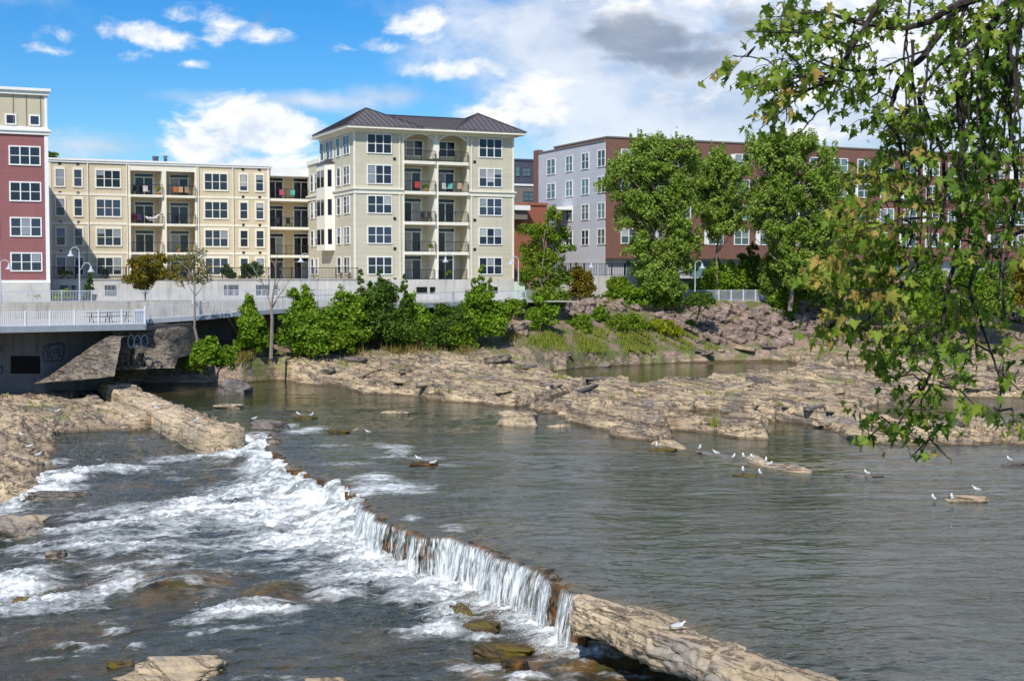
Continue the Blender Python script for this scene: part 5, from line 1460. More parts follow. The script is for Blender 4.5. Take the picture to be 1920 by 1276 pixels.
def bplant(label, u, v, z, seed, pot='seat_orange', fol='shrub', h=.6):
    c_ = W(u, v, z)
    t = thing('potted_plant', label, 'potted plant', c_, 'potted plants on balconies and terrace')
    m = MB(); m.tube([c_, (c_[0], c_[1], z + .3)], [.13, .18], 10); m.build('pot', M[pot], t)
    leaves('foliage', [(c_[0], c_[1], z + .3 + h * .4, .26, .26, h * .5)], 160, .11, M[fol], t, seed, 6)

# ------------------------------------------------------------------ leaves, shrubs, trees
def leaves(name, blobs_, n, size, mat, parent, seed, clumps=9, up=.5, flat=1.0, spread=.34, elong=1.0):
    rg = np.random.default_rng(seed)
    B = np.array(blobs_, float)
    vol = (B[:, 3] * B[:, 4] * B[:, 5]) ** .67
    # clump centres on the skin of each blob
    CC, CR = [], []
    for b_, vv in zip(B, vol):
        d_ = rg.normal(size=(clumps, 3)); d_ /= np.linalg.norm(d_, axis=1, keepdims=True)
        d_[:, 2] = np.where(d_[:, 2] < -.35, -d_[:, 2] * .6, d_[:, 2])
        r_ = rg.uniform(.55, 1.2, clumps)[:, None]
        CC.append(b_[:3] + d_ * r_ * b_[3:6]); CR.append(np.full((clumps, 3), 1.0) * b_[3:6] * spread * rg.uniform(.6, 1.25, clumps)[:, None])
    CC, CR = np.vstack(CC), np.vstack(CR)
    wts = np.prod(CR, 1) ** .6; wts /= wts.sum()
    k = rg.choice(len(CC), n, p=wts)
    off = rg.normal(size=(n, 3)); off /= np.linalg.norm(off, axis=1, keepdims=True)
    off *= rg.random(n)[:, None] ** .45
    C_ = CC[k] + off * CR[k] * 1.15
    N_ = off + rg.normal(size=(n, 3)) * .75 + np.array([0, 0, up]); N_ /= np.linalg.norm(N_, axis=1, keepdims=True)
    T = np.cross(N_, rg.normal(size=(n, 3))); T /= np.linalg.norm(T, axis=1, keepdims=True) + 1e-9
    Bt = np.cross(N_, T)
    s = size * rg.uniform(.6, 1.35, n)[:, None]
    a = C_ + T * s * elong; c_ = C_ - T * s * elong
    b1 = C_ + Bt * s * .55 + N_ * s * .18 + T * s * .1; d1 = C_ - Bt * s * .55 + N_ * s * .18 + T * s * .1
    V = np.stack([a, b1, c_, d1], 1).reshape(-1, 3)
    F = np.arange(n * 4).reshape(n, 4)
    return np_mesh(name, V, F, mat, parent)
def trunk_mb(m, a, b2, r0, r1, seed, k=6, wob=.06):
    rr = random.Random(seed)
    a, b2 = Vector(a), Vector(b2); L = (b2 - a).length
    pts = [a.lerp(b2, i / k) + (Vector((rr.uniform(-1, 1), rr.uniform(-1, 1), 0)) * L * wob * (1 if 0 < i < k else 0)) for i in range(k + 1)]
    m.tube(pts, [r0 + (r1 - r0) * i / k for i in range(k + 1)], 7)
    return pts
def shrub(label, px0, px1, ytop, ybase, Y, mat='shrub', n=2600, size=.17, seed=0, nb=10, cat='shrub', name='shrub', group=None, cone=.12, zb=None):
    rr = random.Random(seed * 7 + 1)
    xc = (px0 + px1) / 2
    if Y is None: Y = float(hit(xc, ybase)[1]) + .3
    base = PY(xc, ybase, Y); top = PY(xc, ytop, Y)
    if zb is not None: base[2] = zb
    wd = (px1 - px0) / FPX * Y / 2; h = top[2] - base[2]
    t = thing(name, label, cat, base, group)
    bl = []
    for i in range(nb):
        u_ = (i + .5) / nb
        hh = rr.uniform(.12, .92) ** .9
        wid = wd * (1 - cone * hh) * .78
        a = rr.uniform(-1, 1)
        r_ = wd * rr.uniform(.28, .46) * (1 - .3 * hh)
        bl.append((base[0] + a * wid, base[1] + rr.uniform(-.7, .7) * wd * .6, base[2] + h * hh * .9, r_, r_ * .9, min(h * .24, r_ * 1.1)))
    bl.append((base[0] + rr.uniform(-.3, .3) * wd, base[1], base[2] + h * .86, wd * .28, wd * .28, h * .16))
    bl.append((base[0], base[1], base[2] + h * .28, wd * .85, wd * .6, h * .3)); bl.append((base[0] + wd * rr.uniform(-.2, .2), base[1], base[2] + h * .58, wd * .62, wd * .5, h * .26))
    leaves('foliage', bl, int(n * 1.7), size * .92, M[mat], t, seed, 11, spread=.5)
    m = MB()
    for b_ in bl[:5]:
        trunk_mb(m, (base[0] + (b_[0] - base[0]) * .25, base[1], base[2] - .3), b_[:3], .05, .02, seed + 3, 4)
    m.build('stems', M['bark'], t)
    # straggling leader shoots
    return t
def tree(label, trunk_px, ybase, Y, blobs_px, mat, n, size, seed, bark='palebark', r0=.22, name='tree', depthk=.8, clumps=10, spread=.34, group=None, zfix=None):
    base = PY(trunk_px, ybase, Y)
    t = thing(name, label, 'tree', base, group)
    rr = random.Random(seed)
    bl = []
    for px, py, rx, ry in blobs_px:
        dy = rr.uniform(-1, 1) * 1.6
        c_ = PY(px, py, Y + dy)
        bl.append((c_[0], c_[1], c_[2], rx / FPX * Y, rx / FPX * Y * depthk, ry / FPX * Y))
    zt = max(b_[2] for b_ in bl); xt = np.mean([b_[0] for b_ in bl])
    m = MB()
    spine = trunk_mb(m, (base[0], base[1], base[2] - .4), (base[0] * .4 + xt * .6, Y, base[2] + (zt - base[2]) * .88), r0, r0 * .22, seed, 9, .012)
    m.build('trunk', M[bark], t)
    m = MB()
    for b_ in bl:
        k = min(range(len(spine)), key=lambda i: abs(spine[i].z - (b_[2] - abs(b_[0] - spine[i].x) * .9 - .6)))
        k = max(2, k)
        trunk_mb(m, spine[k], b_[:3], r0 * .35, r0 * .08, seed + int(b_[2] * 10), 5, .05)
    m.build('limbs', M[bark], t)
    leaves('crown', bl, n, size, M[mat], t, seed, clumps, spread=spread)
    return t
def poplar(label, trunk_px, ybase, Y, env, nb, n, seed, r0, size=.17, mat='poplar'):
    """upright crown: many narrow tufts inside an outline of (y, left, right)"""
    rr = random.Random(seed); ys = [e[0] for e in env]; bl = []
    while len(bl) < nb:
        y = rr.uniform(ys[0], ys[-1]); l_ = np.interp(y, ys, [e[1] for e in env]); r_ = np.interp(y, ys, [e[2] for e in env])
        x = l_ + (r_ - l_) * (.5 + .5 * rr.uniform(-1, 1) * rr.uniform(.55, 1.0))
        if perlin(np.array(x * .022 + seed), np.array(y * .017)) < -.62: continue
        bl.append((x, y, rr.uniform(8, 18), rr.uniform(12, 27)))
    for i in range(nb // 5):                          # upright tips
        t = rr.random(); k = rr.random() ** 2 * .35; y = ys[0] + (ys[-1] - ys[0]) * k
        l_ = np.interp(y, ys, [e[1] for e in env]); r_ = np.interp(y, ys, [e[2] for e in env])
        bl.append((l_ + (r_ - l_) * t, y - 6, rr.uniform(4, 7), rr.uniform(14, 24)))
    return tree(label, trunk_px, ybase, Y, bl, mat, n, size, seed, r0=r0, spread=.46, clumps=6, depthk=1.5)
poplar('tall poplar with a broad dense crown left of the lookout railing', 1240, 575, 143, [(272, 1185, 1300), (300, 1155, 1318), (335, 1128, 1322), (370, 1124, 1318), (405, 1135, 1320), (450, 1158, 1316), (500, 1185, 1310), (555, 1205, 1275)], 260, 56000, 31, .26)
poplar('smaller poplar with a rounded crown squeezed between two taller ones', 1345, 545, 150, [(298, 1325, 1362), (325, 1304, 1385), (380, 1298, 1392), (440, 1312, 1384)], 90, 20000, 32, .15)
poplar('tallest poplar with a pale straight trunk right of the lookout railing', 1481, 575, 145, [(268, 1402, 1550), (295, 1385, 1582), (330, 1374, 1606), (370, 1370, 1612), (410, 1380, 1606), (450, 1415, 1592), (490, 1440, 1580), (540, 1490, 1575)], 310, 68000, 33, .26)
tree('bright yellow green young tree at the right corner of the sage building', 1012, 600, 137,
     [(1035, 412, 18, 20), (1015, 440, 30, 24), (1048, 450, 24, 24), (1000, 478, 32, 26), (1035, 490, 32, 28), (1000, 520, 28, 26), (1030, 535, 36, 28), (1010, 565, 32, 28), (1045, 565, 24, 22), (1062, 470, 14, 12)], 'lime', 11000, .15, 34, r0=.12, spread=.45)
tree('olive and gold leaved tree on the promenade left of the sparse tree', 272, 560, 119.2,
     [(262, 500, 22, 18), (290, 490, 26, 18), (270, 520, 34, 20), (305, 515, 26, 22), (250, 525, 20, 18), (285, 538, 30, 18)], 'autumn', 5200, .13, 35, 'bark', .1)
tree('sparse leaved tree with a tall grey trunk rising from the waterside', 369, 662, 108,
     [(360, 490, 26, 20), (345, 505, 26, 22), (380, 500, 22, 20), (368, 525, 28, 22), (352, 530, 20, 16), (385, 530, 16, 18), (370, 475, 18, 12), (335, 485, 14, 12)], 'sparse', 1500, .10, 36, 'palebark', .13, clumps=12, spread=.42)
# bare tree with forked branches
bt_ = thing('bare_tree', 'leafless forked grey tree standing before the dense green shrubs', 'tree', PY(508, 668, 111))
m = MB(); Yb = 111.0
def tl(m, pts, r0, r1, Y_, n=6):
    m.tube([PY(px, py, Y_ + dy) for px, py, dy in pts], list(np.linspace(r0, r1, len(pts))), n)
tl(m, [(508, 672, 0), (509, 640, 0), (510, 600, 0), (509, 575, 0)], .16, .12, Yb); m.build('trunk', M['palebark'], bt_)
m = MB()
tl(m, [(509, 577, 0), (502, 555, .4), (492, 530, .8), (478, 508, 1.2), (470, 492, 1.4)], .09, .02, Yb)
tl(m, [(509, 577, 0), (512, 550, -.3), (517, 520, -.5), (516, 495, -.6), (520, 478, -.6)], .09, .02, Yb)
tl(m, [(509, 580, 0), (520, 558, .5), (534, 540, .9), (545, 520, 1.2)], .07, .015, Yb)
tl(m, [(502, 555, .4), (505, 530, .1), (500, 508, 0), (496, 484, 0)], .05, .012, Yb)
tl(m, [(492, 530, .8), (478, 525, 1.2), (464, 510, 1.5)], .035, .01, Yb); tl(m, [(513, 545, -.3), (526, 520, -.8), (532, 500, -1)], .045, .01, Yb); tl(m, [(520, 558, .5), (536, 555, .9), (548, 545, 1)], .03, .01, Yb); tl(m, [(500, 508, 0), (488, 492, .2)], .025, .008, Yb); tl(m, [(516, 500, -.6), (508, 486, -.4)], .025, .008, Yb)
rr = random.Random(3)
for i in range(46):
    b0_ = rr.choice([(480, 512), (496, 492), (517, 498), (540, 528), (530, 508), (472, 500), (505, 520), (490, 528), (524, 545)])
    tl(m, [(b0_[0], b0_[1], .3), (b0_[0] + rr.uniform(-12, 12), b0_[1] - rr.uniform(4, 22), rr.uniform(-.6, .8))], .018, .006, Yb, 4)
m.build('branches', M['palebark'], bt_)
# conical evergreen
cv = thing('conical_evergreen', 'small clipped conical evergreen by the promenade railing', 'evergreen', PY(168, 566, 119.4))
bl = []
for i in range(9):
    t_ = i / 8; c_ = PY(168, 562 - 44 * t_, 119.4); bl.append((c_[0], c_[1], c_[2], .50 * (1 - t_ * .8) + .05, .5 * (1 - t_ * .8) + .05, .28))
leaves('foliage', bl, 2600, .07, M['cedar'], cv, 41, 8)
m = MB(); trunk_mb(m, PY(168, 570, 119.4), PY(168, 530, 119.4), .07, .02, 4); m.build('trunk', M['bark'], cv)

SHR = [
    ('low bright green waterside bush at the foot of the sparse tree', 352, 440, 634, 694, 106, 'shrub', 2600, .15, 51, 1.2),
    ('lone green bush under the end of the boardwalk ramp', 442, 500, 575, 672, 113, 'shrub', 3000, .16, 52, None),
    ('leafy shrub poking above the ramp railing beside the bare tree', 445, 490, 552, 620, 114.5, 'shrub', 1500, .16, 53, None),
    ('broad green shrub just right of the bare tree', 515, 612, 585, 668, 115, 'shrub', 4200, .16, 54, None),
    ('round shrub standing higher than the ramp railing', 540, 600, 537, 625, 118, 'shrub', 2600, .16, 55, None),
    ('paler low shrub in front of the taller shrub row', 575, 640, 598, 664, 116, 'lime', 2200, .15, 56, None),
    ('green shrub left of the tallest shoots', 598, 690, 545, 655, 119, 'shrub', 4600, .17, 57, None),
    ('tall dark shrub with three upright shoots before the sage building', 650, 775, 530, 650, 121, 'darkshrub', 6500, .18, 58, None),
    ('small bright shrub at the rock edge below the upright shoots', 622, 662, 620, 662, 117.5, 'lime', 1100, .14, 59, None),
    ('dense green shrub in the middle of the shrub row', 735, 815, 552, 655, 123, 'shrub', 4200, .17, 60, None),
    ('dark rounded shrub under the sage building basement windows', 790, 880, 568, 655, 123, 'darkshrub', 4600, .17, 61, None),
    ('yellow tinged shrub low at the right part of the shrub row', 830, 900, 590, 660, 122, 'lime', 2600, .16, 62, None),
    ('tall bright green shrub with one feathery shoot at the right end of the row', 858, 952, 535, 648, 124, 'shrub', 6000, .17, 63, None),
    ('low green shrub at the foot of the yellow green young tree', 985, 1050, 560, 622, None, 'shrub', 2600, .16, 64, None),
    ('olive shrub right of the yellow green young tree', 1055, 1115, 500, 572, 142, 'autumn', 2400, .17, 65, None),
    ('round clipped green shrub before the sunlit concrete wall', 1128, 1188, 518, 572, 143, 'lime', 2400, .16, 66, None),
    ('low hedge like shrub left of the poplar foot', 1165, 1225, 540, 578, 142, 'shrub', 1800, .16, 67, None),
    ('ivy like green mass spilling down below the broad poplar', 1215, 1275, 525, 590, None, 'shrub', 2800, .17, 68, None),
    ('dark low shrub in front of the lookout railing', 1278, 1345, 550, 578, 140, 'darkshrub', 1500, .15, 69, None),
    ('green shrub behind the lookout wall left', 1300, 1370, 486, 545, 151, 'shrub', 2800, .18, 70, 6.2),
    ('light green shrub behind the lookout wall right', 1355, 1425, 480, 540, 152, 'lime', 2600, .18, 71, 6.2),
    ('grey green shrub left of the pale poplar trunk', 1425, 1478, 470, 560, 149, 'poplar', 2600, .18, 73, 6.0),
    ('dense shrub below the tallest poplar to the right of its trunk', 1490, 1580, 485, 580, 147, 'darkshrub', 4200, .18, 74, None),
    ('leafy shrub at the right of the lookout railing', 1440, 1500, 545, 598, None, 'shrub', 1800, .16, 75, None),
    ('tall green shrub seen through the left of the overhanging maple', 1590, 1690, 470, 590, 147, 'shrub', 4200, .18, 76, None),
    ('wide green shrub seen through the middle of the overhanging maple', 1680, 1790, 480, 610, 143, 'shrub', 4800, .18, 77, None),
    ('bright green shrub low behind the maple twigs', 1720, 1830, 560, 625, 139, 'lime', 3000, .17, 78, None),
    ('tall green shrub seen through the right of the overhanging maple', 1785, 1900, 470, 615, 142, 'shrub', 5200, .18, 79, None),
    ('olive tinted shrub at the right picture edge behind the maple', 1880, 1990, 440, 610, 145, 'autumn', 4600, .18, 80, None),
    ('low lime green shrub on the riprap left of the yellow patch', 1125, 1200, 588, 622, None, 'lime', 1500, .14, 81, None),
    ('small dark green shrub among the riprap stones', 1108, 1140, 572, 606, None, 'shrub', 900, .14, 82, None),
    ('bright yellow groundcover bush on the riprap slope', 1205, 1275, 600, 630, None, 'yellowgreen', 1900, .13, 83, None),
    ('green groundcover bush just left of the bright yellow one', 1168, 1225, 590, 622, None, 'lime', 1700, .14, 84, None),
    ('little green bush right of the bright yellow one', 1280, 1310, 600, 630, None, 'shrub', 700, .13, 85, None),
    ('weedy green bush on the bank left of the riprap', 1055, 1115, 590, 624, None, 'lime', 1300, .14, 86, None),
    ('round dark evergreen shrub behind the black terrace fence left', 412, 440, 496, 524, 132, 'cedar', 900, .12, 87, 8.3),
    ('round dark evergreen shrub behind the black terrace fence right', 452, 494, 492, 524, 132, 'cedar', 1300, .12, 88, 8.3),
    ('yellow flowering low hedge on the promenade before the red building', 8, 84, 549, 568, 118.6, 'yellowgreen', 1700, .10, 89, 6.45),
    ('green hedge on the promenade right of the yellow flowering one', 92, 142, 544, 568, 119, 'shrub', 1400, .11, 90, 6.45),
    ('feathery weeds at the left end of the sage building fence', 940, 990, 560, 600, 130, 'lime', 1300, .14, 91, None),
]
for lab, a, b2, yt, yb, Yd, mt, n, sz, sd_, zb_ in SHR:
    shrub(lab, a, b2, yt, yb, Yd, mt, int(n * 1.15), sz, sd_, 10, zb=zb_)
# upright shoots of the tall shrubs
def shoots(label, lst, Y, mat, seed):
    t = thing('sapling', label, 'sapling', PY(lst[0][0], 600, Y)); m = MB(); bl = []
    for i, (px, py) in enumerate(lst):
        a, b2 = PY(px + 4, 610, Y), PY(px, py, Y)
        pts = trunk_mb(m, a, b2, .05, .012, seed + i, 6, .02)
        for j, p in enumerate(pts[2:]):
            s = .55 - .08 * j; bl.append((p.x, p.y, p.z, s, s, .42))
    m.build('stem', M['bark'], t); leaves('foliage', bl, 330 * len(lst) * 2, .15, M[mat], t, seed, 7)
shoots('three upright leafy shoots rising in front of the sage building base', [(676, 512), (713, 512), (757, 528), (694, 532)], 120.6, 'darkshrub', 120)
shoots('single feathery leafy shoot before the right sage windows', [(903, 508), (918, 530), (888, 532)], 123.6, 'shrub', 125)
tree('small dark spire shaped evergreen right of the lookout shrubs', 1412, 545, 151, [(1412, 470, 12, 16), (1408, 490, 18, 18), (1416, 508, 20, 18), (1410, 525, 22, 16), (1396, 482, 10, 12)], 'darkshrub', 2600, .17, 92, 'bark', .1)
tree('far dark tree top showing over the pale yellow roof by the red building', 98, 400, 200, [(97, 290, 10, 6), (93, 296, 9, 8), (100, 300, 10, 8)], 'darkshrub', 600, .25, 93, 'bark', .15)

# ------------------------------------------------------------------ grass
def grass(label, regs, n, h, mat, seed, wk=.035, kind='stuff', name='grass', lean=.35):
    rg = np.random.default_rng(seed)
    P0, Hh = [], []
    tot = sum(r[2] * r[3] * (r[4] if len(r) > 4 else 1) for r in regs)
    for r in regs:
        cx_, cy_, rx, ry = r[:4]; k = max(8, int(n * rx * ry * (r[4] if len(r) > 4 else 1) / tot))
        for _ in range(k):
            q = rg.normal(size=2) * .55
            px, py = cx_ + q[0] * rx, cy_ + q[1] * ry
            p = hit(px, py); z = p[2]
            if perlin(np.array(p[0] * .45 + seed), np.array(p[1] * .2)) < rg.normal() * .2 + .0: continue
            p = p + np.array([rg.normal() * .1, rg.normal() * .25, 0])
            if z < .03: continue
            P0.append((p[0], p[1], z - .03)); Hh.append(h * (r[5] if len(r) > 5 else 1))
    P0 = np.array(P0); k = len(P0); Hh = np.array(Hh) * rg.uniform(.3, 1.2, k) * (.75 + .5 * perlin(P0[:, 0] * .35, P0[:, 1] * .2 + seed))
    a = rg.uniform(0, 2 * np.pi, k); wv = np.stack([np.cos(a), np.sin(a), 0 * a], -1) * wk
    l_ = np.stack([rg.normal(size=k), rg.normal(size=k), 0 * a], -1) * (lean * Hh)[:, None] * .6
    up = np.stack([0 * a, 0 * a, Hh], -1)
    V = np.stack([P0 - wv, P0 + wv, P0 + l_ * .4 + up * .6 + wv * .7, P0 + l_ + up, P0 + l_ * .4 + up * .6 - wv * .7], 1).reshape(-1, 3)
    F = np.arange(k * 5).reshape(k, 5)
    o = np_mesh(name, V, F, M[mat])
    tag(o, label, 'grass', None, kind)
grass('long green and straw grass on the bank foot below the riprap', [(1060, 642, 80, 14, 1.3), (1150, 648, 90, 14, 1.3), (1200, 660, 90, 8), (1290, 655, 50, 8), (1230, 645, 70, 8), (1020, 636, 40, 8), (1300, 636, 30, 6), (1110, 632, 60, 7), (1190, 632, 60, 6), (1000, 640, 26, 8)], 22000, .62, 'grass', 201)
grass('dry straw coloured grass tufts on the rock below the shrub row', [(770, 648, 50, 11, 2), (740, 655, 26, 8), (820, 650, 34, 9), (660, 660, 24, 8), (455, 668, 16, 14, 2.5), (350, 665, 14, 16, 2.5), (870, 658, 24, 6), (690, 655, 20, 6), (960, 632, 20, 8)], 8000, .85, 'drygrass', 202)
grass('scattered green grass growing in the cracks of the bedrock', [(1155, 746, 14, 4, 3), (1050, 707, 16, 3, 2), (1340, 798, 6, 6, 4), (1585, 716, 14, 3, 3), (1200, 738, 12, 3), (1330, 738, 12, 3), (760, 690, 22, 4), (900, 715, 30, 4), (830, 735, 22, 4), (980, 690, 40, 4), (560, 668, 20, 4), (1100, 665, 60, 3), (1460, 775, 5, 5, 3), (215, 708, 14, 4, 3), (30, 735, 30, 5), (70, 762, 16, 4), (960, 672, 40, 4), (700, 700, 20, 4), (640, 682, 30, 4), (1250, 690, 20, 2), (1440, 715, 16, 3)], 2600, .28, 'grass', 203)
grass('rank green growth along the top of the riprap bank', [(1330, 572, 50, 5), (1400, 578, 60, 6), (1490, 585, 60, 8), (1580, 590, 80, 8), (1700, 612, 90, 9), (1800, 618, 100, 9), (1900, 620, 90, 9), (1090, 572, 60, 5), (980, 580, 26, 8), (1000, 606, 40, 8), (1520, 612, 40, 6), (1260, 580, 30, 6)], 10000, .55, 'grass', 204)

# ------------------------------------------------------------------ riprap and rocks
rr = random.Random(77)
protos = [lump('riprap_boulder', None, None, (0, 0, -50 - i), (1.5, 1.15, .95), 0, 'riprap', 300 + i, .6, 2, .22, strata=False) for i in range(6)]
RL = 'angular purplish brown boulder in the heap of riprap on the far bank below the lookout'
spots = []
def rip(px0, px1, y0, y1, n, k0, k1):
    for _ in range(n):
        px, py = rr.uniform(px0, px1), rr.uniform(y0, y1)
        p = hit(px, py); z = p[2]
        spots.append((p[0], p[1], z, rr.uniform(k0, k1)))
loose = [lump('loose_stone', None, None, (0, 0, -60 - i), (1.3, .8, .5), 0, mt_, 340 + i, .5, 2, .3, strata=False) for i, mt_ in enumerate(('grey_rock', 'pale_rock', 'rubble', 'pale_rock'))]
nl = 0
for _ in range(400):
    if nl >= 55: break
    px, py = (rr.uniform(1050, 1900), rr.uniform(655, 815)) if rr.random() < .75 else (rr.uniform(480, 1050), rr.uniform(655, 745))
    p = hit(px, py)
    if p[2] < -.05 or p[2] > 2: continue
    o = loose[nl % 4] if nl < 4 else loose[nl % 4].copy()
    if nl >= 4: COL.objects.link(o)
    k = rr.uniform(.35, 1.0) * (1.3 if rr.random() < .15 else 1)
    o.location = (p[0], p[1], p[2] + .08 * k); o.scale = (k * 1.3, k, k * rr.uniform(.7, 1.2)); o.rotation_euler = (rr.uniform(-.25, .25), rr.uniform(-.25, .25), rr.uniform(-.6, .6))
    tag(o, 'loose broken stone lying on the flat tan bedrock shelves across the river', 'stone', 'loose stones on the bedrock'); nl += 1
rip(1310, 1560, 585, 648, 130, .55, 1.0); rip(960, 1130, 566, 600, 40, .45, .9); rip(1060, 1230, 562, 590, 36, .45, .85); rip(1500, 1920, 618, 646, 46, .5, .9); rip(1230, 1330, 585, 632, 30, .5, .9); rip(950, 1010, 590, 630, 12, .5, .9)
for i, (x_, y2, z_, k) in enumerate(spots):
    p_ = protos[i % 6]
    o = p_ if i < 6 else p_.copy()
    if i >= 6: COL.objects.link(o)
    o.location = (x_, y2, z_ + .12 * k); o.scale = (k * rr.uniform(.8, 1.3), k, k * rr.uniform(.75, 1.15))
    o.rotation_euler = (rr.uniform(-.45, .45), rr.uniform(-.45, .45), rr.uniform(0, 6.28))
    tag(o, RL, 'boulder', 'riprap boulders on the far bank')
def rock(label, px, py, wpx, hgt, mat, seed, z=0.0, rz=None, depth=.8, flat=.4, low=False, name='boulder', tilt=(0, 0), bev=.5, strata=True):
    p = PL(px, py) if low else P(px, py, z)
    w_ = wpx / FPX * p[1]
    lump(name, label, 'rock', (p[0], p[1] + w_ * depth * .25, p[2] + hgt * .12), (w_, w_ * depth, hgt), STR + R(20) if rz is None else R(rz), mat, seed, flat, 3, bev, tilt=tilt, strata=strata)
rock('rounded tan boulder standing alone in the river before the bedrock', 972, 797, 62, 1.25, 'pale_rock', 401, rz=10, flat=.7, bev=.5)
rock('triangular grey slab tilted up in the pool by the green bush', 440, 738, 48, 1.3, 'grey_rock', 402, rz=-12, flat=.9, tilt=(18, 8), bev=.1)
rock('flat pale slab lying just below the triangular grey one', 428, 765, 46, .5, 'pale_rock', 403, rz=-15, flat=.3)
rock('long dark slab in the pool beneath the stone abutment', 345, 718, 78, .5, 'rubble', 404, rz=-8, depth=.4, flat=.3)
rock('squared stone block at the foot of the abutment', 245, 704, 66, .75, 'pale_rock', 405, z=.3, rz=4, depth=.4, flat=.8, bev=.1)
rock('flat pale slab right of the squared stone block', 320, 700, 70, .5, 'pale_rock', 406, z=.2, rz=2, depth=.45, flat=.6, bev=.15)
rock('dark broken slab right of the gap where the river first spills over', 505, 804, 62, .9, 'grey_rock', 407, rz=-20, depth=.6, flat=.5)
rock('small flat slab with two gulls above the first spill', 572, 786, 36, .28, 'moss_rock', 408, rz=-12, depth=.5)
rock('pale flat stone right of the small white cascade', 634, 812, 40, .45, 'moss_rock', 409, rz=-15, depth=.5)
rock('low wet rock in the shallows above the crest', 796, 874, 46, .35, 'wet_rock', 410, rz=-5, depth=.5)
rock('low pale slab alone in the open river below the bedrock', 740, 775, 46, .3, 'pale_rock', 411, rz=-8, depth=.35)
rock('low flat slab with gulls at the right of the river', 1816, 940, 66, .45, 'pale_rock', 412, rz=-6, depth=.6, flat=.2)
rock('tan boulder with a flat top at the left picture edge in the rapids', 22, 1005, 100, 1.25, 'pale_rock', 413, low=True, rz=-10, depth=.9, flat=.5)
rock('small brown rock in the white water right of the flat topped boulder', 102, 1048, 34, .5, 'rubble', 414, low=True, rz=20, flat=.7)
rock('broad pale rock at the bottom picture edge', 338, 1262, 150, .62, 'pale_rock', 415, low=True, rz=8, depth=.62, flat=.25, bev=.35)
rock('lower pale slab joined to the broad pale rock at the bottom edge', 300, 1285, 150, .5, 'pale_rock', 416, low=True, rz=-6, depth=.5, flat=.2)
rock('small mossy stone left of the broad pale rock', 225, 1250, 44, .28, 'moss_rock', 417, low=True, rz=10, depth=.5)
rock('pale stone cut by the bottom picture edge near the middle', 610, 1290, 70, .35, 'pale_rock', 418, low=True, rz=5, depth=.6)
rock('dark wet rock beside the left chute of white water', 110, 935, 120, .5, 'rubble', 419, low=True, rz=-12, depth=.4, flat=.3)
rock('orange mossed ledge below the middle of the falls', 862, 1152, 60, .5, 'moss_rock', 420, low=True, rz=-70, depth=.5, flat=.3)
rock('mossy rock where the second spill runs over below the falls', 905, 1183, 62, .5, 'moss_rock', 421, low=True, rz=-20, depth=.5)
rock('pale topped mossy rock below the falls nearest the bottom edge', 940, 1226, 110, .45, 'moss_rock', 422, low=True, rz=-12, depth=.5, flat=.2)
rock('pebbly dark rock at the lowest spill by the bottom edge', 965, 1256, 46, .4, 'wet_rock', 423, low=True, rz=20, depth=.8)
rock('small mossy stone washed over at the left picture edge', 45, 1130, 40, .35, 'moss_rock', 426, low=True, rz=10, depth=.6)
rock('big pale stone lying on the bedrock beside the river channel', 1188, 803, 24, .75, 'pale_rock', 427, z=.25, rz=30, flat=.8)
rock('white flat stone lying on the middle bedrock', 792, 698, 30, .5, 'pale_rock', 428, z=.9, rz=-10, depth=.5)
rock('blocky dark stone at the mouth of the channel between the bedrock shelves', 1130, 718, 60, .9, 'grey_rock', 429, z=.2, rz=-10, depth=.5)
rock('long dark slab behind the maple tips at the water edge', 1850, 818, 90, .9, 'grey_rock', 430, z=.1, rz=-8, depth=.4)
rock('tilted pale slab by the channel at the right bedrock shelf', 1620, 712, 90, .9, 'pale_rock', 431, z=.4, rz=-12, depth=.45, tilt=(6, 0))
rock('low weedy stone left below the row of gulls', 1245, 846, 44, .25, 'moss_rock', 432, rz=-6, depth=.5)
rock('low weedy stone with one gull below the row of gulls', 1398, 892, 40, .14, 'moss_rock', 433, rz=-6, depth=.5)
rock('thin dark stone at the far end of the gull row', 1622, 894, 60, .14, 'grey_rock', 434, rz=-4, depth=.3)
rock('thin dark stone beneath the far right gull', 1900, 872, 34, .14, 'grey_rock', 435, rz=-4, depth=.4)
for i, (px, py, wd, hg, lab) in enumerate([(512, 834, 30, .55, 'jagged dark stone at the first bend of the crest'), (553, 882, 40, .40, 'brown stone on the crest below the first bend'), (625, 908, 30, .36, 'dark stone where the upper white water is widest'), (1043, 1089, 22, .3, 'dark stone by the dry gap of the clean curtain')]):
    rock(lab, px, py, wd, hg, 'rubble', 460 + i, z=-.08, rz=-60 + i * 9, depth=.7, flat=.7, bev=.4)
# low rock bar on which the gulls stand
def bar_rock(label, pts, w_, h_, mat, seed):
    ln = smooth_line([P(*q)[:2] for q in pts], 10)
    t_, x_, y_, nx, ny, s_ = strip_frame(ln, .12)
    a = np.linspace(-math.pi * .1, math.pi * 1.1, 12)
    end = np.minimum(1, np.minimum(t_, t_[-1] - t_) / .8)[:, None] ** .5
    k = (.75 + .4 * fbm(t_ * .5 + seed, 0 * t_, 3))[:, None]
    O = np.cos(a)[None] * w_ * end * k + .06 * fbm(t_[:, None] * 2, a[None] * 2 + seed, 4)
    Z_ = np.maximum(np.sin(a), -.5)[None] ** 1 * h_ * end * k - .04 + .05 * fbm(t_[:, None] * 1.7, a[None] * 2 + seed + 9, 4)
    o = strip_mesh('rock_bar', x_, y_, nx, ny, O, Z_, M[mat]); tag(o, label, 'rock')
bar_rock('long narrow tan rock bar carrying the row of gulls', [(1398, 858), (1440, 874), (1480, 882), (1530, 887)], .45, .34, 'dam_rock', 5)
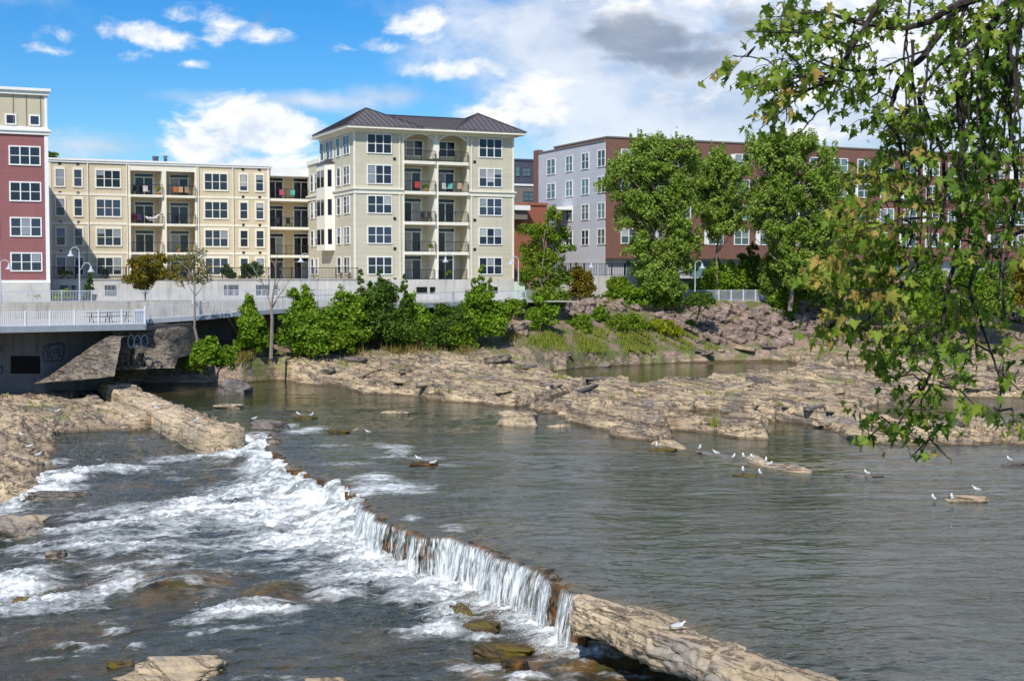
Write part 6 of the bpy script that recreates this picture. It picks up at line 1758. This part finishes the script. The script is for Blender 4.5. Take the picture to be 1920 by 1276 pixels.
bar_rock('thin rock bar left of the long one with gulls on it', [(1300, 845), (1345, 855), (1395, 866)], .28, .2, 'grey_rock', 6)
bar_rock('thick short rock bar just off the right bedrock shelf', [(1218, 834), (1250, 833), (1285, 842)], .45, .34, 'dam_rock', 7)
bar_rock('grey driftwood like stone lying at the bedrock edge', [(1022, 800), (1050, 800), (1072, 799)], .25, .3, 'pale_rock', 8)
# the long squared slab pointing into the river on the left
def slab(label, pts, zt, w_, seed, mat='bedslab'):
    ln = smooth_line([P(*q)[:2] for q in pts], 10)
    t_, x_, y_, nx, ny, s_ = strip_frame(ln, .10)
    o_ = np.array([-1.0, -.98, -.92, -.55, 0, .5, .88, .97, 1.0, 1.03, .9]); z_ = np.array([-.9, -.3, .86, .97, 1.0, .96, .9, .45, .1, -.5, -1.2])
    end = np.clip(np.minimum(t_, t_[-1] - t_) / .55, 0, 1)[:, None] ** .5
    T2 = t_[:, None]
    blk_ = np.floor(t_ / 3.1 + .4 * np.sin(t_ * .7)).astype(int)
    bo = (_perm[blk_ & 255] / 255. - .5)[:, None]
    w2 = w_ * (1 + .30 * bo + .12 * fbm(T2 * .6 + seed, 0 * T2, 3))
    O = o_[None] * w2 * end + .10 * end * fbm(T2 * 1.6, z_[None] * 2.5 + seed, 5, .6)
    Z_ = zt * (1 + .35 * bo) * z_[None] * (.55 + .45 * end) + .09 * fbm(T2 * 1.2, o_[None] * 2.2 + seed + 5, 5, .6)
    j_ = np.abs((t_ / 3.1 + .4 * np.sin(t_ * .7)) % 1 - .5)[:, None]
    Z_ = Z_ - .22 * sst(j_, .44, .5) * (z_[None] > .2)
    o = strip_mesh('stone_slab', x_, y_, nx, ny, O, Z_, M['dam_rock'], None, None, False); tag(o, label, 'rock')
slab('long squared stone slab running from the abutment diagonally into the river', [(186, 722), (250, 752), (300, 779), (350, 802), (400, 820), (430, 830)], .72, 1.0, 3)
slab('short angular slab lying against the long squared one on its left', [(205, 770), (240, 782), (262, 792)], .55, .7, 8)
lg = MB(); lg.tube([P(665, 708, .8), P(690, 700, .9), P(712, 693, 1.1), P(724, 692, 1.2)], [.16, .14, .1, .06], 8)
tag(lg.build('driftwood_log', M['wood'], None, True), 'short curved driftwood log lying on the middle bedrock', 'log')

# ------------------------------------------------------------------ gulls
def gull_mesh(pose, brown):
    """one continuous body: loft along the spine from tail to bill"""
    if pose == 'stand': sp = [(-.25, .15, .006, .02), (-.20, .165, .016, .035), (-.12, .185, .042, .06), (-.03, .20, .062, .075), (.05, .215, .066, .072), (.105, .245, .05, .052), (.13, .285, .034, .034), (.142, .315, .033, .033), (.16, .325, .031, .03), (.182, .322, .018, .016), (.20, .318, .010, .008), (.228, .31, .004, .004)]
    else: sp = [(-.26, .06, .006, .02), (-.20, .065, .016, .04), (-.12, .075, .045, .07), (-.03, .08, .07, .085), (.06, .085, .068, .08), (.11, .11, .045, .05), (.13, .14, .034, .034), (.142, .165, .033, .033), (.16, .175, .031, .03), (.182, .172, .018, .016), (.20, .168, .010, .008), (.228, .16, .004, .004)]
    m = MB(); n_ = 10
    rings = [[(x, wd * math.cos(k * 2 * math.pi / n_), z + hh * math.sin(k * 2 * math.pi / n_)) for k in range(n_)] for x, z, hh, wd in sp]
    vs = [q for r_ in rings for q in r_]
    for i in range(len(sp) - 1):
        for k in range(n_):
            f = (i * n_ + k, i * n_ + (k + 1) % n_, (i + 1) * n_ + (k + 1) % n_, (i + 1) * n_ + k)
            a = (k + .5) * 2 * math.pi / n_
            mi = 0
            if i < 4 and math.sin(a) > -.2: mi = 1
            if i < 1 and math.sin(a) > -.6: mi = 2
            if i >= 9: mi = 3
            m.f.append(f); m.mi.append(mi)
    m.v = vs
    m.f.append(tuple(range(n_ - 1, -1, -1))); m.mi.append(2); m.f.append(tuple((len(sp) - 1) * n_ + k for k in range(n_))); m.mi.append(3)
    for s in (-1, 1):                                 # eyes and, standing, legs
        m.tube([(.158, s * .026, sp[8][1] + .006), (.158, s * .032, sp[8][1] + .006)], [.006, .005], 6, 2)
        if pose == 'stand':
            m.tube([(.0, s * .028, .15), (-.005, s * .028, .07), (.005, s * .028, .01)], [.009, .006, .006], 5, 3)
            m.tube([(.0, s * .028, .004), (.045, s * .034, .004)], [.008, .012], 5, 3)
    o = m.build('gull', [M['gull_brown' if brown else 'gull_white'], M['gull_brown' if brown else 'gull_grey'], M['gull_dark'], M['bill']], None, True)
    return o
GP = {(p, b_): gull_mesh(p, b_) for p in ('stand', 'sit') for b_ in (False, True)}
used = set()
GULLS = [  # px, py (feet), z, pose, turn, brown, label
    (1232, 820, .32, 'stand', 100, True, 'brownish young gull on the short rock bar by the bedrock shelf'),
    (1231, 841, .10, 'stand', 80, False, 'white gull on the weedy stone in front of the short rock bar'),
    (1312, 846, .17, 'stand', 70, False, 'first white gull at the left end of the thin rock bar'),
    (1343, 855, .17, 'stand', 160, False, 'white gull in profile in the middle of the thin rock bar'),
    (1375, 863, .15, 'stand', 60, False, 'white gull at the right end of the thin rock bar'),
    (1394, 862, .30, 'stand', 90, False, 'white gull at the left tip of the long rock bar'),
    (1411, 864, .33, 'stand', 110, False, 'white gull standing next to the left tip gull on the long bar'),
    (1436, 870, .34, 'stand', 75, False, 'upright white gull in the pair on the long rock bar'),
    (1442, 872, .34, 'sit', 20, False, 'crouching white gull in the pair on the long rock bar'),
    (1478, 880, .33, 'sit', 200, True, 'fluffed greyish gull crouching on the right part of the long bar'),
    (1393, 888, .08, 'stand', 85, False, 'white gull on the low weedy stone below the long bar'),
    (1425, 893, .0, 'stand', 95, False, 'white gull wading in the water below the long bar'),
    (1626, 894, .06, 'stand', 120, False, 'lone white gull on the thin dark stone right of the long bar'),
    (1751, 942, .0, 'stand', 95, False, 'white gull wading left of the low flat slab'),
    (1785, 941, .10, 'stand', 80, False, 'white gull at the left edge of the low flat slab'),
    (1831, 925, .24, 'stand', 170, False, 'white gull on top of the low flat slab'),
    (1893, 868, .06, 'stand', 110, False, 'white gull at the far right edge of the river'),
    (1272, 1177, .16, 'sit', 0, False, 'white gull resting on the bare near end of the rock ledge'),
    (285, 764, .75, 'stand', 15, False, 'left one of two white gulls on the long stone ridge'),
    (294, 766, .75, 'sit', 190, False, 'right one of two white gulls on the long stone ridge'),
    (367, 794, .7, 'stand', 60, False, 'white gull on the stone ridge near its lower end'),
    (560, 781, .16, 'stand', 150, False, 'left gull on the small flat slab above the first spill'),
    (584, 783, .14, 'stand', 60, False, 'right gull on the small flat slab above the first spill'),
    (477, 786, .05, 'sit', 10, False, 'white gull crouching on the water edge above the dark broken slab'),
    (667, 812, .0, 'stand', 20, True, 'brownish gull wading right of the small white cascade'),
    (690, 815, .0, 'stand', 200, False, 'white gull wading right of the brownish one'),
    (785, 866, .20, 'stand', 165, False, 'left gull on the low wet rock above the crest'),
    (812, 869, .16, 'sit', 10, False, 'right gull on the low wet rock above the crest'),
    (72, 858, -.35, 'stand', 20, False, 'white gull at the dark water edge of the left rock shelf'),
    (107, 776, None, 'stand', 40, False, 'white gull alone on the middle of the left rock shelf'),
    (40, 816, None, 'sit', 150, False, 'white gull crouching on the left rock shelf near the picture edge'),
    (55, 838, None, 'sit', 10, False, 'white gull crouching low on the left shelf above the dark water edge'),
]
for px, py, z, pose, rz, br_, lab in GULLS:
    if z is None:
        z = float(hit(px, py)[2])
    key = (pose, br_); o = GP[key]
    if key in used: o = o.copy(); COL.objects.link(o)
    used.add(key)
    p = P(px, py, z)
    g_ = ground_z(p[0], p[1])
    zz = z if g_ < 0 or not (px < 440) else max(z, g_)
    o.location = (p[0], p[1], zz); o.rotation_euler = (0, 0, R(rz)); o.scale = (.92,) * 3
    tag(o, lab, 'gull', 'gulls along the river')
for o in GP.values():
    if 'label' not in o: bpy.data.objects.remove(o)

# ------------------------------------------------------------------ small things on the balconies and terrace
def zs(px, py, v): return FV(v, px, py)
fu = lambda px: FV(SV + .8, px, 400)[0]
chair('red folding chair on the fourth floor left sage balcony', fu(783), SV + .75, zslab[1], 'seat_red', 2.6)
chair('white chair on the fourth floor right sage balcony', fu(836), SV + .8, zslab[1], 'seat_white', .4)
chair('teal chair on the fourth floor right sage balcony', fu(845), SV + .9, zslab[1], 'seat_teal', -.4)
chair('pale lounge chair at the right end of the fourth floor sage balcony', fu(861), SV + .8, zslab[1], 'seat_tan', 3.0)
chair('dark chair left on the third floor left sage balcony', fu(795), SV + .8, zslab[2], 'seat_dark', .3)
chair('dark chair right on the third floor left sage balcony', fu(806), SV + .8, zslab[2], 'seat_dark', -.5)
bplant('leafy potted plant on the fourth floor left sage balcony', fu(797), SV + .6, zslab[1], 501)
bplant('potted plant on the second floor left sage balcony', fu(806), SV + .6, zslab[3], 502, 'seat_white')
bplant('bushy potted plant at the ground floor right sage patio', fu(842), SV + .6, Z0, 503, 'seat_dark', h=.9)
ft_ = lambda px: FV(TV + .8, px, 400)[0]
chair('white chair on the top left pale yellow balcony', ft_(275), TV + .8, fl_[0], 'seat_white', .3)
chair('dark chair on the top left pale yellow balcony', ft_(254), TV + .8, fl_[0], 'seat_dark', -.3)
bplant('yellow green potted plant on the top left pale yellow balcony', ft_(299), TV + .5, fl_[0], 504, fol='yellowgreen')
chair('orange chair on the top right pale yellow balcony', ft_(331), TV + .8, fl_[0], 'seat_orange', .3)
chair('tan chair on the top right pale yellow balcony', ft_(340), TV + .9, fl_[0], 'seat_tan', -.2)
chair('second tan chair farther right on the top right pale yellow balcony', ft_(354), TV + .9, fl_[0], 'seat_tan', .5)
chair('dark red chair on the third floor left pale yellow balcony', ft_(251), TV + .8, fl_[1], 'seat_red', .2)
chair('purple chair on the third floor left pale yellow balcony', ft_(264), TV + .8, fl_[1], 'seat_purple', .5)
chair('dark chair on the third floor right pale yellow balcony', ft_(343), TV + .8, fl_[1], 'seat_dark', .4)
hm = MB(); hm.tube([W(ft_(270), TV + .2, fl_[1] + .75), W(ft_(278), TV + .3, fl_[1] + .5), W(ft_(288), TV + .3, fl_[1] + .48), W(ft_(302), TV + .2, fl_[1] + 1.2)], [.03, .22, .22, .03], 8)
tag(hm.build('hammock', M['seat_white'], None, True), 'pale hammock slung across the third floor pale yellow balcony', 'hammock')
bplant('grassy potted plant on the second floor right pale yellow balcony', ft_(334), TV + .5, fl_[2], 505, fol='grass')
chair('pink chair on the top recessed wing balcony', ft_(529), TV + .6, wz[0], 'seat_pink', .2)
chair('dark green chair on the top recessed wing balcony', ft_(547), TV + .6, wz[0], 'seat_teal', -.6)
chair('dark chair left on the middle recessed wing balcony', ft_(518), TV + .6, wz[1], 'seat_dark', -.4)
chair('dark chair right on the middle recessed wing balcony', ft_(542), TV + .6, wz[1], 'seat_dark', .5)
bplant('yellow green potted plant on the terrace left of the double armed lamp', FV(131, 117, 510)[0], 131.5, Z0, 506, fol='yellowgreen')
bplant('second yellow green potted plant on the terrace behind the double armed lamp', FV(131, 131, 510)[0], 131.5, Z0, 507, fol='yellowgreen')
bplant('dark little conifer in a pot on the terrace', FV(131, 199, 510)[0], 131.5, Z0, 508, 'seat_dark', 'cedar', .9)
pt = thing('picnic_table', 'wooden picnic table on the terrace behind the black fence corner', 'picnic table', W(FV(132, 650, 510)[0], 132, Z0))
c_ = W(FV(132, 650, 510)[0], 132, Z0)
m = MB(); m.xbox((c_[0], c_[1], Z0 + .72), 1.7, .7, .06, R(24)); m.build('tabletop', M['wood'], pt)
m = MB(); m.xbox((c_[0] + .2, c_[1] - .6, Z0 + .42), 1.7, .26, .05, R(24)); m.build('bench', M['wood'], pt)
m = MB(); m.xbox((c_[0] - .5, c_[1] - .2, Z0 + .34), .08, .6, .68, R(24)); m.build('leg', M['wood'], pt)
m = MB(); m.xbox((c_[0] + .5, c_[1] + .2, Z0 + .34), .08, .6, .68, R(24)); m.build('leg', M['wood'], pt)

# ------------------------------------------------------------------ the overhanging maple
mp = thing('maple_tree', 'overhanging maple with drooping lobed green leaves turning yellow at the tips', 'tree', (4.6, 6.2, 3.0))
def MP(px, py, dy=0.0): return Vector(PY(px, py, 7.4 + dy))
m = MB()
m.tube([(4.7, 6.0, -1.5), (4.6, 6.1, 4), (4.5, 6.2, 8), (4.3, 6.3, 11.5), (4.2, 6.4, 14)], [.30, .26, .22, .18, .10], 12)
m.build('trunk', M['darkbark'], mp)
LIMBS = [  # thick to thin: (pixel x, pixel y, depth offset)
    ([(2500, -420, -.8), (2150, -180, -.3), (1920, -45, 0), (1850, -12, 0), (1790, 12, 0), (1745, 38, .1), (1700, 52, .1), (1650, 52, .2), (1600, 40, .3), (1540, 22, .5)], .034, .006),
    ([(2300, -380, .2), (1950, -160, .4), (1720, -70, .2), (1655, -5, 0), (1628, 42, 0), (1598, 88, 0), (1572, 130, .1), (1560, 150, .1)], .026, .007),
    ([(1850, -12, 0), (1800, 10, .2), (1768, 55, .3), (1735, 100, .3), (1702, 132, .2), (1682, 165, .2), (1672, 205, .2), (1682, 245, .2), (1692, 300, .3), (1688, 360, .3), (1680, 430, .3)], .024, .005),
    ([(2150, -180, -.3), (1990, -30, -.2), (1900, -5, -.2), (1860, 40, -.1), (1800, 90, 0), (1760, 125, .1), (1720, 180, .1)], .024, .006),
    ([(1560, 125, .1), (1590, 130, .1), (1640, 132, .1), (1690, 112, .1), (1735, 95, .2)], .008, .006),
    ([(1572, 130, .1), (1545, 150, .2), (1515, 165, .3), (1480, 150, .4), (1440, 112, .5), (1400, 108, .5), (1375, 105, .6)], .008, .003),
    ([(1990, -30, -.2), (1900, 60, 0), (1888, 130, 0), (1893, 220, .1), (1905, 320, .1), (1898, 420, .2), (1880, 520, .2), (1886, 600, .2)], .022, .006),
    ([(1860, 40, -.1), (1800, 160, 0), (1803, 240, 0), (1806, 330, .1), (1800, 400, .1), (1792, 470, .1), (1778, 540, .1), (1768, 610, .1), (1752, 680, .1), (1735, 720, .1), (1712, 750, .1), (1690, 785, .1), (1672, 815, .1)], .020, .004),
    ([(1735, 720, .1), (1726, 765, .1), (1735, 795, .1), (1742, 820, .1)], .006, .003),
    ([(1898, 420, .2), (1850, 470, .2), (1818, 540, .1), (1838, 600, .1), (1858, 660, .1), (1876, 720, .1), (1872, 770, .1)], .012, .003),
    ([(1720, 180, .1), (1745, 230, .3), (1768, 300, .4), (1770, 380, .4), (1742, 460, .3), (1700, 520, .3), (1650, 575, .3), (1610, 610, .3), (1560, 615, .3)], .013, .003),
    ([(1680, 430, .3), (1650, 480, .3), (1600, 510, .3), (1550, 520, .3)], .006, .003),
    ([(1600, 88, .3), (1560, 180, .3), (1530, 215, .4), (1505, 240, .4), (1480, 265, .4)], .007, .003),
    ([(1860, 380, .4), (1850, 300, .4), (1842, 200, .3), (1850, 100, .2), (1868, 30, 0)], .008, .014),
    ([(1925, 430, .3), (1890, 445, .3), (1850, 460, .3), (1810, 452, .3), (1795, 440, .3)], .012, .004),
    ([(1640, 575, .3), (1660, 540, .3), (1700, 500, .2)], .005, .007),
]
rr = random.Random(15)
for i in range(20):
    x0 = rr.uniform(1690, 1915); y0 = rr.uniform(-20, 260); L = rr.uniform(120, 420); dd = rr.uniform(-.5, .6)
    p_ = [(x0, y0, dd)]
    for j in range(5): p_.append((p_[-1][0] + rr.uniform(-11, 8), p_[-1][1] + L / 5, dd))
    LIMBS.append((p_, rr.uniform(.006, .011), .003))
m = MB(); nodes = []
rr = random.Random(5)
for pts, r0, r1 in LIMBS:
    q = [MP(*p) for p in pts]
    # smooth
    s_ = []
    for i in range(len(q) - 1):
        a, b2, c_, d_ = q[max(i - 1, 0)], q[i], q[i + 1], q[min(i + 2, len(q) - 1)]
        for j in range(4):
            t = j / 4
            s_.append(.5 * ((2 * b2) + (c_ - a) * t + (2 * a - 5 * b2 + 4 * c_ - d_) * t * t + (3 * b2 - a - 3 * c_ + d_) * t ** 3) + Vector((rr.uniform(-1, 1), rr.uniform(-1, 1), rr.uniform(-1, 1))) * .006)
    s_.append(q[-1])
    m.tube(s_, list(np.linspace(r0, r1, len(s_))), 7)
    nodes += s_[::2]
m.tube([(4.4, 6.25, 9.0), (3.9, 6.6, 10.6), tuple(MP(2500, -420, -.8))], [.10, .07, .036], 8); m.tube([(4.3, 6.3, 11), (3.6, 6.9, 11.3), tuple(MP(2300, -380, .2))], [.08, .05, .028], 8)
m.build('branches', M['darkbark'], mp)
# leaf clusters: (px, py, rx, ry, leaves, share of turning leaves)
CL = [(1470, 30, 60, 34, 60, .05), (1540, 45, 60, 40, 90, .05), (1600, 60, 50, 45, 80, .02), (1430, 60, 40, 26, 34, .1), (1395, 105, 30, 22, 18, .45), (1450, 115, 46, 26, 44, .2), (1510, 120, 56, 34, 80, .05), (1570, 130, 46, 36, 56, .02), (1480, 150, 40, 20, 30, .1),
      (1650, 20, 50, 26, 36, 0), (1690, 50, 34, 24, 20, 0), (1640, 110, 40, 40, 40, 0), (1600, 170, 50, 26, 50, 0), (1650, 170, 36, 26, 24, 0), (1420, 160, 22, 26, 14, .3), (1455, 170, 22, 20, 14, .2), (1440, 195, 22, 20, 12, .6), (1490, 190, 26, 22, 22, .2), (1475, 215, 30, 24, 20, .3), (1445, 225, 12, 20, 6, .4),
      (1720, 20, 60, 26, 40, 0), (1800, 40, 60, 50, 90, 0), (1860, 60, 50, 70, 120, 0), (1900, 130, 40, 80, 150, 0), (1850, 150, 50, 60, 120, 0), (1780, 130, 40, 50, 56, 0), (1740, 170, 36, 40, 40, 0), (1700, 200, 30, 30, 26, 0), (1620, 190, 40, 14, 18, 0), (1640, 215, 14, 14, 6, 0),
      (1800, 220, 60, 50, 110, 0), (1870, 240, 50, 70, 150, 0), (1730, 250, 50, 40, 70, .05), (1680, 250, 40, 40, 44, .1), (1660, 290, 36, 34, 36, .25), (1720, 310, 46, 40, 66, .1), (1790, 310, 50, 50, 90, 0), (1870, 330, 50, 60, 110, 0), (1910, 290, 30, 80, 80, 0), (1640, 330, 30, 30, 30, .5), (1690, 360, 44, 36, 60, .3), (1750, 390, 50, 40, 66, .1), (1820, 400, 60, 46, 66, 0), (1900, 420, 40, 60, 54, 0),
      (1600, 400, 40, 30, 44, .6), (1640, 430, 46, 30, 56, .5), (1590, 445, 44, 24, 44, .55), (1690, 430, 40, 40, 44, .3), (1570, 500, 44, 28, 50, .65), (1620, 500, 50, 34, 70, .5), (1540, 530, 34, 18, 30, .8), (1590, 545, 40, 24, 44, .55), (1660, 520, 40, 36, 50, .35), (1700, 470, 40, 40, 44, .2), (1730, 530, 44, 40, 50, .15), (1680, 560, 40, 24, 30, .2),
      (1780, 480, 46, 40, 44, .05), (1850, 480, 50, 36, 40, .05), (1890, 520, 36, 40, 40, .05), (1800, 550, 44, 40, 44, .05), (1860, 590, 44, 40, 44, .05), (1900, 600, 26, 50, 34, .05), (1560, 600, 26, 22, 16, .75), (1550, 635, 22, 20, 14, .7), (1600, 630, 36, 18, 20, .4), (1590, 610, 30, 16, 14, .5), (1640, 610, 26, 16, 12, .3),
      (1700, 620, 46, 30, 50, .05), (1680, 660, 40, 30, 44, .02), (1730, 650, 46, 36, 60, .02), (1780, 640, 36, 36, 34, .02), (1700, 700, 36, 28, 36, .02), (1750, 710, 36, 30, 40, .02), (1660, 710, 26, 20, 14, .1), (1720, 740, 26, 20, 18, .02), (1830, 660, 30, 30, 22, .1), (1880, 670, 30, 40, 26, .15), (1900, 720, 20, 30, 12, .1), (1690, 765, 26, 16, 12, .1), (1640, 790, 40, 18, 22, .2), (1620, 825, 22, 18, 12, .1), (1670, 810, 24, 16, 12, .1), (1740, 800, 36, 18, 24, .05), (1735, 835, 26, 18, 14, .02), (1715, 850, 12, 14, 6, 0), (1770, 850, 6, 6, 1, .9), (1840, 770, 30, 20, 16, .1), (1880, 785, 24, 20, 14, .1), (1905, 790, 14, 16, 6, .1)]
# crown carried on above and beside the picture
for i in range(22):
    CL.append((rr.uniform(1700, 2700), rr.uniform(-800, -80), 120, 110, 40, 0))
for i in range(12):
    CL.append((rr.uniform(1990, 2500), rr.uniform(-60, 700), 80, 90, 40, 0))
out2 = [(0, 0), (.10, .02), (.26, -.08), (.38, .03), (.33, .14), (.27, .25), (.46, .34), (.62, .60), (.45, .58), (.27, .52), (.27, .70), (.18, .78), (.12, .9), (0, 1.15)]
out2 = out2 + [(-x, y) for x, y in out2[-2:0:-1]]
O2 = np.array([(0, .36)] + out2)
nO = len(out2)
tri = np.array([(0, i + 1, (i + 1) % nO + 1) for i in range(nO)])
rg = np.random.default_rng(99)
LV = {0: [], 1: []}; pet = MB(); tw = pet
for px, py, rx, ry, n, sh_ in CL:
    c0 = MP(px, py, rg.uniform(-.3, .5))
    near = min(nodes, key=lambda q: (q - c0).length + .4 * max(0, c0.z - q.z))
    if (near - c0).length > .05 and (near - c0).length < 1.6:
        mid = near.lerp(c0, .5) + Vector((rg.normal() * .03, rg.normal() * .05, .04))
        tw.tube([near, mid, c0, c0 + (c0 - mid) * .35], [.007, .0055, .004, .002], 5)
    subc = rg.normal(size=(max(2, n // 9), 2)) * .55
    key_ = sh_ > .3
    for k in range(int(n * (.85 if px < 1640 and py < 330 else .98 if py < 330 and px < 1700 else 1.25 if py < 600 and px < 1720 else .95 if py < 260 else .9 if py < 560 else 1.0))):
        u_ = subc[rg.integers(len(subc))] + rg.normal(size=2) * .24
        c_ = MP(px + u_[0] * rx, py + u_[1] * ry, 0) + Vector((0, c0.y - 7.4 + rg.normal() * .28, 0))
        if rg.random() < .4:
            b0_ = c0 + (c_ - c0) * .25; tw_end = c_
            pet.tube([b0_, b0_.lerp(c_, .5) + Vector((0, 0, .015)), c_], [.0022, .0016, .0011], 4, cap=False)
        size = rg.uniform(.024, .072) * (1.12 if key_ else 1)
        tip = np.array([rg.normal() * .75, rg.normal() * .6, -1.0 + rg.normal() * .55]); tip /= np.linalg.norm(tip)
        nr = np.array([rg.normal() * .9, -.25 + rg.normal() * .8, .75 + rg.normal() * .6]); nr -= tip * nr.dot(tip); nr /= np.linalg.norm(nr) + 1e-9
        sd2 = np.cross(tip, nr)
        fold = rg.uniform(.1, .75); curl = rg.uniform(-.35, .7)
        h_ = np.abs(O2[:, 0]) * fold - curl * (O2[:, 1] - .3) ** 2
        asym = rg.uniform(.6, 1.15)
        V = np.array(c_)[None] + size * (O2[:, :1] * sd2[None] * asym + O2[:, 1:] * tip[None] + h_[:, None] * nr[None])
        LV[1 if rg.random() < sh_ else 0].append(V)
for key, nm_, mt in ((0, 'foliage', 'maple'), (1, 'turning_foliage', 'maple_autumn')):
    V = np.array(LV[key]); k = len(V)
    np_mesh(nm_, V.reshape(-1, 3), (np.arange(k)[:, None, None] * (nO + 1) + tri[None]).reshape(-1, 3), M[mt], mp)
pet.build('twigs', M['darkbark'], mp)
